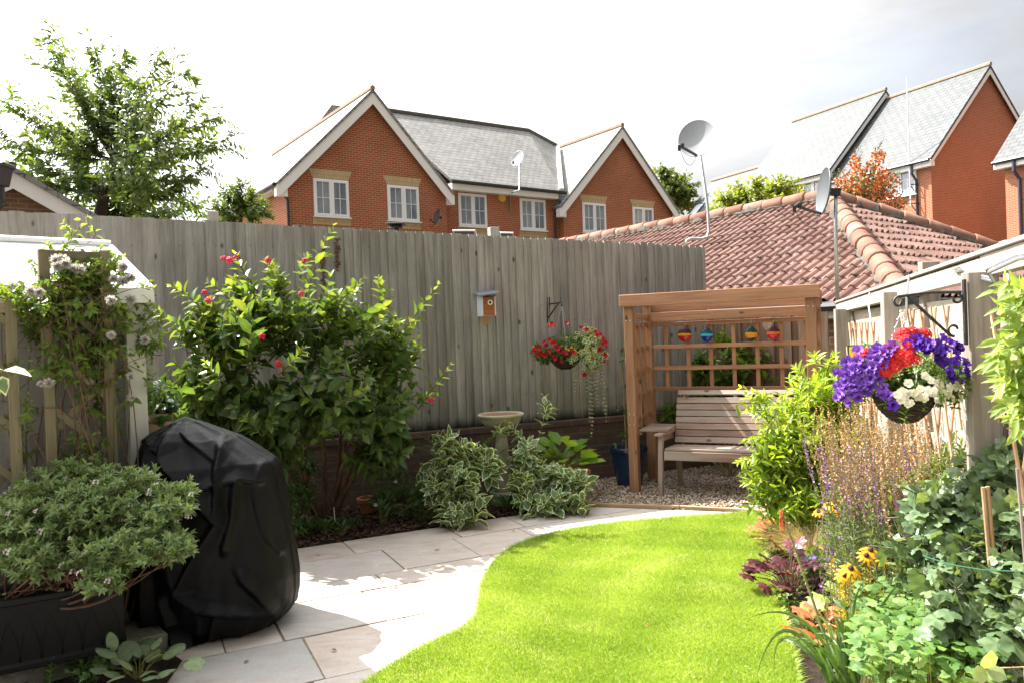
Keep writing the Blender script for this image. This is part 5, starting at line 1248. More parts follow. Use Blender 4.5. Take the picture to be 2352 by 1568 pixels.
# ------------------------------------------------------------------ plants
def rv(n=1): return unit(rng.normal(size=(n, 3)))
NP = np.array
def leafset(L, pts, tan, size, ar, spacing_r, splay=1.0, droop=.35, upn=.7, rlo=0, rhi=1, opp=True, tipsmall=.5, phase=None, t=None):
    """leaves in pairs along one shoot; pts, tan are (n,3) arrays"""
    n = len(pts)
    a = unit(np.cross(tan, NP([.31, .17, .93]) + 1e-3)); b = np.cross(tan, a)
    ph = (np.arange(n) % 2) * (PI / 2) + (phase if phase is not None else rng.random() * 6.28) + rng.normal(0, .25, n)
    tt = np.linspace(0, 1, n) if t is None else t
    for sgn in ((0, PI) if opp else (0,)):
        q = ph + sgn
        rad = a * np.cos(q)[:, None] + b * np.sin(q)[:, None]
        sp = splay * (1 - .45 * tt) + rng.normal(0, .12, n)
        d = tan * np.cos(sp)[:, None] + rad * np.sin(sp)[:, None]
        d = d + NP([0, 0, -1]) * (droop * (1 - .5 * tt) * rng.uniform(.5, 1.5, n))[:, None]
        nn = tan * np.sin(sp)[:, None] - rad * np.cos(sp)[:, None] + NP([0, 0, 1]) * upn + rng.normal(0, .22, (n, 3))
        l = size * rng.uniform(.75, 1.2, n) * (1 - (1 - tipsmall) * tt ** 3)
        L.add(pts, d, nn, l, l * ar * rng.uniform(.85, 1.1, n), np.clip(rng.uniform(rlo, rhi, n) * .6 + .4 * tt * rhi + .0, 0, 1))
def curve(p0, p1, n, bend=.15, sag=0.0):
    p0, p1 = NP(p0, float), NP(p1, float); t = np.linspace(0, 1, n)[:, None]; L = np.linalg.norm(p1 - p0)
    off = rng.normal(0, bend, 3) * L
    P = p0 + (p1 - p0) * t + off * (t * (1 - t)) * 2 + NP([0, 0, -1]) * sag * L * t ** 2
    T = unit(np.gradient(P, axis=0)); return P, T
def ell(px, py, y, rx, ry, rd):
    c = AY(px, py, y); k = y / FPX; return NP(c), NP([rx * k, rd, ry * k])
def shrub(root, ells, n, slen, size, ar, leaf_mat, stem_mat, base, nodes=6, up=.6, out=.8, tpl=LEAF8, droop=.35, splay=1.0, upn=.7, opp=True, bend=.12, surf=.45,
          stem_r=.004, limbs=10, limb_r=.018, tmin=.15, rnd_hi=1.0, floor=.03, name='foliage', weights=None, keep=None, fence=True, tipsmall=.55):
    L = Leaves(); SM = MB(); vol = NP([np.prod(r) ** .67 for _, r in ells]) * (NP(weights) if weights is not None else 1.0); vol = vol / vol.sum()
    base = [NP(b, float) for b in base]; ends = []
    for i in range(n):
        e = rng.choice(len(ells), p=vol); c, r = ells[e]
        d = rv()[0]; q = rng.random() ** surf; p = c + d * r * q
        if p[2] < floor: continue
        if fence and (p - NP(FA)) @ NP(FN) < .06: p = p + NP(FN) * (.08 - (p - NP(FA)) @ NP(FN))
        ax = unit(((p - c) / np.maximum(r, 1e-3) * out + NP([0, 0, up]) + rng.normal(0, .35, 3))[None])[0]
        l = slen * rng.uniform(.6, 1.25); p0 = p - ax * l
        P, T = curve(p0, p, nodes + 3, bend); k = len(P); s0 = max(1, int(tmin * k))
        leafset(L, P[s0:], T[s0:], size * rng.uniform(.8, 1.15), ar, None, splay, droop, upn, 0, rnd_hi, opp, tipsmall, t=np.linspace(0, 1, k - s0))
        if stem_r: SM.tube([V(x) for x in P[::2]], [stem_r * (1 - .6 * j / len(P[::2])) for j in range(len(P[::2]))], 4, cap=False)
        ends.append(p0)
    fo = L.build(name, leaf_mat, root, tpl)
    for i in range(limbs):
        b = base[i % len(base)]; e = ends[int(rng.integers(len(ends)))]
        P, T = curve(b, e, 9, .10); P = P + np.cumsum(rng.normal(0, .008, P.shape), 0) * (np.linspace(0, 1, 9)[:, None])
        SM.tube([V(x) for x in P], [limb_r * (1 - .75 * j / 8) for j in range(9)], 7, cap=False)
    st = SM.build('stem', stem_mat, root, smooth=True) if SM.v else None
    return L, fo, st

def barkm(name, c1, c2, sc=12):
    t = NT(name); p = t.pos(); n = t.noise(t.map(p, (1, 1, .3)), sc, 6, .7)
    return t.done(t.bsdf(t.ramp(n, [(.3, c1), (.7, c2)]), .9, t.bump(n, .8, .012), .2))
M_BARK = barkm('grey_brown_bark', (.05, .038, .028), (.16, .125, .095)); M_BARKR = barkm('reddish_bark', (.07, .035, .022), (.19, .11, .075))
M_TWIG = barkm('green_twig', (.09, .10, .03), (.20, .19, .07), 20); M_TAN = barkm('dry_stem', (.22, .14, .07), (.42, .29, .16), 30)

# petal meshes -------------------------------------------------------
def flower_mesh(name, mat, R=.03, petals=5, depth=.35, ruffle=.12, notch=.16, n=20, back=True):
    m = MB(); rings = [(0.0, -depth * R * 1.6, 0), (.28, -depth * R, .35), (.62, -.08 * R, .7), (1.0, .02 * R, 1.0)]
    vs = []; fs = []; col = []
    for (f, z, g) in rings:
        for k in range(n):
            th = 2 * PI * k / n; w_ = 1 - notch * f * (1 - abs(math.cos(petals * th / 2))) ** 2 * 2
            vs.append((R * f * w_ * math.cos(th), R * f * w_ * math.sin(th), z + ruffle * R * f * f * math.sin(petals * th * 2 + f * 2))); col.append((rnd.random() * .0 + .5, g, 0, 1))
    for i in range(len(rings) - 1):
        for k in range(n): k2 = (k + 1) % n; fs.append((i * n + k, i * n + k2, (i + 1) * n + k2, (i + 1) * n + k))
    me = bpy.data.meshes.new(name); me.from_pydata(vs, [], fs); at = me.attributes.new('col', 'FLOAT_COLOR', 'POINT'); at.data.foreach_set('color', [c for p in col for c in p])
    me.polygons.foreach_set('use_smooth', [True] * len(fs)); me.materials.append(mat); return me
def cluster_mesh(name, mat, R=.03, n=22, fr=.011, dome=.55):
    """a head of many small five-petalled florets"""
    vs = []; fs = []; col = []
    for i in range(n):
        q = math.sqrt((i + .5) / n); a = i * 2.39996; x, y = R * q * math.cos(a), R * q * math.sin(a); z = R * dome * (1 - q * q) + rnd.uniform(-.002, .002)
        nrm = V((x, y, R * .8)).normalized(); M_ = facing(nrm, rnd.random() * 6); o = len(vs); vs.append(tuple(V((x, y, z)))); col.append((.5, 0, 0, 1))
        for k in range(10):
            r_ = fr * (1.0 if k % 2 == 0 else .55) * rnd.uniform(.9, 1.1); p = V((x, y, z)) + M_ @ V((r_ * math.cos(k * PI / 5), r_ * math.sin(k * PI / 5), .002)); vs.append(tuple(p)); col.append((.5, 1, 0, 1))
        for k in range(10): fs.append((o, o + 1 + k, o + 1 + (k + 1) % 10))
    me = bpy.data.meshes.new(name); me.from_pydata(vs, [], fs); at = me.attributes.new('col', 'FLOAT_COLOR', 'POINT'); at.data.foreach_set('color', [c for p in col for c in p]); me.materials.append(mat); return me
def daisy_mesh(name, mat, R=.035, petals=11):
    vs = []; fs = []; col = []
    for i in range(petals):
        a = 2 * PI * i / petals + rnd.uniform(-.08, .08); d = V((math.cos(a), math.sin(a), 0)); s = V((-d.y, d.x, 0)); L_ = R * rnd.uniform(.85, 1.1); dr = rnd.uniform(.12, .4)
        o = len(vs)
        for (u, w_, z) in ((.22, .05, 0), (.6, .16, .03 - dr * .25), (.6, -.16, .03 - dr * .25), (.22, -.05, 0), (1.0, .06, -dr), (1.0, -.06, -dr)): vs.append(tuple(d * u * L_ + s * w_ * R + Z * z * R)); col.append((.5, u, 0, 1))
        fs += [(o, o + 1, o + 2, o + 3), (o + 1, o + 4, o + 5, o + 2)]
    me = bpy.data.meshes.new(name); me.from_pydata(vs, [], fs); at = me.attributes.new('col', 'FLOAT_COLOR', 'POINT'); at.data.foreach_set('color', [c for p in col for c in p]); me.materials.append(mat); return me
def dome_mesh(name, mat, R, h):
    m = MB(); m.lathe([(R, 0), (R * 1.05, h * .3), (R * .8, h * .8), (.0, h)], (0, 0, 0), 12); o = m.build(name, mat, None, True); me = o.data; bpy.data.objects.remove(o); return me

# ---------------------------------------------------------------- big weigela against the fence
def weigela():
    b = G(752, 1192)
    root = thing('weigela_shrub', 'large leafy shrub with crimson flowers against the tall fence', 'shrub', b)
    ML = leafm('weigela_leaf', (.06, .11, .034), (.105, .175, .046), (.26, .31, .06), None, .30, .40, .6)
    top = [ell(640, 690, 6.35, 170, 80, .36), ell(520, 770, 6.1, 140, 95, .34), ell(760, 750, 6.5, 170, 100, .38), ell(880, 820, 6.6, 95, 100, .32), ell(440, 720, 6.0, 60, 55, .2)]
    low = [ell(700, 920, 6.3, 220, 110, .40), ell(560, 940, 6.15, 150, 100, .34), ell(880, 960, 6.55, 115, 85, .32), ell(620, 1010, 6.25, 110, 50, .28), ell(870, 1045, 6.5, 85, 50, .24), ell(440, 890, 6.0, 65, 90, .22)]
    bs = [b + V((-.05, .0, 0)), b + V((.05, .05, 0)), G(722, 1180), b + V((.0, .05, 0))]
    shrub(root, top, 140, .36, .145, .52, ML, M_BARKR, bs, 5, .75, .8, LEAF8, .25, 1.05, .8, True, .12, .42, .0035, 6, .024)
    shrub(root, low, 165, .34, .155, .56, ML, M_BARKR, bs, 4, .25, .8, LEAF8, .65, 1.15, .25, True, .12, .38, .0035, 7, .024, floor=.5, rnd_hi=.75)
    # long shoots that stand clear of the mass
    L2 = Leaves(); SM = MB()
    for (x0, y0, x1, y1, d0, d1, n) in ((700, 690, 765, 520, 6.7, 6.95, 9), (900, 790, 1005, 655, 6.6, 6.6, 10), (870, 720, 868, 640, 6.8, 6.9, 8), (600, 680, 540, 585, 6.4, 6.4, 6), (740, 730, 835, 640, 6.5, 6.4, 8), (960, 940, 1035, 838, 6.8, 6.85, 6), (470, 720, 395, 660, 6.1, 6.0, 7), (440, 760, 365, 720, 6.0, 5.9, 6), (930, 860, 965, 800, 6.6, 6.55, 6), (640, 680, 615, 600, 6.4, 6.4, 6), (900, 960, 1000, 905, 6.7, 6.7, 7), (560, 730, 480, 650, 6.2, 6.1, 7), (690, 640, 705, 590, 6.5, 6.5, 5), (640, 860, 700, 800, 5.9, 5.85, 7), (520, 880, 470, 830, 5.7, 5.65, 6), (760, 940, 840, 890, 6.0, 5.95, 7), (600, 1000, 560, 960, 5.85, 5.8, 6), (480, 1010, 415, 985, 5.8, 5.7, 5)):
        P, T = curve(AY(x0, y0, d0), AY(x1, y1, d1), n + 2, .07)
        leafset(L2, P[1:], T[1:], .135, .46, None, 1.05, .18, .8, .35, 1.0, True, .35); SM.tube([V(p) for p in P], [.006 * (1 - .6 * i / len(P)) for i in range(len(P))], 5)
    L2.build('foliage', ML, root); SM.build('stem', M_BARKR, root, smooth=True)
    MF = petal('weigela_flower', (.55, .012, .055), (.30, .006, .03), .2); fm = cluster_mesh('flower', MF, .038, 12, .017, .8)
    for (x, y, d) in ((543, 592, 6.35), (528, 598, 6.35), (513, 594, 6.33), (615, 598, 6.35), (700, 600, 6.45), (692, 675, 5.98), (602, 772, 5.7), (480, 690, 5.85), (640, 835, 5.85), (990, 918, 6.45), (470, 672, 5.9)):
        put('flower', fm, root, AY(x, y, d), facing((rnd.uniform(-.4, .4), -1, rnd.uniform(.0, .8)), rnd.random() * 6), rnd.uniform(.6, .85))
    # withered strings on the fence
    m = MB()
    for x, y0, y1 in ((742, 570, 660), (775, 555, 615)):
        P = [ON(x + rnd.uniform(-2, 2), y0 + (y1 - y0) * k / 8, FA + FN * .04, FN) for k in range(9)]; m.tube(P, .005, 4)
        for p in P:
            for _ in range(6): m.lathe([(0, 0), (.012, .006), (0, .014)], p + V((rnd.uniform(-.02, .02), 0, rnd.uniform(-.03, .03))), 5, axis=V((rnd.uniform(-1, 1), -1, rnd.uniform(-1, 1))))
    m.build('withered_string', M_BARKR, root)
weigela()

# ---------------------------------------------------------------- clematis over the trellis
def clematis():
    b = TPX(150, 0); root = thing('clematis', 'tangled clematis with fluffy seed heads over the diamond trellis', 'climber', b)
    ML = leafm('clematis_leaf', (.07, .135, .03), (.13, .21, .04), (.27, .33, .06), None, .4, .42, .4)
    els = [ell(180, 640, 4.1, 90, 55, .16), ell(110, 700, 3.95, 110, 50, .14), ell(225, 760, 4.15, 75, 100, .14), ell(235, 610, 4.2, 60, 40, .12), ell(150, 590, 4.1, 50, 30, .12), ell(240, 900, 4.15, 45, 120, .1), ell(140, 800, 3.95, 70, 90, .10), ell(325, 760, 4.35, 55, 130, .12), ell(330, 900, 4.5, 45, 80, .12), ell(70, 900, 3.85, 70, 150, .08), ell(190, 1000, 4.0, 60, 70, .06), ell(30, 660, 3.8, 50, 40, .1)]
    shrub(root, els, 330, .16, .048, .50, ML, M_BARKR, [b, TPX(240, 0)], 4, .2, .5, LEAFN, .55, 1.1, .6, True, .3, .6, .0018, 26, .006, weights=[2.2, 1.5, 1.4, 1.3, 1.2, .7, .7, .6, .5, .22, .25, .6], fence=False)
    L2 = Leaves(); SM = MB()
    for (x0, y0, x1, y1, d) in ((150, 590, 160, 530, 4.1), (160, 560, 200, 500, 4.15), (130, 580, 108, 560, 4.05), (240, 600, 262, 585, 4.2), (300, 640, 350, 660, 4.35), (310, 690, 340, 650, 4.35), (330, 800, 370, 770, 4.4), (165, 545, 148, 515, 4.1), (20, 860, 60, 852, 3.7), (200, 560, 185, 505, 4.15), (60, 680, 40, 690, 3.8)):
        P, T = curve(AY(x0, y0, d), AY(x1, y1, d), 7, .3); leafset(L2, P[2:], T[2:], .048, .5, None, 1.1, .5, .7, .5, 1, True, .7); SM.tube([V(p) for p in P], .0018, 4)
    # bare tangled runners
    for i in range(95):
        e1 = els[int(rng.integers(6))]; e2 = els[int(rng.integers(12))]; a_ = e1[0] + rv()[0] * e1[1] * .8; c_ = e2[0] + rv()[0] * e2[1] * .9
        if np.linalg.norm(a_ - c_) > .55: continue
        P, T = curve(a_, c_, 9, .22); SM.tube([V(p) for p in P], rnd.uniform(.0012, .0028), 4)
    L2.build('foliage', ML, root, LEAFN); SM.build('runner', M_BARKR, root, smooth=True)
    # seed heads: fuzzy balls of fine plumes
    MS = leafm('seed_plume', (.45, .41, .36), (.64, .60, .55), (.80, .78, .75), None, .7, .4, .1, (1.2, 1.2, 1.2), vein=0)
    Ls = Leaves(); n = 300; d = rv(n); Ls.add(np.zeros((n, 3)), d, rv(n), rng.uniform(.02, .032, n), .0042, rng.random(n)); tmp = Ls.build('seed_head', MS, None, LEAF4); me = tmp.data; bpy.data.objects.remove(tmp)
    for (x, y, d_, s) in ((128, 598, 4.05, 1.2), (143, 596, 4.05, 1.2), (150, 605, 4.02, 1.1), (132, 612, 4.02, 1.1), (182, 620, 4.1, 1.25), (170, 616, 4.1, 1), (283, 612, 4.25, 1.2), (282, 645, 4.2, 1.15), (300, 638, 4.22, 1.15), (255, 690, 4.05, 1.1), (300, 688, 4.28, 1.2), (255, 770, 4.05, .95), (333, 780, 4.32, 1.15), (300, 863, 4.2, .95), (113, 878, 3.85, 1), (94, 880, 3.85, .7), (302, 912, 4.25, .9), (90, 672, 3.9, 1), (70, 668, 3.9, 1), (260, 640, 4.2, 1)):
        put('seed_head', me, root, AY(x, y, d_ - .13), facing(rv()[0]), s * 1.0)
    MFl = petal('clematis_bell', (.20, .15, .42), (.30, .25, .5)); fm = daisy_mesh('flower', MFl, .032, 4)
    for (x, y, d_) in ((30, 656, 3.75), (172, 852, 4.0), (357, 896, 4.35)): put('flower', fm, root, AY(x, y, d_), facing((.3, -.4, -1)), 1.0)
clematis()
# large-leaved stray branch at the left edge and the plant on the chimney pot
def small_leafy():
    root = thing('philadelphus_sprig', 'sprig of large pale-edged leaves poking in at the left edge', 'plant', AY(-20, 860, 3.3) - Z * 1.0)
    ML = leafm('pale_edged_leaf', (.07, .14, .05), (.11, .19, .07), (.2, .3, .12), (.55, .58, .36), .4, .35)
    L = Leaves(); 
    for (x0, y0, x1, y1) in ((8, 850, 70, 855), (6, 848, -20, 846), (4, 862, 12, 905), (-15, 870, -5, 910)):
        p, q = AY(x0, y0, 3.3), AY(x1, y1, 3.25); L.add(NP(p), NP(q - p), NP([.1, -.5, 1]), (q - p).length, .05, rnd.random())
    L.build('foliage', ML, root); m = MB(); b = AY(-60, 1000, 3.4); m.tube([V((b.x, b.y, .2)), AY(-40, 900, 3.35), AY(6, 850, 3.3)], [.006, .005, .003], 5); m.build('stem', M_TWIG, root)
    root = thing('pot_plant', 'dark leafy plant drooping over the clay chimney pot', 'plant', CHP)
    ML = leafm('dull_green_leaf', (.035, .075, .028), (.06, .115, .04), (.10, .17, .06), None, .45, .25)
    shrub(root, [ell(352, 915, 5.35, 55, 40, .18), ell(330, 930, 5.3, 40, 30, .12)], 36, .2, .085, .62, ML, M_TWIG, [CHP - Z * .05], 4, .5, .8, LEAFR, .5, 1.1, .8, True, .1, .6, .003, 5, .006, fence=False)
    L = Leaves(); p = AY(325, 960, 5.15)
    for k in range(7): d = NP([math.cos(k * .9), -.5, math.sin(k * .9) * .5]); L.add(NP(p), d, NP([0, -.4, 1]), .08, .045, rnd.random())
    L.build('lower_leaves', ML, root)
small_leafy()

# ---------------------------------------------------------------- planter shrub
def daphne():
    b = PLP(-.35, .13, .30); root = thing('planter_shrub', 'rounded small-leaved evergreen shrub growing in the black trough', 'shrub', b)
    ML = leafm('daphne_leaf', (.135, .22, .08), (.22, .32, .12), (.36, .44, .19), (.42, .49, .29), .4, .28, .45, ew=(.75, 1.1))
    els = [ell(150, 1150, 3.80, 150, 85, .30), ell(60, 1210, 3.65, 110, 90, .26), ell(300, 1130, 3.9, 90, 60, .24), ell(395, 1150, 3.85, 65, 50, .2), ell(250, 1230, 3.75, 140, 80, .26), ell(360, 1250, 3.72, 90, 45, .2), ell(240, 1320, 3.6, 60, 45, .14), ell(110, 1270, 3.6, 90, 60, .2), ell(180, 1080, 3.95, 80, 35, .18), ell(420, 1130, 3.85, 35, 22, .1), ell(420, 1255, 3.72, 35, 18, .1)]
    L = Leaves(); SM = MB(); vol = NP([np.prod(r) ** .67 for _, r in els]); vol /= vol.sum(); ends = []
    for i in range(1150):
        c, r = els[rng.choice(len(els), p=vol)]; d = rv()[0]; p = c + d * r * rng.random() ** .4
        ax = unit((d * .9 + NP([0, -.15, .75]) + rng.normal(0, .3, 3))[None])[0]
        if p[2] < .30: continue
        n = 14; l = .075; q = rng.random(n); pts = p - ax * (l * (1 - q))[:, None] * .55
        a = unit(np.cross(ax, rv()[0])[None])[0]; b2 = np.cross(ax, a); ph = np.arange(n) * 2.4; sp = 1.25 - .85 * q
        dd = ax * np.cos(sp)[:, None] + (a * np.cos(ph)[:, None] + b2 * np.sin(ph)[:, None]) * np.sin(sp)[:, None]
        nn = ax * np.sin(sp)[:, None] - (a * np.cos(ph)[:, None] + b2 * np.sin(ph)[:, None]) * np.cos(sp)[:, None] + NP([0, -.2, .8])
        s = rng.uniform(.03, .046, n); L.add(pts, dd, nn, s, s * .34, np.clip(rng.random() * .5 + .5 * q * rng.random(n), 0, 1))
        SM.tube([V(p - ax * .07), V(p - ax * .03), V(p)], [.0018, .0016, .001], 4, cap=False); ends.append(p - ax * .07)
    L.build('foliage', ML, root, LEAF8)
    for i in range(60):
        e = ends[int(rng.integers(len(ends)))]; P, T = curve(NP(b) + NP([rng.uniform(-.2, .25), rng.uniform(-.05, .05), -.03]), e, 8, .16); SM.tube([V(x) for x in P], [.008 * (1 - .7 * j / 7) for j in range(8)], 5, cap=False)
    SM.build('stem', M_BARKR, root, smooth=True)
    fm = cluster_mesh('flower', petal('white_pink_petal', (.78, .72, .72), (.6, .3, .35)), .013, 5, .007, .4)
    for _ in range(34):
        c, r = els[rng.choice(len(els), p=vol)]; d = rv()[0]; d[1] = -abs(d[1]); put('flower', fm, root, V(c + d * r * .98), facing((d[0], d[1], .6)), rnd.uniform(.7, 1.2))
daphne()
# ivy strands in the trough
def trough_ivy():
    root = thing('ivy_strand', 'thin ivy strand trailing along the rim of the black trough', 'plant', PLP(-.5, .02, .35)); L = Leaves(); m = MB()
    P, T = curve(PLP(-.75, .05, .33), PLP(-.25, -.02, .36), 10, .08); m.tube([V(p) for p in P], .002, 4)
    for p in P: L.add(p, rv()[0] + NP([0, -.6, 0]), NP([0, -.5, 1]), rnd.uniform(.02, .035), .026, rnd.random())
    L.build('foliage', leafm('ivy_leaf', (.10, .17, .05), (.16, .24, .08), (.3, .36, .16), (.4, .42, .25)), root, ROUND3); m.build('stem', M_BARKR, root)
trough_ivy()

# ---------------------------------------------------------------- shady bed
M_DOG = leafm('variegated_dogwood_leaf', (.085, .15, .065), (.115, .19, .085), (.15, .23, .10), (.66, .70, .48), .42, .30, .4, ew=(.62, .82), vein=.1)
def dogwoods():
    b = G(1050, 1178); root = thing('variegated_dogwood', 'cream-edged variegated dogwood left of the bird bath', 'shrub', b)
    shrub(root, [ell(1045, 1070, 6.65, 70, 60, .26), ell(1000, 1110, 6.55, 45, 45, .2), ell(1065, 1150, 6.45, 70, 40, .2), ell(1110, 1060, 6.75, 28, 45, .14), ell(1030, 1010, 6.7, 35, 25, .14)], 72, .20, .145, .54, M_DOG, M_TWIG, [b], 3, .75, .8, LEAF8, .28, 1.05, .5, True, .14, .45, .003, 10, .008)
    b = G(1240, 1160); root = thing('variegated_dogwood', 'larger cream-edged variegated dogwood right of the bird bath', 'shrub', b)
    shrub(root, [ell(1245, 1095, 7.0, 75, 55, .26), ell(1215, 1050, 7.05, 40, 40, .18), ell(1310, 1100, 6.95, 55, 38, .2), ell(1270, 1140, 6.8, 90, 30, .2), ell(1205, 1110, 6.85, 35, 40, .15), ell(1330, 1135, 6.8, 30, 25, .12)], 92, .20, .135, .54, M_DOG, M_TWIG, [b], 3, .75, .8, LEAF8, .28, 1.05, .5, True, .14, .45, .003, 10, .008)
    L = Leaves(); m = MB()
    for (x0, y0, x1, y1) in ((1235, 1010, 1252, 915), (1150, 1000, 1148, 985), (1225, 1020, 1180, 985), (1250, 960, 1262, 938)):
        P, T = curve(AY(x0, y0, 7.1), AY(x1, y1, 7.15), 7, .06); leafset(L, P[1:], T[1:], .12, .5, None, 1.05, .3, .7, .2, 1, True, .7); m.tube([V(p) for p in P], .003, 4)
    L.build('foliage', M_DOG, root); m.build('stem', M_TWIG, root)
dogwoods()
def fern(label, base, n, length, px=None):
    root = thing('fern', label, 'fern', base, 'ferns in the shady bed'); L = Leaves(); m = MB()
    for i in range(n):
        az = -PI / 2 + (i / max(1, n - 1) - .5) * 4.4 + rnd.uniform(-.15, .15); l = length * rnd.uniform(.8, 1.1); tilt = rnd.uniform(.15, .6)
        d = V((math.cos(az), math.sin(az), 0)); P = []
        for k in range(26):
            f = k / 25; P.append(base + d * l * (f * math.sin(tilt) + .35 * f ** 2.4) + Z * l * (f * math.cos(tilt) - .32 * f ** 2.6))
        m.tube(P[::3], [.0035 * (1 - .08 * j) for j in range(len(P[::3]))], 4, cap=False)
        A_ = NP([list(p) for p in P]); T = unit(np.gradient(A_, axis=0)); sd = unit(np.cross(T, NP([0, 0, 1]) + 1e-3)); f = np.linspace(0, 1, 26); w_ = .115 * np.sin(np.clip(f * 1.15 + .08, 0, 1) * PI) ** .7 * (1 - f * .55) + .006
        for sub in (0, .5):
            for sg in (1, -1):
                dd = sd * sg + T * .35 + NP([0, 0, -.12]); nn = np.cross(T, sd) * 1.0; nn[nn[:, 2] < 0] *= -1
                L.add(A_[3:] + T[3:] * sub * l / 25, dd[3:], nn[3:], (w_ * rng.uniform(.9, 1.1, 26))[3:], .011, rng.random(23) * .5 + .25 * rnd.random())
    L.build('frond', leafm('fern_leaf', (.045, .10, .018), (.085, .16, .028), (.15, .23, .05), None, .5, .4), root, LEAF4); m.build('midrib', M_TWIG, root)
q = AY(1078, 1100, 7.3); fern('larger fern with arching fronds between dogwood and bird bath', V((q.x, q.y, .12)), 13, .88)
q = AY(985, 1130, 7.2); fern('smaller fern in the shade left of the variegated dogwood', V((q.x, q.y, .0)), 8, .5)
def rosette(name, label, cat, base, n, size, ar, mat, spread, h, tpl=LEAF8, petiole=True, upn=1.0, group=None, tilt=(.3, 1.2), stem=M_TWIG):
    root = thing(name, label, cat, base, group); L = Leaves(); m = MB()
    for i in range(n):
        az = i * 2.39996 + rnd.uniform(-.3, .3); q = math.sqrt((i + .5) / n); d = V((math.cos(az), math.sin(az), 0)); ti = tilt[0] + (tilt[1] - tilt[0]) * q
        tip = base + d * spread * q + Z * h * rnd.uniform(.55, 1.1) * (1 - .55 * q * q)
        s = size * rnd.uniform(.7, 1.15); dd = d * math.sin(ti) + Z * math.cos(ti) * .5
        L.add(NP(tip), NP(dd), NP([-d.x * .35, -d.y * .35, upn]) + rng.normal(0, .2, 3), s, s * ar, rnd.random())
        if petiole: m.tube([base + d * .01, base.lerp(tip, .5) + Z * h * .15, tip], [.0025, .002, .0015], 4, cap=False)
    L.build('foliage', mat, root, tpl)
    if m.v: m.build('stem', stem, root)
    return root
M_HOSTA = leafm('hosta_leaf', (.10, .20, .025), (.17, .29, .035), (.26, .37, .06), None, .42, .4); M_GC = leafm('ground_leaf', (.038, .09, .022), (.065, .135, .03), (.11, .18, .045), None, .45, .25)
rosette('hosta', 'lime green hosta in the ochre pot beside the dogwood', 'plant', V((OP.x + .06, OP.y, .2)), 40, .19, .58, M_HOSTA, .25, .34, LEAFR, upn=.5)
def patch(name, label, px, py, rx, d, n, size, ar, mat, h=.08, tpl=LEAF8, cat='plant', dep=.2, clumps=6, per=18, z0=0.0, group=None):
    c = G(px, py, z0); root = thing(name, label, cat, c, group); L = Leaves(); m = MB(); k_ = c.y / FPX
    for _ in range(clumps):
        b = c + V((rnd.uniform(-1, 1) * rx * k_, rnd.uniform(-1, 1) * dep, 0))
        for i in range(per):
            az = rnd.random() * 6.28; d_ = V((math.cos(az), math.sin(az), 0)); e = rnd.random(); p = b + d_ * e * size * .9 + Z * h * rnd.uniform(.2, 1); ti = .4 + e * .8
            L.add(NP(p), NP(d_ * math.sin(ti) + Z * math.cos(ti)), NP([-d_.x * .5, -d_.y * .5, 1]) + rng.normal(0, .15, 3), size * rnd.uniform(.7, 1.2), size * ar, rnd.random()); m.tube([b, p], .0015, 3, cap=False)
    L.build('foliage', mat, root, tpl); m.build('stem', M_TWIG, root)
patch('bugle_patch', 'low tuft of strappy green leaves at the foot of the big shrub', 750, 1222, 70, 6.3, 0, .085, .3, M_GC, .07, LEAF8, dep=.12, clumps=11, per=16)
patch('bugle_patch', 'low dark green leafy clump at the base of the bird bath', 1200, 1168, 42, 7, 0, .09, .26, M_GC, .10, LEAF8, dep=.1, clumps=9, per=16)
patch('hellebore', 'fingered dark hellebore leaves at the edge of the paving', 893, 1205, 22, 6.5, 0, .11, .32, M_GC, .16, LEAF8, dep=.05, clumps=2, per=9)
patch('hellebore', 'broad palmate leaves just left of the bird bath foot', 1118, 1178, 26, 6.8, 0, .12, .4, leafm('hellebore_leaf', (.05, .10, .03), (.075, .145, .045), (.12, .19, .07)), .17, LEAF8, dep=.06, clumps=2, per=10)
b = G(925, 1180); root = thing('abelia_shrub', 'fine-leaved dark low shrub by the wall left of the ferns', 'shrub', b)
shrub(root, [ell(930, 1120, 6.9, 70, 45, .2), ell(880, 1130, 6.9, 50, 40, .18), ell(960, 1165, 6.7, 60, 25, .18), ell(900, 1080, 7.1, 45, 35, .15)], 170, .17, .03, .55, M_GC, M_BARKR, [b], 8, .4, .8, LEAF4, .2, 1.1, .7, True, .2, .6, .002, 10, .005)
fm = cluster_mesh('flower', petal('white_star', (.75, .72, .7), (.6, .5, .5)), .02, 6, .010, .3)
for (x, y, d) in ((985, 1095, 6.75), (862, 1158, 6.6), (1000, 1140, 6.6), (908, 1105, 6.7)): put('flower', fm, root, AY(x, y, d), facing((0, -.6, 1)), rnd.uniform(.7, 1))
b = G(690, 1205); root = thing('dark_groundcover', 'dark spreading groundcover behind the covered barbecue', 'shrub', b)
shrub(root, [ell(690, 1130, 6.6, 45, 60, .2), ell(670, 1200, 6.2, 40, 40, .2), ell(640, 1120, 6.4, 40, 60, .2), ell(700, 1060, 6.8, 50, 50, .2)], 110, .16, .045, .5, M_GC, M_BARKR, [b], 5, .4, .8, LEAF8, .3, 1.1, .7, True, .2, .6, .002, 6, .005)
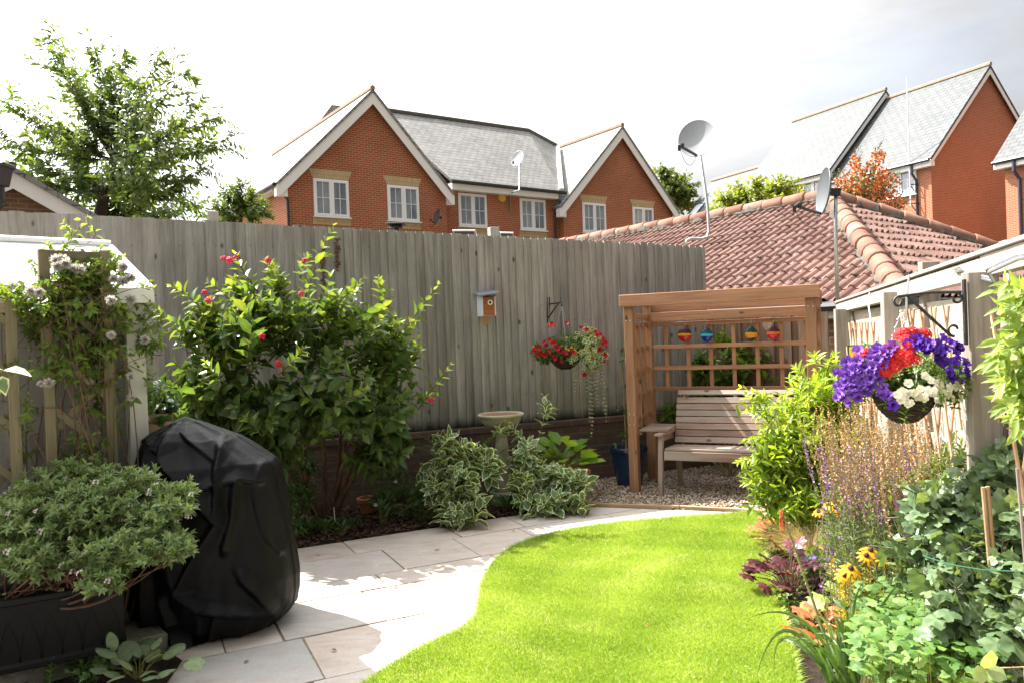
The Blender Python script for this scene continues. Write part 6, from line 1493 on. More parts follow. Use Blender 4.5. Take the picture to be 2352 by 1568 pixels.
# bamboo cane with a climber in the blue pot
def cane_climber():
    root = thing('climber_on_cane', 'young climber tied to a cane in the blue pot', 'climber', BP + Z * .36); m = MB(); c0 = BP + V((-.03, -.05, .3)); tp = AY(1428, 812, 7.95)
    m.tube([c0, tp], [.007, .005], 6); m.build('cane', M_TAN, root); L = Leaves(); m = MB()
    for (y0, y1, n) in ((830, 800, 5), (960, 930, 6), (1000, 1030, 5), (900, 870, 2)):
        for k in range(n):
            a_ = AY(1430 + rnd.uniform(-6, 6), rnd.uniform(min(y0, y1), max(y0, y1)), 7.95); e = a_ + V((rnd.uniform(-.09, .09), rnd.uniform(-.09, .02), rnd.uniform(-.02, .06))); m.tube([a_, e], .0015, 3)
            L.add(np.tile(NP(e), (4, 1)), rv(4) + NP([0, -.3, .1]), rv(4) + NP([0, -.5, 1]), .055, .03, rng.random(4))
    P, T = curve(AY(1470, 960, 8.2), AY(1460, 800, 8.25), 12, .05); leafset(L, P, T, .05, .5, None, 1.1, .4)
    P2, T2 = curve(c0, AY(1425, 800, 7.94), 14, .03); m.tube([V(p) for p in P2], .003, 4)
    L.build('foliage', M_GC, root); m.build('stem', M_TWIG, root)
cane_climber()
# spotted laurel behind the arbour
b = A(.75, 1.0, 0); root = thing('laurel_shrub', 'glossy yellow-green laurel behind the arbour trellis', 'shrub', b)
shrub(root, [ell(1690, 840, 8.6, 75, 65, .22), ell(1610, 850, 8.6, 50, 50, .2), ell(1745, 830, 8.5, 40, 50, .2), ell(1650, 930, 8.6, 90, 60, .25), ell(1535, 940, 8.45, 30, 40, .15), ell(1670, 785, 8.6, 25, 25, .1)], 95, .22, .14, .42, leafm('laurel_leaf', (.06, .12, .02), (.11, .19, .03), (.22, .29, .04), None, .25, .3, .6), M_TWIG, [b], 4, .7, .7, LEAF8, .25, 1.0, .8, True, .1, .5, .005, 8, .012, fence=True)

# ---------------------------------------------------------------- hanging baskets
M_WICK = wood('dark_wicker', (.012, .008, .006), (.035, .022, .016), (.075, .05, .035), .8, 0, 60, False, .2)
def basket_base(root, hook, c, R, h):
    m = MB(); n = 40; vs = []; fs = []; prof = [(R * .35, -h), (R * .62, -h * .92), (R * .84, -h * .65), (R * .95, -h * .3), (R, 0), (R * .97, .012), (R * .93, 0)]
    for k in range(15):
        f = k / 14; rr = R * (.30 + .70 * math.sin(f * PI / 2) ** .8); z = -h * (1 - f); th0 = k * .5
        pts = [c + V((rr * math.cos(a) + .0, rr * math.sin(a), z + .004 * math.sin(a * 14 + k * PI))) for a in [2 * PI * j / 40 for j in range(41)]]; m.tube(pts, .0075, 5)
    m.lathe([(0, -h), (R * .3, -h), (R * .62, -h * .86), (R * .86, -h * .55), (R * .96, -.002), (0, -.01)], c, 32); m.build('bowl', M_WICK, root)
    m = MB()
    for k in range(3):
        a_ = k * 2 * PI / 3 + .6; e = c + V((R * math.cos(a_), R * math.sin(a_), 0)); d = (hook - e); L_ = d.length; nn = int(L_ / .016)
        for i in range(nn):
            p, q = e + d * (i / nn), e + d * ((i + 1.15) / nn); sd = (d.cross(Z if i % 2 else d.cross(Z))).normalized() * .004; m.tube([p, p.lerp(q, .5) + sd, q, p.lerp(q, .5) - sd, p], .0012, 4, cap=False)
    m.tube([hook + Z * .035, hook + Z * .02 + RN * .008, hook, hook - Z * .008 - RN * .006], .002, 5); m.build('chain', M_GALV, root)
def scatter(root, name, me, pts, c, jit=.35, scale=(.8, 1.1), upb=.15):
    for (x, y, d) in pts:
        p = AY(x, y, d); n = (p - c); n.normalize(); n = n * .8 + V((0, -.6, upb)) + V((rnd.uniform(-jit, jit), rnd.uniform(-jit, jit), rnd.uniform(-jit, jit))); put(name, me, root, p, facing(n, rnd.random() * 6), rnd.uniform(*scale))
def left_basket():
    D = HKL.y; c = V((HKL.x, HKL.y, AY(1305, 815, D).z)); c = AY(1305, 812, D - .0); c = V((HKL.x + .02, HKL.y, c.z)); k = FPX / D
    root = thing('hanging_basket', 'wicker hanging basket of red petunias and cream-edged trailing leaves on the tall fence', 'hanging basket', c)
    basket_base(root, HKL, c, .165, .15)
    ML = leafm('basket_leaf', (.06, .12, .03), (.11, .19, .045), (.2, .28, .07)); MV = leafm('cream_edged_leaf', (.09, .16, .06), (.12, .2, .08), (.16, .24, .1), (.66, .68, .46), .4, .3, ew=(.5, .7))
    shrub(root, [ell(1262, 812, D - .05, 45, 26, .16), ell(1300, 785, D - .05, 55, 28, .16), ell(1350, 790, D - .05, 42, 34, .15), ell(1243, 805, D - .05, 28, 28, .12), ell(1300, 815, D - .13, 40, 16, .05)], 260, .09, .03, .45, ML, M_TWIG, [c], 7, .2, .8, LEAF8, .3, 1.1, .6, True, .2, .6, .0015, 0, name='foliage', fence=True)
    L = Leaves(); m = MB()
    e = [ell(1345, 800, D - .12, 38, 32, .08), ell(1350, 765, D - .05, 22, 14, .08), ell(1362, 815, D - .1, 26, 22, .08)]
    for i in range(60):
        cc, r = e[i % 3]; p = cc + rv()[0] * r; P, T = curve(p, p + NP([rng.uniform(-.05, .05), -.04, -.06]), 5, .2); leafset(L, P, T, .044, .8, None, 1.2, .1, .9, 0, 1)
    for (x, y0, y1, dx) in ((1318, 800, 905, 2), (1352, 830, 1000, 6), (1367, 830, 930, 6), (1382, 835, 965, 10), (1324, 790, 880, -3), (1352, 840, 965, 2), (1372, 820, 900, -4), (1345, 820, 905, 3)):
        P, T = curve(AY(x, y0, D - .15), AY(x + dx, y1, D - .12), int((y1 - y0) / 9) + 2, .03); leafset(L, P, T, .034, .8, None, 1.45, -.1, .0, 0, 1, True, .45); m.tube([V(p) for p in P], .0012, 3, cap=False)
    L.build('trailing_foliage', MV, root, LEAFR); m.build('trailing_stem', M_TWIG, root)
    red = flower_mesh('red_flower', petal('red_petal', (.46, .006, .014), (.08, .003, .008), .25, (.1, .4)), .030)
    pts = [(1248, 785), (1262, 780), (1255, 793), (1272, 787), (1240, 800), (1230, 798), (1252, 815), (1268, 812), (1280, 798), (1288, 806), (1262, 804), (1243, 812), (1290, 828), (1275, 822), (1236, 815), (1300, 810), (1316, 808), (1368, 762), (1380, 768), (1385, 790), (1392, 786), (1378, 802), (1390, 815), (1388, 828), (1372, 770), (1348, 757), (1335, 752), (1360, 820), (1386, 778), (1268, 742), (1302, 741), (1226, 806), (1342, 860)]
    scatter(root, 'red_flower', red, [(x, y, D - .17 - .02 * rnd.random() - .06 * (1 - abs(x - 1305) / 90)) for x, y in pts], c)
    yel = flower_mesh('yellow_flower', petal('yellow_petal', (.75, .42, .01), (.4, .2, .01)), .014)
    scatter(root, 'yellow_flower', yel, [(x, y, D - .2) for x, y in ((1278, 795), (1290, 794), (1300, 798), (1312, 797), (1320, 804), (1326, 808), (1302, 775), (1225, 795), (1306, 803), (1284, 800))], c)
    sal = cluster_mesh('orange_red_flower', petal('verbena_petal', (.72, .06, .03), (.5, .02, .02)), .03, 16, .011)
    scatter(root, 'orange_red_flower', sal, [(1270, 745, D - .1), (1364, 770, D - .12), (1376, 808, D - .16), (1262, 748, D - .1)], c)
left_basket()
def right_basket():
    D = HKR.y; cz = AY(2085, 905, D).z; c = V((HKR.x, HKR.y, cz)); root = thing('hanging_basket', 'overflowing hanging basket of purple, red and white flowers by the trellis fence', 'hanging basket', c)
    basket_base(root, HKR, c, .105, .10)
    ML = leafm('petunia_leaf', (.07, .13, .03), (.12, .2, .045), (.22, .3, .07))
    shrub(root, [ell(2080, 850, D, 120, 65, .17), ell(2000, 860, D, 70, 55, .13), ell(2160, 860, D, 70, 60, .13), ell(2090, 905, D - .06, 90, 35, .12), ell(1960, 880, D, 35, 40, .1)], 330, .08, .028, .42, ML, M_TWIG, [c], 6, .2, .8, LEAF8, .3, 1.1, .6, True, .2, .6, .0015, 0, fence=False)
    pur = flower_mesh('purple_flower', petal('purple_petal', (.115, .028, .44), (.03, .004, .12), .3, (.15, .6)), .0225, 5, .6, .2); lil = flower_mesh('lilac_flower', petal('lilac_petal', (.25, .10, .54), (.10, .02, .28), .35, (.1, .6)), .0225, 5, .6, .22)
    red = cluster_mesh('red_flower', petal('scarlet_petal', (.68, .018, .022), (.45, .01, .01), .2), .026, 20, .0105, .6); whi = flower_mesh('white_flower', petal('white_petal', (.80, .79, .72), (.72, .62, .10), .25, (.12, .38)), .0165, 5, .3, .06, .1)
    def cloud(n, x, y, rx, ry): 
        o = []
        for _ in range(n):
            q = math.sqrt(rnd.random()); a_ = rnd.random() * 6.28; px, py = x + rx * q * math.cos(a_), y + ry * q * math.sin(a_); e = max(0, 1 - ((px - 2080) / 165) ** 2 - ((py - 850) / 125) ** 2); o.append((px, py, D - .17 * math.sqrt(e) - rnd.uniform(0, .015)))
        return o
    scatter(root, 'purple_flower', pur, cloud(28, 2160, 805, 62, 32) + cloud(9, 2205, 845, 28, 28) + [(2052, 930, D - .15), (2225, 862, D - .02)] + cloud(8, 2110, 790, 30, 18), c)
    scatter(root, 'lilac_flower', lil, cloud(27, 1965, 860, 45, 45) + cloud(12, 2000, 820, 40, 30) + cloud(14, 1940, 890, 26, 36) + cloud(5, 2020, 800, 40, 22) + cloud(8, 2000, 890, 40, 40), c)
    scatter(root, 'red_flower', red, [(2050, 800, D - .13), (2078, 765, D - .1), (2095, 762, D - .1), (2110, 768, D - .1), (2066, 772, D - .1), (2125, 765, D - .09), (2030, 810, D - .14), (2042, 798, D - .14), (2085, 795, D - .15), (2088, 812, D - .16), (2080, 825, D - .16), (2098, 822, D - .16), (2045, 830, D - .15), (2032, 848, D - .15), (1975, 818, D - .06), (1988, 812, D - .08), (2056, 838, D - .16), (2082, 780, D - .13), (2096, 782, D - .12), (2064, 815, D - .15)], c, .2, (.85, 1.1), .3)
    wp = cloud(16, 2110, 905, 62, 18) + cloud(16, 2160, 895, 58, 26) + cloud(7, 2215, 905, 25, 18) + cloud(6, 2080, 890, 25, 20) + [(2085, 928, D - .19), (2092, 924, D - .19), (2160, 868, D - .14), (2125, 862, D - .16), (2218, 900, D - .08), (2240, 898, D - .03), (2062, 905, D - .19), (2070, 918, D - .19)]
    scatter(root, 'white_flower', whi, wp, c, .25)
right_basket()
# ------------------------------------------------------------------ right-hand border
def green_shrub():
    b = G(1850, 1195); root = thing('green_shrub', 'bright yellow-green leafy shrub in front of the arbour and bench', 'shrub', b)
    ML = leafm('bright_leaf', (.14, .245, .028), (.24, .345, .042), (.40, .48, .075), None, .38, .42, .45)
    els = [ell(1850, 930, 5.7, 85, 75, .30), ell(1910, 880, 5.8, 45, 55, .25), ell(1800, 1000, 5.5, 70, 60, .28), ell(1860, 1060, 5.5, 85, 90, .32), ell(1770, 1040, 5.45, 40, 45, .2), ell(1820, 1140, 5.4, 70, 60, .28), ell(1920, 1000, 5.6, 55, 100, .28), ell(1745, 915, 5.6, 25, 18, .1), ell(1735, 1055, 5.5, 25, 25, .1), ell(1740, 1125, 5.45, 15, 25, .1)]
    shrub(root, els, 360, .28, .105, .32, ML, M_TWIG, [b, b + V((.15, .1, 0))], 5, .6, .8, LEAF8, .30, 1.0, .8, True, .14, .45, .0028, 12, .012, fence=False)
    L = Leaves(); m = MB()
    for (x0, y0, x1, y1, d) in ((1800, 930, 1705, 890, 5.6), (1790, 960, 1720, 945, 5.55), (1780, 1040, 1700, 1060, 5.45), (1790, 1100, 1712, 1110, 5.4), (1900, 850, 1915, 815, 5.8), (1850, 870, 1830, 845, 5.75), (1770, 1000, 1712, 1010, 5.5), (1880, 840, 1872, 815, 5.8)):
        P, T = curve(AY(x0, y0, d), AY(x1, y1, d - .05), 8, .08); leafset(L, P[1:], T[1:], .095, .34, None, .95, .25, .9, .3, 1, True, .6); m.tube([V(p) for p in P], .0022, 4)
    L.build('foliage', ML, root); m.build('stem', M_TWIG, root)
green_shrub()

def toadflax():
    b = G(2050, 1290); root = thing('purple_toadflax', 'drift of thin purple flower spikes and tan seed spires below the right basket', 'plant', b)
    MSt = barkm('grey_green_stem', (.12, .15, .07), (.26, .27, .14), 25)
    MSeed = leafm('tan_seed', (.22, .12, .05), (.38, .23, .11), (.50, .34, .18), None, .7, .15, .2); MLf = leafm('grey_green_leaf', (.10, .15, .06), (.15, .21, .09), (.22, .27, .13), None, .5, .3, .3); MFl = leafm('violet_flower', (.14, .05, .26), (.24, .10, .40), (.38, .21, .54), None, .5, .35, .3)
    Ls, Lf, Lv = Leaves(), Leaves(), Leaves(); m = MB()
    for i in range(330):
        x = rnd.uniform(1950, 2235); d = rnd.uniform(3.6, 4.7) - (x - 1950) / 1000; yb = 1300 + rnd.uniform(-60, 40)
        base = AY(x + rnd.uniform(-20, 30), yb, d); base.z = .02
        tall = i % 2 == 0 or x < 2010
        top = AY(x + rnd.uniform(-130, 5), rnd.uniform(915, 1000) + (75 if not tall else 0) + max(0, x - 2150) * .3, d)
        P, T = curve(base, top, 30, .05); m.tube([V(p) for p in P[::3]], [.0026 * (1 - .07 * k) for k in range(10)], 4, cap=False)
        n = 30
        # narrow grey leaves low down
        k0 = int(n * .62); q = rng.integers(3, k0, 70); a = rv(70); a[:, 2] = np.abs(a[:, 2]) * .6 + .1; Lf.add(P[q], a, rv(70) + NP([0, 0, .8]), rng.uniform(.022, .05, 70), .0062, rng.random(70))
        seedy = rnd.random() < .72
        hi = np.linspace(k0, n - 1, 46); pts = NP([P[int(h)] + (P[min(int(h) + 1, n - 1)] - P[int(h)]) * (h % 1) for h in hi]); az = rng.random(46) * 6.28
        dd = np.stack([np.cos(az), np.sin(az), np.full(46, .55)], 1); f = np.linspace(0, 1, 46)
        if seedy: Ls.add(pts, dd, rv(46), (.017 - .007 * f), .010, rng.random(46)); 
        if (not seedy) or rnd.random() < .35:
            s = slice(0, 26) if not seedy else slice(0, 12); mm = len(pts[s]); Lv.add(pts[s], dd[s] + NP([0, 0, -.2]), rv(mm) + NP([0, 0, .5]), rng.uniform(.012, .02, mm), .011, rng.random(mm))
        if not seedy: Ls.add(pts[26:], dd[26:], rv(20), .006, .004, rng.random(20) * .4)
    Lf.build('foliage', MLf, root, LEAF4); tag(Ls.build('seed_spire', MSeed, root, LEAF4), kind='stuff'); tag(Lv.build('flower_spike', MFl, root, LEAF4), kind='stuff'); m.build('stem', MSt, root)
    # lower flowering part nearer the lawn
    b = G(1975, 1330); root = thing('purple_toadflax', 'shorter loose purple flower spikes among the yellow daisies', 'plant', b); Lf, Lv = Leaves(), Leaves(); m = MB()
    for i in range(75):
        x = rnd.uniform(1895, 2085); d = rnd.uniform(3.7, 4.6); base = AY(x, 1330, d); base.z = .02; top = AY(x + rnd.uniform(-30, 20), rnd.uniform(1110, 1330), d)
        if top.z < .15: top.z = .15 + rnd.random() * .2
        P, T = curve(base, top, 16, .08); m.tube([V(p) for p in P[::3]], .0016, 4, cap=False); q = rng.integers(0, 11, 30); a = rv(30); a[:, 2] = np.abs(a[:, 2]); Lf.add(P[q], a, rv(30) + NP([0, 0, .8]), rng.uniform(.02, .04, 30), .005, rng.random(30))
        q = rng.integers(11, 16, 16); Lv.add(P[q] + rng.normal(0, .006, (16, 3)), rv(16), rv(16) + NP([0, -.3, .5]), rng.uniform(.012, .02, 16), .012, rng.random(16))
    Lf.build('foliage', MLf, root, LEAF4); tag(Lv.build('flower_spike', MFl, root, LEAF4), kind='stuff'); m.build('stem', MSt, root)
toadflax()

def rudbeckias():
    MP = petal('golden_petal', (.80, .40, .012), (.62, .24, .008), .3, (.2, .6)); MC = plain('dark_cone', (.05, .018, .01), .8); fm = daisy_mesh('flower', MP, .046, 11); cm = dome_mesh('cone', MC, .0125, .016); MLf = leafm('rudbeckia_leaf', (.06, .11, .035), (.10, .16, .05), (.15, .21, .07))
    for lab, spots, d0 in (('group of golden black-eyed daisies further back in the border', ((1903, 1160), (1937, 1150), (1960, 1141), (1934, 1178), (1966, 1163), (1880, 1174), (1918, 1166), (1950, 1150)), 4.2), ('golden black-eyed daisies nearer the camera, beside the blackcurrant', ((1999, 1263), (1954, 1305), (2052, 1257), (2025, 1282), (1990, 1275), (1940, 1320)), 3.4)):
        b = G(spots[0][0] + 20, 1330 if d0 > 4 else 1420); b.y = d0; root = thing('black_eyed_daisy', lab, 'flowering plant', V((b.x, b.y, 0)), 'golden daisies in the border'); m = MB(); L = Leaves()
        for (x, y) in spots:
            p = AY(x, y, d0 + rnd.uniform(-.1, .1)); n = V((rnd.uniform(-.5, .35), rnd.uniform(-.6, -.1), rnd.uniform(.7, 1.1))).normalized(); s = rnd.uniform(.8, 1.1); f = put('flower', fm, root, p, facing(n, rnd.random() * 6), s)
            c_ = put('cone', cm, None, V((0, 0, 0))); c_.parent = f
            g = V((p.x + rnd.uniform(-.05, .05), p.y + rnd.uniform(-.05, .08), 0)); P, T = curve(g, p, 9, .06); m.tube([V(q) for q in P], .0022, 4)
            a = rv(10); L.add(P[rng.integers(1, 6, 10)], a + NP([0, 0, .3]), rv(10) + NP([0, 0, 1]), rng.uniform(.06, .10, 10), .03, rng.random(10))
        m.build('stem', M_TWIG, root); L.build('foliage', MLf, root)
rudbeckias()

M_HEUD = leafm('maroon_leaf', (.045, .012, .016), (.10, .028, .032), (.22, .075, .075), None, .42, .25, .4, (1.6, .8, .7)); M_HEUO = leafm('amber_leaf', (.42, .12, .05), (.55, .22, .10), (.66, .40, .20), None, .45, .35, .35, (1.3, 1.1, .8)); M_HEUP = leafm('pale_amber_leaf', (.50, .28, .14), (.58, .40, .22), (.62, .52, .32), None, .45, .35, .35, (1.2, 1.1, .8)); M_LIME = leafm('lime_leaf', (.20, .28, .06), (.30, .38, .10), (.42, .48, .16))
def heuch(label, px, py, d, n, size, mat, spread, h, z0=.03, group='coral bells along the lawn edge'):
    p = AY(px, py, d); return rosette('coral_bells', label, 'plant', V((p.x, p.y, z0)), n, size, .95, mat, spread, h, FRILL, True, 1.0, group, (.4, 1.25), M_BARKR)
heuch('dark maroon frilly-leaved coral bells at the lawn edge', 1815, 1330, 4.45, 52, .10, M_HEUD, .22, .26)
heuch('orange and cream coral bells at the far end of the border', 1780, 1235, 5.6, 34, .085, M_HEUO, .16, .15)
heuch('orange coral bells half under the strappy leaves', 1905, 1420, 3.75, 22, .11, M_HEUO, .15, .16)
heuch('pale peach coral bells beside the strappy leaves', 1985, 1440, 3.6, 12, .11, M_HEUP, .13, .14)
heuch('lime green coral bells between the orange one and the daisies', 1950, 1385, 3.95, 40, .10, M_LIME, .17, .18)
# feathery grass
def stipa():
    p = AY(1862, 1235, 5.0); root = thing('feather_grass', 'mound of fine straw-coloured feather grass', 'grass plant', V((p.x, p.y, 0))); m = MB()
    for i in range(650):
        az = rnd.uniform(0, 6.28); d = V((math.cos(az), math.sin(az), 0)); l = rnd.uniform(.26, .42); b = V((p.x, p.y, .02)) + d * rnd.uniform(0, .07); le = rnd.uniform(.3, 1.1)
        P = [b + d * l * le * f ** 1.7 + Z * l * (f - .55 * le * f ** 2.4) + V((rnd.uniform(-.006, .006), 0, 0)) for f in (0, .25, .5, .75, 1)]; m.strip(P, [.003, .0028, .0024, .0018, .0008], Z if abs(d.x) > 2 else V((d.y, -d.x, .2)), rnd.random(), .1)
    m.build('blade', leafm('straw_blade', (.36, .25, .10), (.52, .39, .18), (.62, .50, .27), None, .6, .3, .2, (1.2, 1.1, .8), vein=0), root); root.children[0]['kind'] = 'stuff'
stipa()
def poker():
    b = G(1950, 1590); b = V((b.x, 3.18, .0)); root = thing('red_hot_poker', 'strappy-leaved poker plant with one fading orange bloom at the lawn corner', 'plant', b); m = MB()
    def blade(pts, w0, tgt):
        P = [AY(*q) for q in pts]; n = 14; out = []
        for k in range(n + 1):
            t = k / n; m_ = len(P) - 1; q = list(P)
            while len(q) > 1: q = [q[i].lerp(q[i + 1], t) for i in range(len(q) - 1)]
            out.append(q[0])
        m.strip(out, [w0 * (1 - .25 * (k / n)) * min(1, (n - k) / 5 + .05) for k in range(n + 1)], tgt, rnd.random(), .35)
    side = V((0, -1, .35))
    for (dx, tx, ty, hx, hy) in ((0, 1712, 1422, 1850, 1380), (-5, 1735, 1560, 1790, 1370), (5, 1780, 1568, 1760, 1400), (10, 2085, 1318, 1990, 1430), (12, 1985, 1330, 1940, 1420), (0, 1930, 1400, 1935, 1480), (6, 1870, 1410, 1900, 1500), (-10, 1830, 1440, 1880, 1490), (-14, 1790, 1462, 1850, 1470), (-6, 1815, 1500, 1850, 1430), (14, 2030, 1440, 1990, 1430), (16, 2075, 1500, 2010, 1400), (8, 1960, 1390, 1955, 1480), (4, 1920, 1440, 1925, 1500), (-4, 1850, 1470, 1890, 1500), (10, 2040, 1475, 1990, 1420), (2, 1895, 1455, 1910, 1520), (-8, 1795, 1440, 1860, 1450), (12, 2005, 1460, 1980, 1470), (0, 1945, 1430, 1940, 1500), (-16, 1770, 1500, 1830, 1430), (6, 1965, 1455, 1958, 1500), (-12, 1868, 1445, 1890, 1520), (-3, 1905, 1425, 1915, 1490)):
        bx = 1948 + dx * 2.2 + rnd.uniform(-8, 8); d = 3.18 + rnd.uniform(-.14, .16); d2 = d + rnd.uniform(-.2, .25); blade(((bx, 1600, d), ((bx + hx) / 2, (1590 + hy) / 2, d), (hx, hy - 25, (d + d2) / 2), (tx, ty, d2)), rnd.uniform(.015, .022), side)
    for i in range(34):
        a_ = rnd.uniform(-1, 1); tx = 1945 + a_ * rnd.uniform(40, 150); ty = rnd.uniform(1395, 1520); hx = 1950 + (tx - 1950) * .45; d = 3.18 + rnd.uniform(-.15, .18); bx = 1950 + rnd.uniform(-32, 32); blade(((bx, 1600, d), ((bx + hx) / 2, (1590 + ty) / 2, d), (hx, ty - rnd.uniform(10, 60), d), (tx, ty, d + rnd.uniform(-.15, .15))), rnd.uniform(.012, .02), side)
    M_BL = leafm('strap_leaf', (.05, .11, .03), (.085, .155, .05), (.14, .21, .08), None, .38, .3, .5, vein=0); m.build('leaf', M_BL, root)
    m = MB(); P, T = curve(V((b.x - .05, b.y + .05, .02)), AY(1795, 1172, 3.3), 14, .03); m.tube([V(p) for p in P], [.0075 - .003 * k / 13 for k in range(14)], 7)
    M_ST = leafm('poker_stem', (.12, .17, .05), (.18, .23, .07), (.25, .28, .1), None, .5, .1); m.build('flower_stem', M_ST, root, smooth=True)
    L = Leaves(); tip = P[-1]
    for k in range(60): f = rng.random(); a = rnd.uniform(0, 6.28); L.add(tip + NP([0, 0, -.06 + .07 * f]), NP([math.cos(a) * .5, math.sin(a) * .5, -1.0]), NP([math.cos(a), math.sin(a), .3]), rnd.uniform(.025, .038), .007, rnd.random())
    L.build('flower', leafm('coral_floret', (.50, .10, .03), (.66, .22, .08), (.70, .42, .18), None, .5, .3, .3, (1.2, 1, .8), vein=0), root)
    L = Leaves(); q = np.repeat(np.linspace(7, 12.5, 60), 1); pts = NP([P[int(x)] + (P[min(int(x) + 1, 13)] - P[int(x)]) * (x % 1) for x in q]); az = rng.random(60) * 6.28; L.add(pts, np.stack([np.cos(az), np.sin(az), -.6 + 0 * az], 1), rv(60), .012, .005, rng.random(60)); L.build('spent_floret', leafm('tan_floret', (.30, .17, .07), (.45, .28, .13), (.55, .40, .2), None, .7, .1, .2), root, LEAF4)
poker()
def blackcurrant():
    b = G(2290, 1590); b = V((1.62, 2.72, 0)); root = thing('blackcurrant_bush', 'blackcurrant bush with grey-green lobed leaves at the right edge', 'shrub', b)
    ML = leafm('currant_leaf', (.085, .142, .068), (.13, .195, .095), (.20, .27, .12), None, .42, .28, .5)
    els = [ell(2180, 1160, 2.95, 110, 60, .22), ell(2270, 1120, 2.9, 90, 80, .22), ell(2150, 1250, 2.95, 60, 55, .2), ell(2240, 1250, 2.75, 90, 80, .22), ell(2330, 1200, 2.65, 60, 110, .2), ell(2210, 1370, 2.7, 90, 40, .16), ell(2310, 1420, 2.55, 60, 100, .18), ell(2320, 1060, 2.8, 50, 50, .16), ell(2340, 1320, 2.5, 40, 70, .15)]
    shrub(root, els, 190, .22, .088, 1.0, ML, M_BARK, [b, b + V((.1, .08, 0))], 3, .45, .7, LOBED, .85, 1.15, 1.0, True, .1, .5, .003, 14, .011, fence=False, tipsmall=.6)
    m = MB()
    for px, y0, y1, d in ((2258, 1118, 1300, 2.6), (2268, 1116, 1300, 2.6), (2336, 1075, 1260, 2.45)):
        p = AY(px, y0, d); q = AY(px + 16, y1, d); m2 = MB(); e = p + (q - p) * ((p.z - .0) / max(.01, p.z - q.z)); m2.tube([p, e], .0075 if px < 2300 else .005, 7); r_ = thing('garden_cane', {2258: 'left of two close-set wooden canes in the blackcurrant', 2268: 'right of two close-set wooden canes in the blackcurrant', 2336: 'pale single cane near the right edge'}[px], 'cane', e, 'canes in the blackcurrant'); m2.build('shaft', M_TAN if px < 2300 else M_GREYPOST, r_)
    m = MB(); m.tube([AY(2120, 1275, 2.75), AY(2180, 1295, 2.6), AY(2260, 1308, 2.5), AY(2352, 1312, 2.42)], .0022, 6); tag(m.build('garden_twine', plain('green_twine', (.01, .085, .045), .7)), 'green garden twine tied round the blackcurrant stems', 'twine')
blackcurrant()
def aquilegia():
    c = AY(2120, 1500, 2.85); root = thing('columbine_patch', 'spreading patch of pale green scalloped columbine leaves in the near corner', 'plant', V((c.x, c.y, 0))); L = Leaves(); m = MB()
    for i in range(380):
        px, py = rnd.uniform(1985, 2300), rnd.uniform(1400, 1600); d = 3.45 - (py - 1400) / 200 * .95 + rnd.uniform(-.08, .08); p = AY(px, py, d)
        p.z = max(p.z, 0) + rnd.uniform(.03, .16)
        for k in range(3):
            a = rnd.random() * .5 + k * 2.1; L.add(NP(p) + NP([.022 * math.cos(a), .022 * math.sin(a), rnd.uniform(-.01, .01)]), NP([math.cos(a), math.sin(a), rnd.uniform(-.5, .3)]), NP([rnd.uniform(-.7, .4), rnd.uniform(-.7, .2), 1]), rnd.uniform(.03, .06), rnd.uniform(.04, .055), rnd.random())
        m.tube([V((p.x + rnd.uniform(-.05, .05), p.y + rnd.uniform(-.02, .08), 0)), p], .0018, 4, cap=False)
    L.build('foliage', leafm('columbine_leaf', (.075, .165, .038), (.125, .235, .055), (.21, .32, .085), None, .5, .4, .3), root, ROUND3); m.build('stem', M_TWIG, root)
aquilegia()
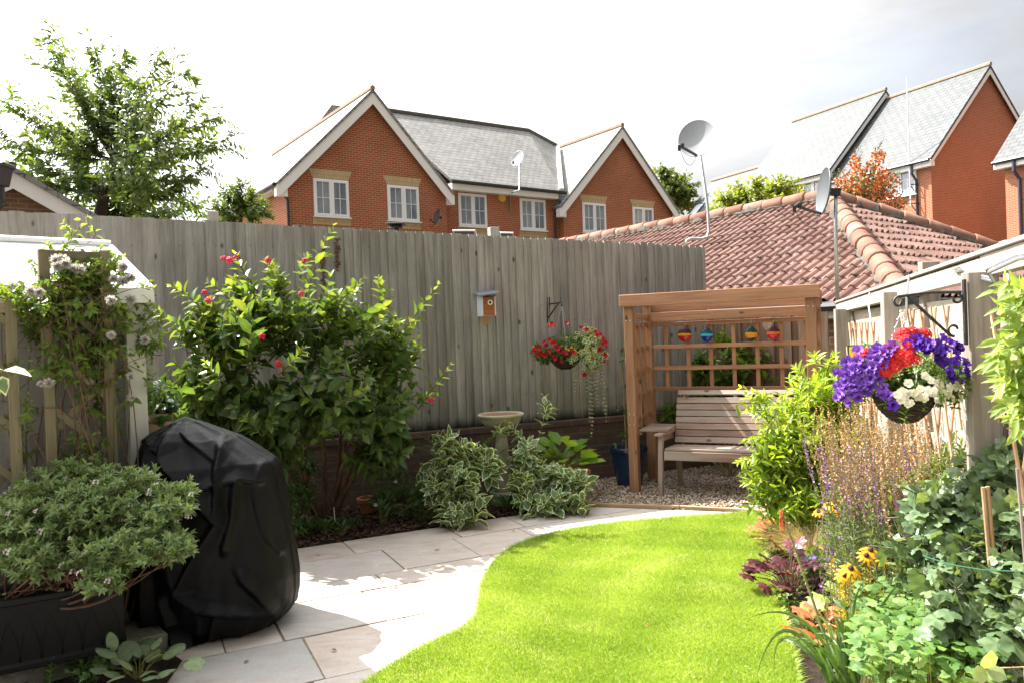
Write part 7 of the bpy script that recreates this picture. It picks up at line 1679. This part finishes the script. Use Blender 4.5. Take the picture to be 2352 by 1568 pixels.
def fillers():
    b = G(2050, 1400); b = V((b.x, 3.75, 0)); root = thing('golden_spirea', 'yellow and orange tinted small-leaved spirea in the middle of the border', 'shrub', b)
    shrub(root, [ell(2045, 1330, 3.7, 75, 60, .2), ell(2115, 1350, 3.5, 60, 50, .16), ell(1985, 1350, 3.8, 65, 45, .18), ell(2035, 1400, 3.45, 75, 40, .14), ell(1960, 1300, 4.1, 60, 40, .16), ell(1975, 1400, 3.6, 50, 30, .12)], 430, .16, .034, .42, leafm('golden_leaf', (.28, .30, .03), (.44, .42, .05), (.55, .32, .08), None, .45, .4, .35), M_BARKR, [b], 7, .6, .7, LEAF8, .2, 1.0, .8, True, .15, .5, .0016, 8, .005, fence=False)
    b = G(2040, 1330); b = V((b.x, 4.3, 0)); root = thing('green_understorey', 'mixed fresh green foliage filling the border beneath the purple spikes', 'plant', b)
    shrub(root, [ell(2040, 1240, 4.2, 110, 60, .25), ell(1960, 1260, 4.6, 70, 50, .25), ell(2130, 1210, 3.9, 70, 60, .2), ell(1900, 1290, 4.7, 60, 35, .2), ell(1990, 1180, 4.7, 60, 60, .2), ell(2200, 1050, 3.5, 50, 60, .12), ell(2080, 1140, 3.9, 90, 60, .2), ell(2140, 1080, 3.7, 70, 50, .15), ell(1920, 1200, 4.9, 40, 40, .15)], 540, .2, .055, .30, leafm('soft_green_leaf', (.085, .14, .045), (.15, .215, .065), (.25, .32, .10), None, .5, .35, .3), M_TWIG, [b], 6, .9, .5, LEAF8, .2, .8, .7, True, .15, .6, .0018, 10, .005, fence=False)
    c = AY(2090, 1330, 3.45); root = thing('grey_leaved_stems', 'upright grey-green stems with curled narrow leaves', 'plant', V((c.x, c.y, 0))); L = Leaves(); m = MB()
    for i in range(34):
        x = rnd.uniform(2040, 2150); d = rnd.uniform(3.3, 3.7); p = AY(x, 1440, d); p.z = 0; q = AY(x + rnd.uniform(-8, 8), rnd.uniform(1230, 1330), d); P, T = curve(p, q, 14, .04); m.tube([V(z) for z in P[::2]], .002, 4, cap=False); leafset(L, P[3:], T[3:], .055, .13, None, 1.25, .75, .4, 0, 1, True, .8)
    L.build('foliage', leafm('sage_leaf', (.14, .20, .11), (.21, .28, .16), (.30, .36, .22), None, .6, .3, .25), root); m.build('stem', M_TWIG, root)
    fm = flower_mesh('flower', petal('violet_geranium', (.22, .16, .62), (.5, .4, .6), .3), .022, 5, .1, .05); b = AY(1855, 1310, 4.7); root = thing('violet_geranium', 'small violet-blue cranesbill beside the dark maroon leaves', 'flowering plant', V((b.x, b.y, 0)))
    shrub(root, [ell(1860, 1315, 4.65, 40, 25, .12), ell(1880, 1290, 4.7, 30, 25, .1)], 40, .12, .05, .6, leafm('cranesbill_leaf', (.07, .14, .04), (.11, .19, .05), (.16, .24, .07)), M_TWIG, [V((b.x, b.y, 0))], 4, .6, .6, LEAF8, .3, 1.1, .9, True, .1, .5, .0015, 4, .003, fence=False)
    for (x, y) in ((1850, 1282), (1868, 1278), (1885, 1288), (1855, 1296), (2020, 1236), (2003, 1268)): put('flower', fm, root, AY(x, y, 4.55 if x < 1950 else 4.0), facing((rnd.uniform(-.4, .4), -.7, .7)), rnd.uniform(.8, 1.1))
fillers()
def wisteria():
    b = V((1.86, 2.75, 0)); root = thing('wisteria', 'pale green pinnate-leaved climber on the near end of the trellis fence', 'climber', b); L = Leaves(); m = MB(); ML = leafm('wisteria_leaf', (.14, .23, .05), (.22, .32, .075), (.34, .42, .13), None, .45, .42, .35)
    for i in range(46):
        f = rnd.random(); y = 650 + f * 310; x0 = 2388 - rnd.random() * 20; d = 2.62 + rnd.uniform(-.15, .12); reach = rnd.uniform(20, 118) * (1 - .55 * f)
        P, T = curve(AY(x0 + 20, y - 10, d), AY(x0 - reach, y + rnd.uniform(-15, 40), d - rnd.uniform(-.02, .12)), 7, .12); leafset(L, P[1:], T[1:], .075, .34, None, 1.1, .3, .9, .1, 1, True, .9); m.tube([V(p) for p in P], .0012, 3, cap=False)
    L.build('foliage', ML, root); P, T = curve(V((1.88, 2.7, 0)), AY(2345, 700, 2.75), 12, .06); m.tube([V(p) for p in P], [.014 * (1 - .05 * k) for k in range(12)], 7); m.build('stem', M_BARK, root)
wisteria()
def near_bits():
    # bottom right glossy sprig, bottom left plants
    b = AY(2300, 1530, 2.3); root = thing('pale_leaf_sprig', 'two pale oval leaves on a light stem at the bottom right', 'plant', V((b.x, b.y, 0))); L = Leaves(); m = MB(); q = AY(2262, 1535, 2.32); m.tube([V((b.x + .1, b.y, .0)), AY(2352, 1530, 2.3), AY(2300, 1533, 2.31), q], .003, 5); m.build('stem', M_TAN, root)
    for (tx, ty) in ((2282, 1490), (2235, 1565), (2320, 1560)): e = AY(tx, ty, 2.28); L.add(NP(q), NP(e - q), NP([0, -1, .4]), (e - q).length * .9, .042, .9)
    L.build('foliage', leafm('pale_oval_leaf', (.17, .26, .09), (.22, .31, .12), (.28, .36, .15)), root, LEAFR)
    ML = leafm('silver_leaf', (.15, .21, .11), (.22, .29, .17), (.29, .35, .22), (.12, .18, .08), .5, .3, .3, ew=(.9, 1.3)); b = G(318, 1560); root = rosette('brunnera', 'silvery heart-shaped leaves on the soil in front of the concrete slab', 'plant', V((b.x, b.y, 0)), 20, .10, .95, ML, .17, .15, HEART)
    L = Leaves(); p = AY(428, 1515, 3.62); L.add(NP(p), NP([.8, -.2, -.1]), NP([-.2, -.4, 1]), .10, .08, .6); L.add(NP(AY(250, 1490, 3.7)), NP([.3, -.2, .9]), NP([-.3, -1, .3]), .09, .085, .4); L.build('foliage', ML, root, HEART); m = MB(); m.tube([b, AY(405, 1540, 3.6), p], .002, 4); m.build('runner', M_TWIG, root)
    b = G(100, 1565); root = thing('periwinkle', 'glossy green trailing periwinkle in the bottom left corner', 'plant', b); L = Leaves(); m = MB()
    for i in range(24): 
        s = b + V((rnd.uniform(-.35, .45), rnd.uniform(-.12, .12), .0)); e = s + V((rnd.uniform(-.12, .12), rnd.uniform(-.1, .1), rnd.uniform(.06, .15))); P, T = curve(s, e, 7, .2); leafset(L, P[1:], T[1:], .05, .5, None, 1.0, .2, .9); m.tube([V(p) for p in P], .0015, 3, cap=False)
    L.build('foliage', leafm('periwinkle_leaf', (.05, .12, .03), (.08, .17, .04), (.14, .24, .07), None, .3, .3, .5), root); m.build('stem', M_TWIG, root)
    p = AY(767, 1172, 6.55); root = thing('plant_label', 'white plant label stuck in the soil below the big shrub', 'label', V((p.x, p.y, 0))); m = MB(); m.beam(V((p.x + .01, p.y, -.02)), p + Z * .03, .022, .002, X); m.build('stick', M_UPVC, root)
    p = G(1487, 1434, .05); m = MB(); m.strip([p, p + V((.008, .005, .004)), p + V((.018, .008, .002))], [.006, .016, .005], Z, .5); tag(m.build('fallen_petal', petal('red_petal_fallen', (.6, .03, .02), (.6, .03, .02))), 'single red petal lying on the lawn', 'petal')
    # little black framed lantern on a stake
    c = AY(1967, 812, 5.2); root = thing('garden_lantern', 'small black-framed yellow glass lantern on a stake behind the right basket', 'lantern', V((c.x, c.y, 0))); m = MB(); h = .055
    for sx in (-1, 1): m.beam(c + X * sx * h - Z * h, c + X * sx * h + Z * h, .008, .008); m.beam(c + Z * sx * h - X * h, c + Z * sx * h + X * h, .008, .008)
    m.tube([c - X * h + Z * h, V((c.x - h, c.y, .0))], .004, 6); m.build('frame', M_IRON, root); m = MB(); m.prism([c + X * a * .05 + Z * e * .05 for a, e in ((-1, -1), (1, -1), (1, 1), (-1, 1))], Y * .004); m.build('glass_panel', petal('yellow_glass', (.62, .60, .03), (.62, .60, .03), .6), root)
near_bits()

# ------------------------------------------------------------------ trees
def tree(root, D, trunk, r0, limbs, leaf_mat, bark, size, ar, sub=2, slen=.6, nodes=9, droop=.7, spread=.5, up=.3, tpl=LEAF8, dd=1.6, opp=False, crown='crown', start=3):
    T0 = [AY(x, y, D) for x, y in trunk]; g = V((T0[0].x, T0[0].y, 0)); pts = [g] + T0; n = len(pts)
    m = MB(); m.tube(pts, [r0 * (1 - .55 * i / (n - 1)) for i in range(n)], 10); L = Leaves(); M2 = MB()
    for (k, tx, ty) in limbs:
        a_ = pts[k] if k < n else pts[-1]; off = rnd.uniform(-dd, dd); e = AY(tx, ty, D + off); P, T = curve(a_, e, 15, .07)
        P = P + NP([0, 0, 1]) * (np.sin(np.linspace(0, PI, 15)) * -.06 * np.linalg.norm(P[-1] - P[0]))[:, None]
        ln = np.linalg.norm(P[-1] - P[0]); M2.tube([V(p) for p in P], [max(.006, min(r0 * .34, .013 * ln) * (1 - .88 * i / 14)) for i in range(15)], 6, cap=False)
        leafset(L, P[10:], T[10:], size, ar, None, 1.0, droop, .3, 0, 1, opp, .7)
        for i in range(start, 15):
            for _ in range(sub):
                d = unit((T[i] * .55 + rv()[0] * NP([spread, spread, spread]) + NP([0, 0, up]))[None])[0]; l = slen * rnd.uniform(.5, 1.15) * (1 - .25 * i / 15); p0 = P[i]; Q, S_ = curve(p0, p0 + d * l, nodes, .1, .1)
                leafset(L, Q[1:], S_[1:], size * rnd.uniform(.8, 1.1), ar, None, 1.05, droop, .35, 0, 1, opp, .7); M2.tube([V(q) for q in Q[::3]], [.006, .004, .002][:len(Q[::3])] + [.002] * max(0, len(Q[::3]) - 3), 4, cap=False)
    L.build(crown, leaf_mat, root, tpl); tr = m.build('trunk', bark, root, smooth=True); M2.build('branch', bark, root, smooth=True)
M_CH = leafm('cherry_leaf', (.06, .115, .034), (.105, .168, .046), (.195, .25, .066), None, .38, .42, .45); M_CHB = barkm('cherry_bark', (.035, .022, .018), (.11, .075, .06), 8)
b = AY(230, 495, 15); root = thing('cherry_tree', 'spreading cherry tree with drooping leaves above the tall fence', 'tree', V((b.x, b.y, 0)))
tree(root, 15, [(228, 500), (242, 440), (262, 368)], .15, [(3, 112, 92), (3, 130, 150), (3, 222, 125), (3, 290, 140), (3, 362, 138), (3, 418, 175), (3, 440, 250), (3, 520, 320), (3, 500, 270), (3, 250, 180), (3, 320, 200), (3, 180, 200), (3, 350, 260), (3, 30, 240), (3, 75, 280), (3, 10, 320), (3, 150, 300), (2, -40, 370), (2, 60, 360), (2, 110, 420), (2, 160, 350), (2, 330, 330), (2, 400, 340), (2, 470, 390), (2, 460, 330), (2, 420, 440), (2, 350, 420), (1, 150, 470), (1, 320, 480), (1, 440, 478), (1, 60, 440), (2, 300, 400), (2, 220, 420), (1, 260, 470), (1, 380, 490)], M_CH, M_CHB, .16, .40, 3, .72, 10, .75, .6, .25)
b = AY(560, 500, 18); root = thing('young_tree', 'small leafy tree at the left corner of the gabled house', 'tree', V((b.x, b.y, 0)))
tree(root, 18, [(550, 520), (555, 490)], .07, [(2, 555, 425), (2, 520, 450), (2, 595, 470), (2, 500, 485), (2, 575, 450), (2, 540, 470), (2, 605, 490), (1, 480, 500), (2, 530, 500), (2, 580, 500)], leafm('pale_tree_leaf', (.06, .11, .025), (.10, .16, .035), (.19, .24, .06)), M_CHB, .15, .38, 2, .45, 8, .5, .55, .35, dd=.5)
b = AY(1740, 480, 20); root = thing('yellow_leaved_tree', 'yellow-green small tree showing above the tiled roof ridge', 'tree', V((b.x, b.y, 0)))
tree(root, 20, [(1740, 520), (1740, 480)], .08, [(2, 1700, 435), (2, 1740, 425), (2, 1780, 430), (2, 1815, 430), (2, 1660, 460), (2, 1830, 455), (2, 1680, 475), (2, 1720, 460), (2, 1770, 465), (2, 1645, 490), (2, 1800, 470), (2, 1705, 490)], leafm('golden_tree_leaf', (.14, .21, .03), (.23, .30, .045), (.34, .37, .08)), M_BARK, .17, .55, 3, .5, 7, .4, .6, .35, dd=.6)
def pyracantha():
    b = AY(1990, 470, 19); root = thing('orange_berry_shrub', 'tall firethorn laden with orange berries behind the tiled roof', 'shrub', V((b.x, b.y, 0)))
    tree(root, 19, [(1985, 520), (1985, 490)], .08, [(2, 1965, 360), (2, 2015, 345), (2, 2000, 390), (2, 1935, 405), (2, 2050, 410), (2, 1950, 440), (2, 2030, 440), (2, 2070, 470), (2, 1925, 450), (2, 1990, 430), (2, 2010, 470), (2, 1960, 480), (2, 2050, 490), (2, 1985, 400)], leafm('firethorn_leaf', (.05, .085, .02), (.09, .13, .03), (.16, .19, .05)), M_BARKR, .08, .4, 2, .42, 8, .2, .55, .4, dd=.5)
    L = Leaves()
    for (x, y, rx, ry, n) in ((1965, 375, 14, 18, 30), (2012, 360, 20, 16, 40), (2000, 400, 40, 26, 100), (1945, 415, 28, 22, 50), (2040, 425, 32, 28, 85), (1985, 450, 50, 30, 140), (2050, 470, 28, 24, 70), (2000, 480, 45, 18, 80)):
        for _ in range(n): q = math.sqrt(rnd.random()); a = rnd.random() * 6.28; p = AY(x + rx * q * math.cos(a), y + ry * q * math.sin(a), 19 + rnd.uniform(-.5, .4)); L.add(np.tile(NP(p), (3, 1)) + rng.normal(0, .03, (3, 3)), rv(3), rv(3) + NP([0, -1, .3]), .055, .055, rng.random(3))
    tag(L.build('berry', leafm('orange_berry', (.42, .085, .02), (.58, .15, .03), (.66, .26, .06), None, .4, .1, .4, (1, 1, 1), vein=0), root, LEAFR), kind='stuff')
pyracantha()
b = AY(1555, 440, 55); root = thing('distant_tree', 'rounded green tree far off between the house and the slate row', 'tree', V((b.x, b.y, 0)))
tree(root, 55, [(1550, 520), (1552, 470)], .25, [(2, 1530, 405), (2, 1545, 410), (2, 1565, 412), (2, 1580, 425), (2, 1560, 430), (2, 1540, 430), (2, 1585, 450), (2, 1565, 455), (2, 1520, 395), (2, 1575, 470)], leafm('far_leaf', (.07, .115, .03), (.12, .17, .045), (.2, .25, .08)), M_BARK, .40, .6, 3, 1.0, 7, .4, .7, .3, dd=1.2)

def litter():
    ML = leafm('dead_leaf', (.10, .055, .025), (.20, .13, .05), (.30, .24, .10), None, .7, .15, .2, vein=0)
    spots = ((735, 1275, 'curled brown leaf lying on the paving behind the barbecue'), (1010, 1262, 'small dry leaf on the shaded paving near the dappled shadow'), (905, 1345, 'small dry leaf on the bright middle of the paving'), (760, 1490, 'dry leaf on the paving just right of the barbecue cover'), (560, 1520, 'brown leaf on the paving at the foot of the barbecue cover'), (1180, 1218, 'small leaf on the paving near the lawn edge'))
    for k, (x, y, lab) in enumerate(spots):
        L = Leaves(); p = G(x, y, .006); a = rnd.random() * 6.28; L.add(NP(p), NP([math.cos(a), math.sin(a), .12]), NP([.1, -.1, 1]), rnd.uniform(.028, .045), .018, rnd.random()); tag(L.build('fallen_leaf', ML, None), lab, 'leaf', 'fallen leaves on the paving')
litter()

M_EDGE = leafm('edging_leaf', (.07, .14, .035), (.12, .20, .05), (.19, .27, .08))
patch('edging_plant', 'low green leaves between the maroon coral bells and the lawn end', 1785, 1275, 22, 5, 0, .05, .5, M_EDGE, .09, LEAF8, dep=.15, clumps=5, per=12, group='low green plants along the lawn edge')
patch('edging_plant', 'low green leaves on the soil below the maroon coral bells', 1822, 1395, 28, 4, 0, .05, .5, M_EDGE, .08, LEAF8, dep=.12, clumps=6, per=12, group='low green plants along the lawn edge')
patch('edging_plant', 'low green leaves on the soil behind the strappy poker leaves', 1865, 1480, 32, 3.6, 0, .05, .5, M_EDGE, .08, LEAF8, dep=.1, clumps=6, per=12, group='low green plants along the lawn edge')
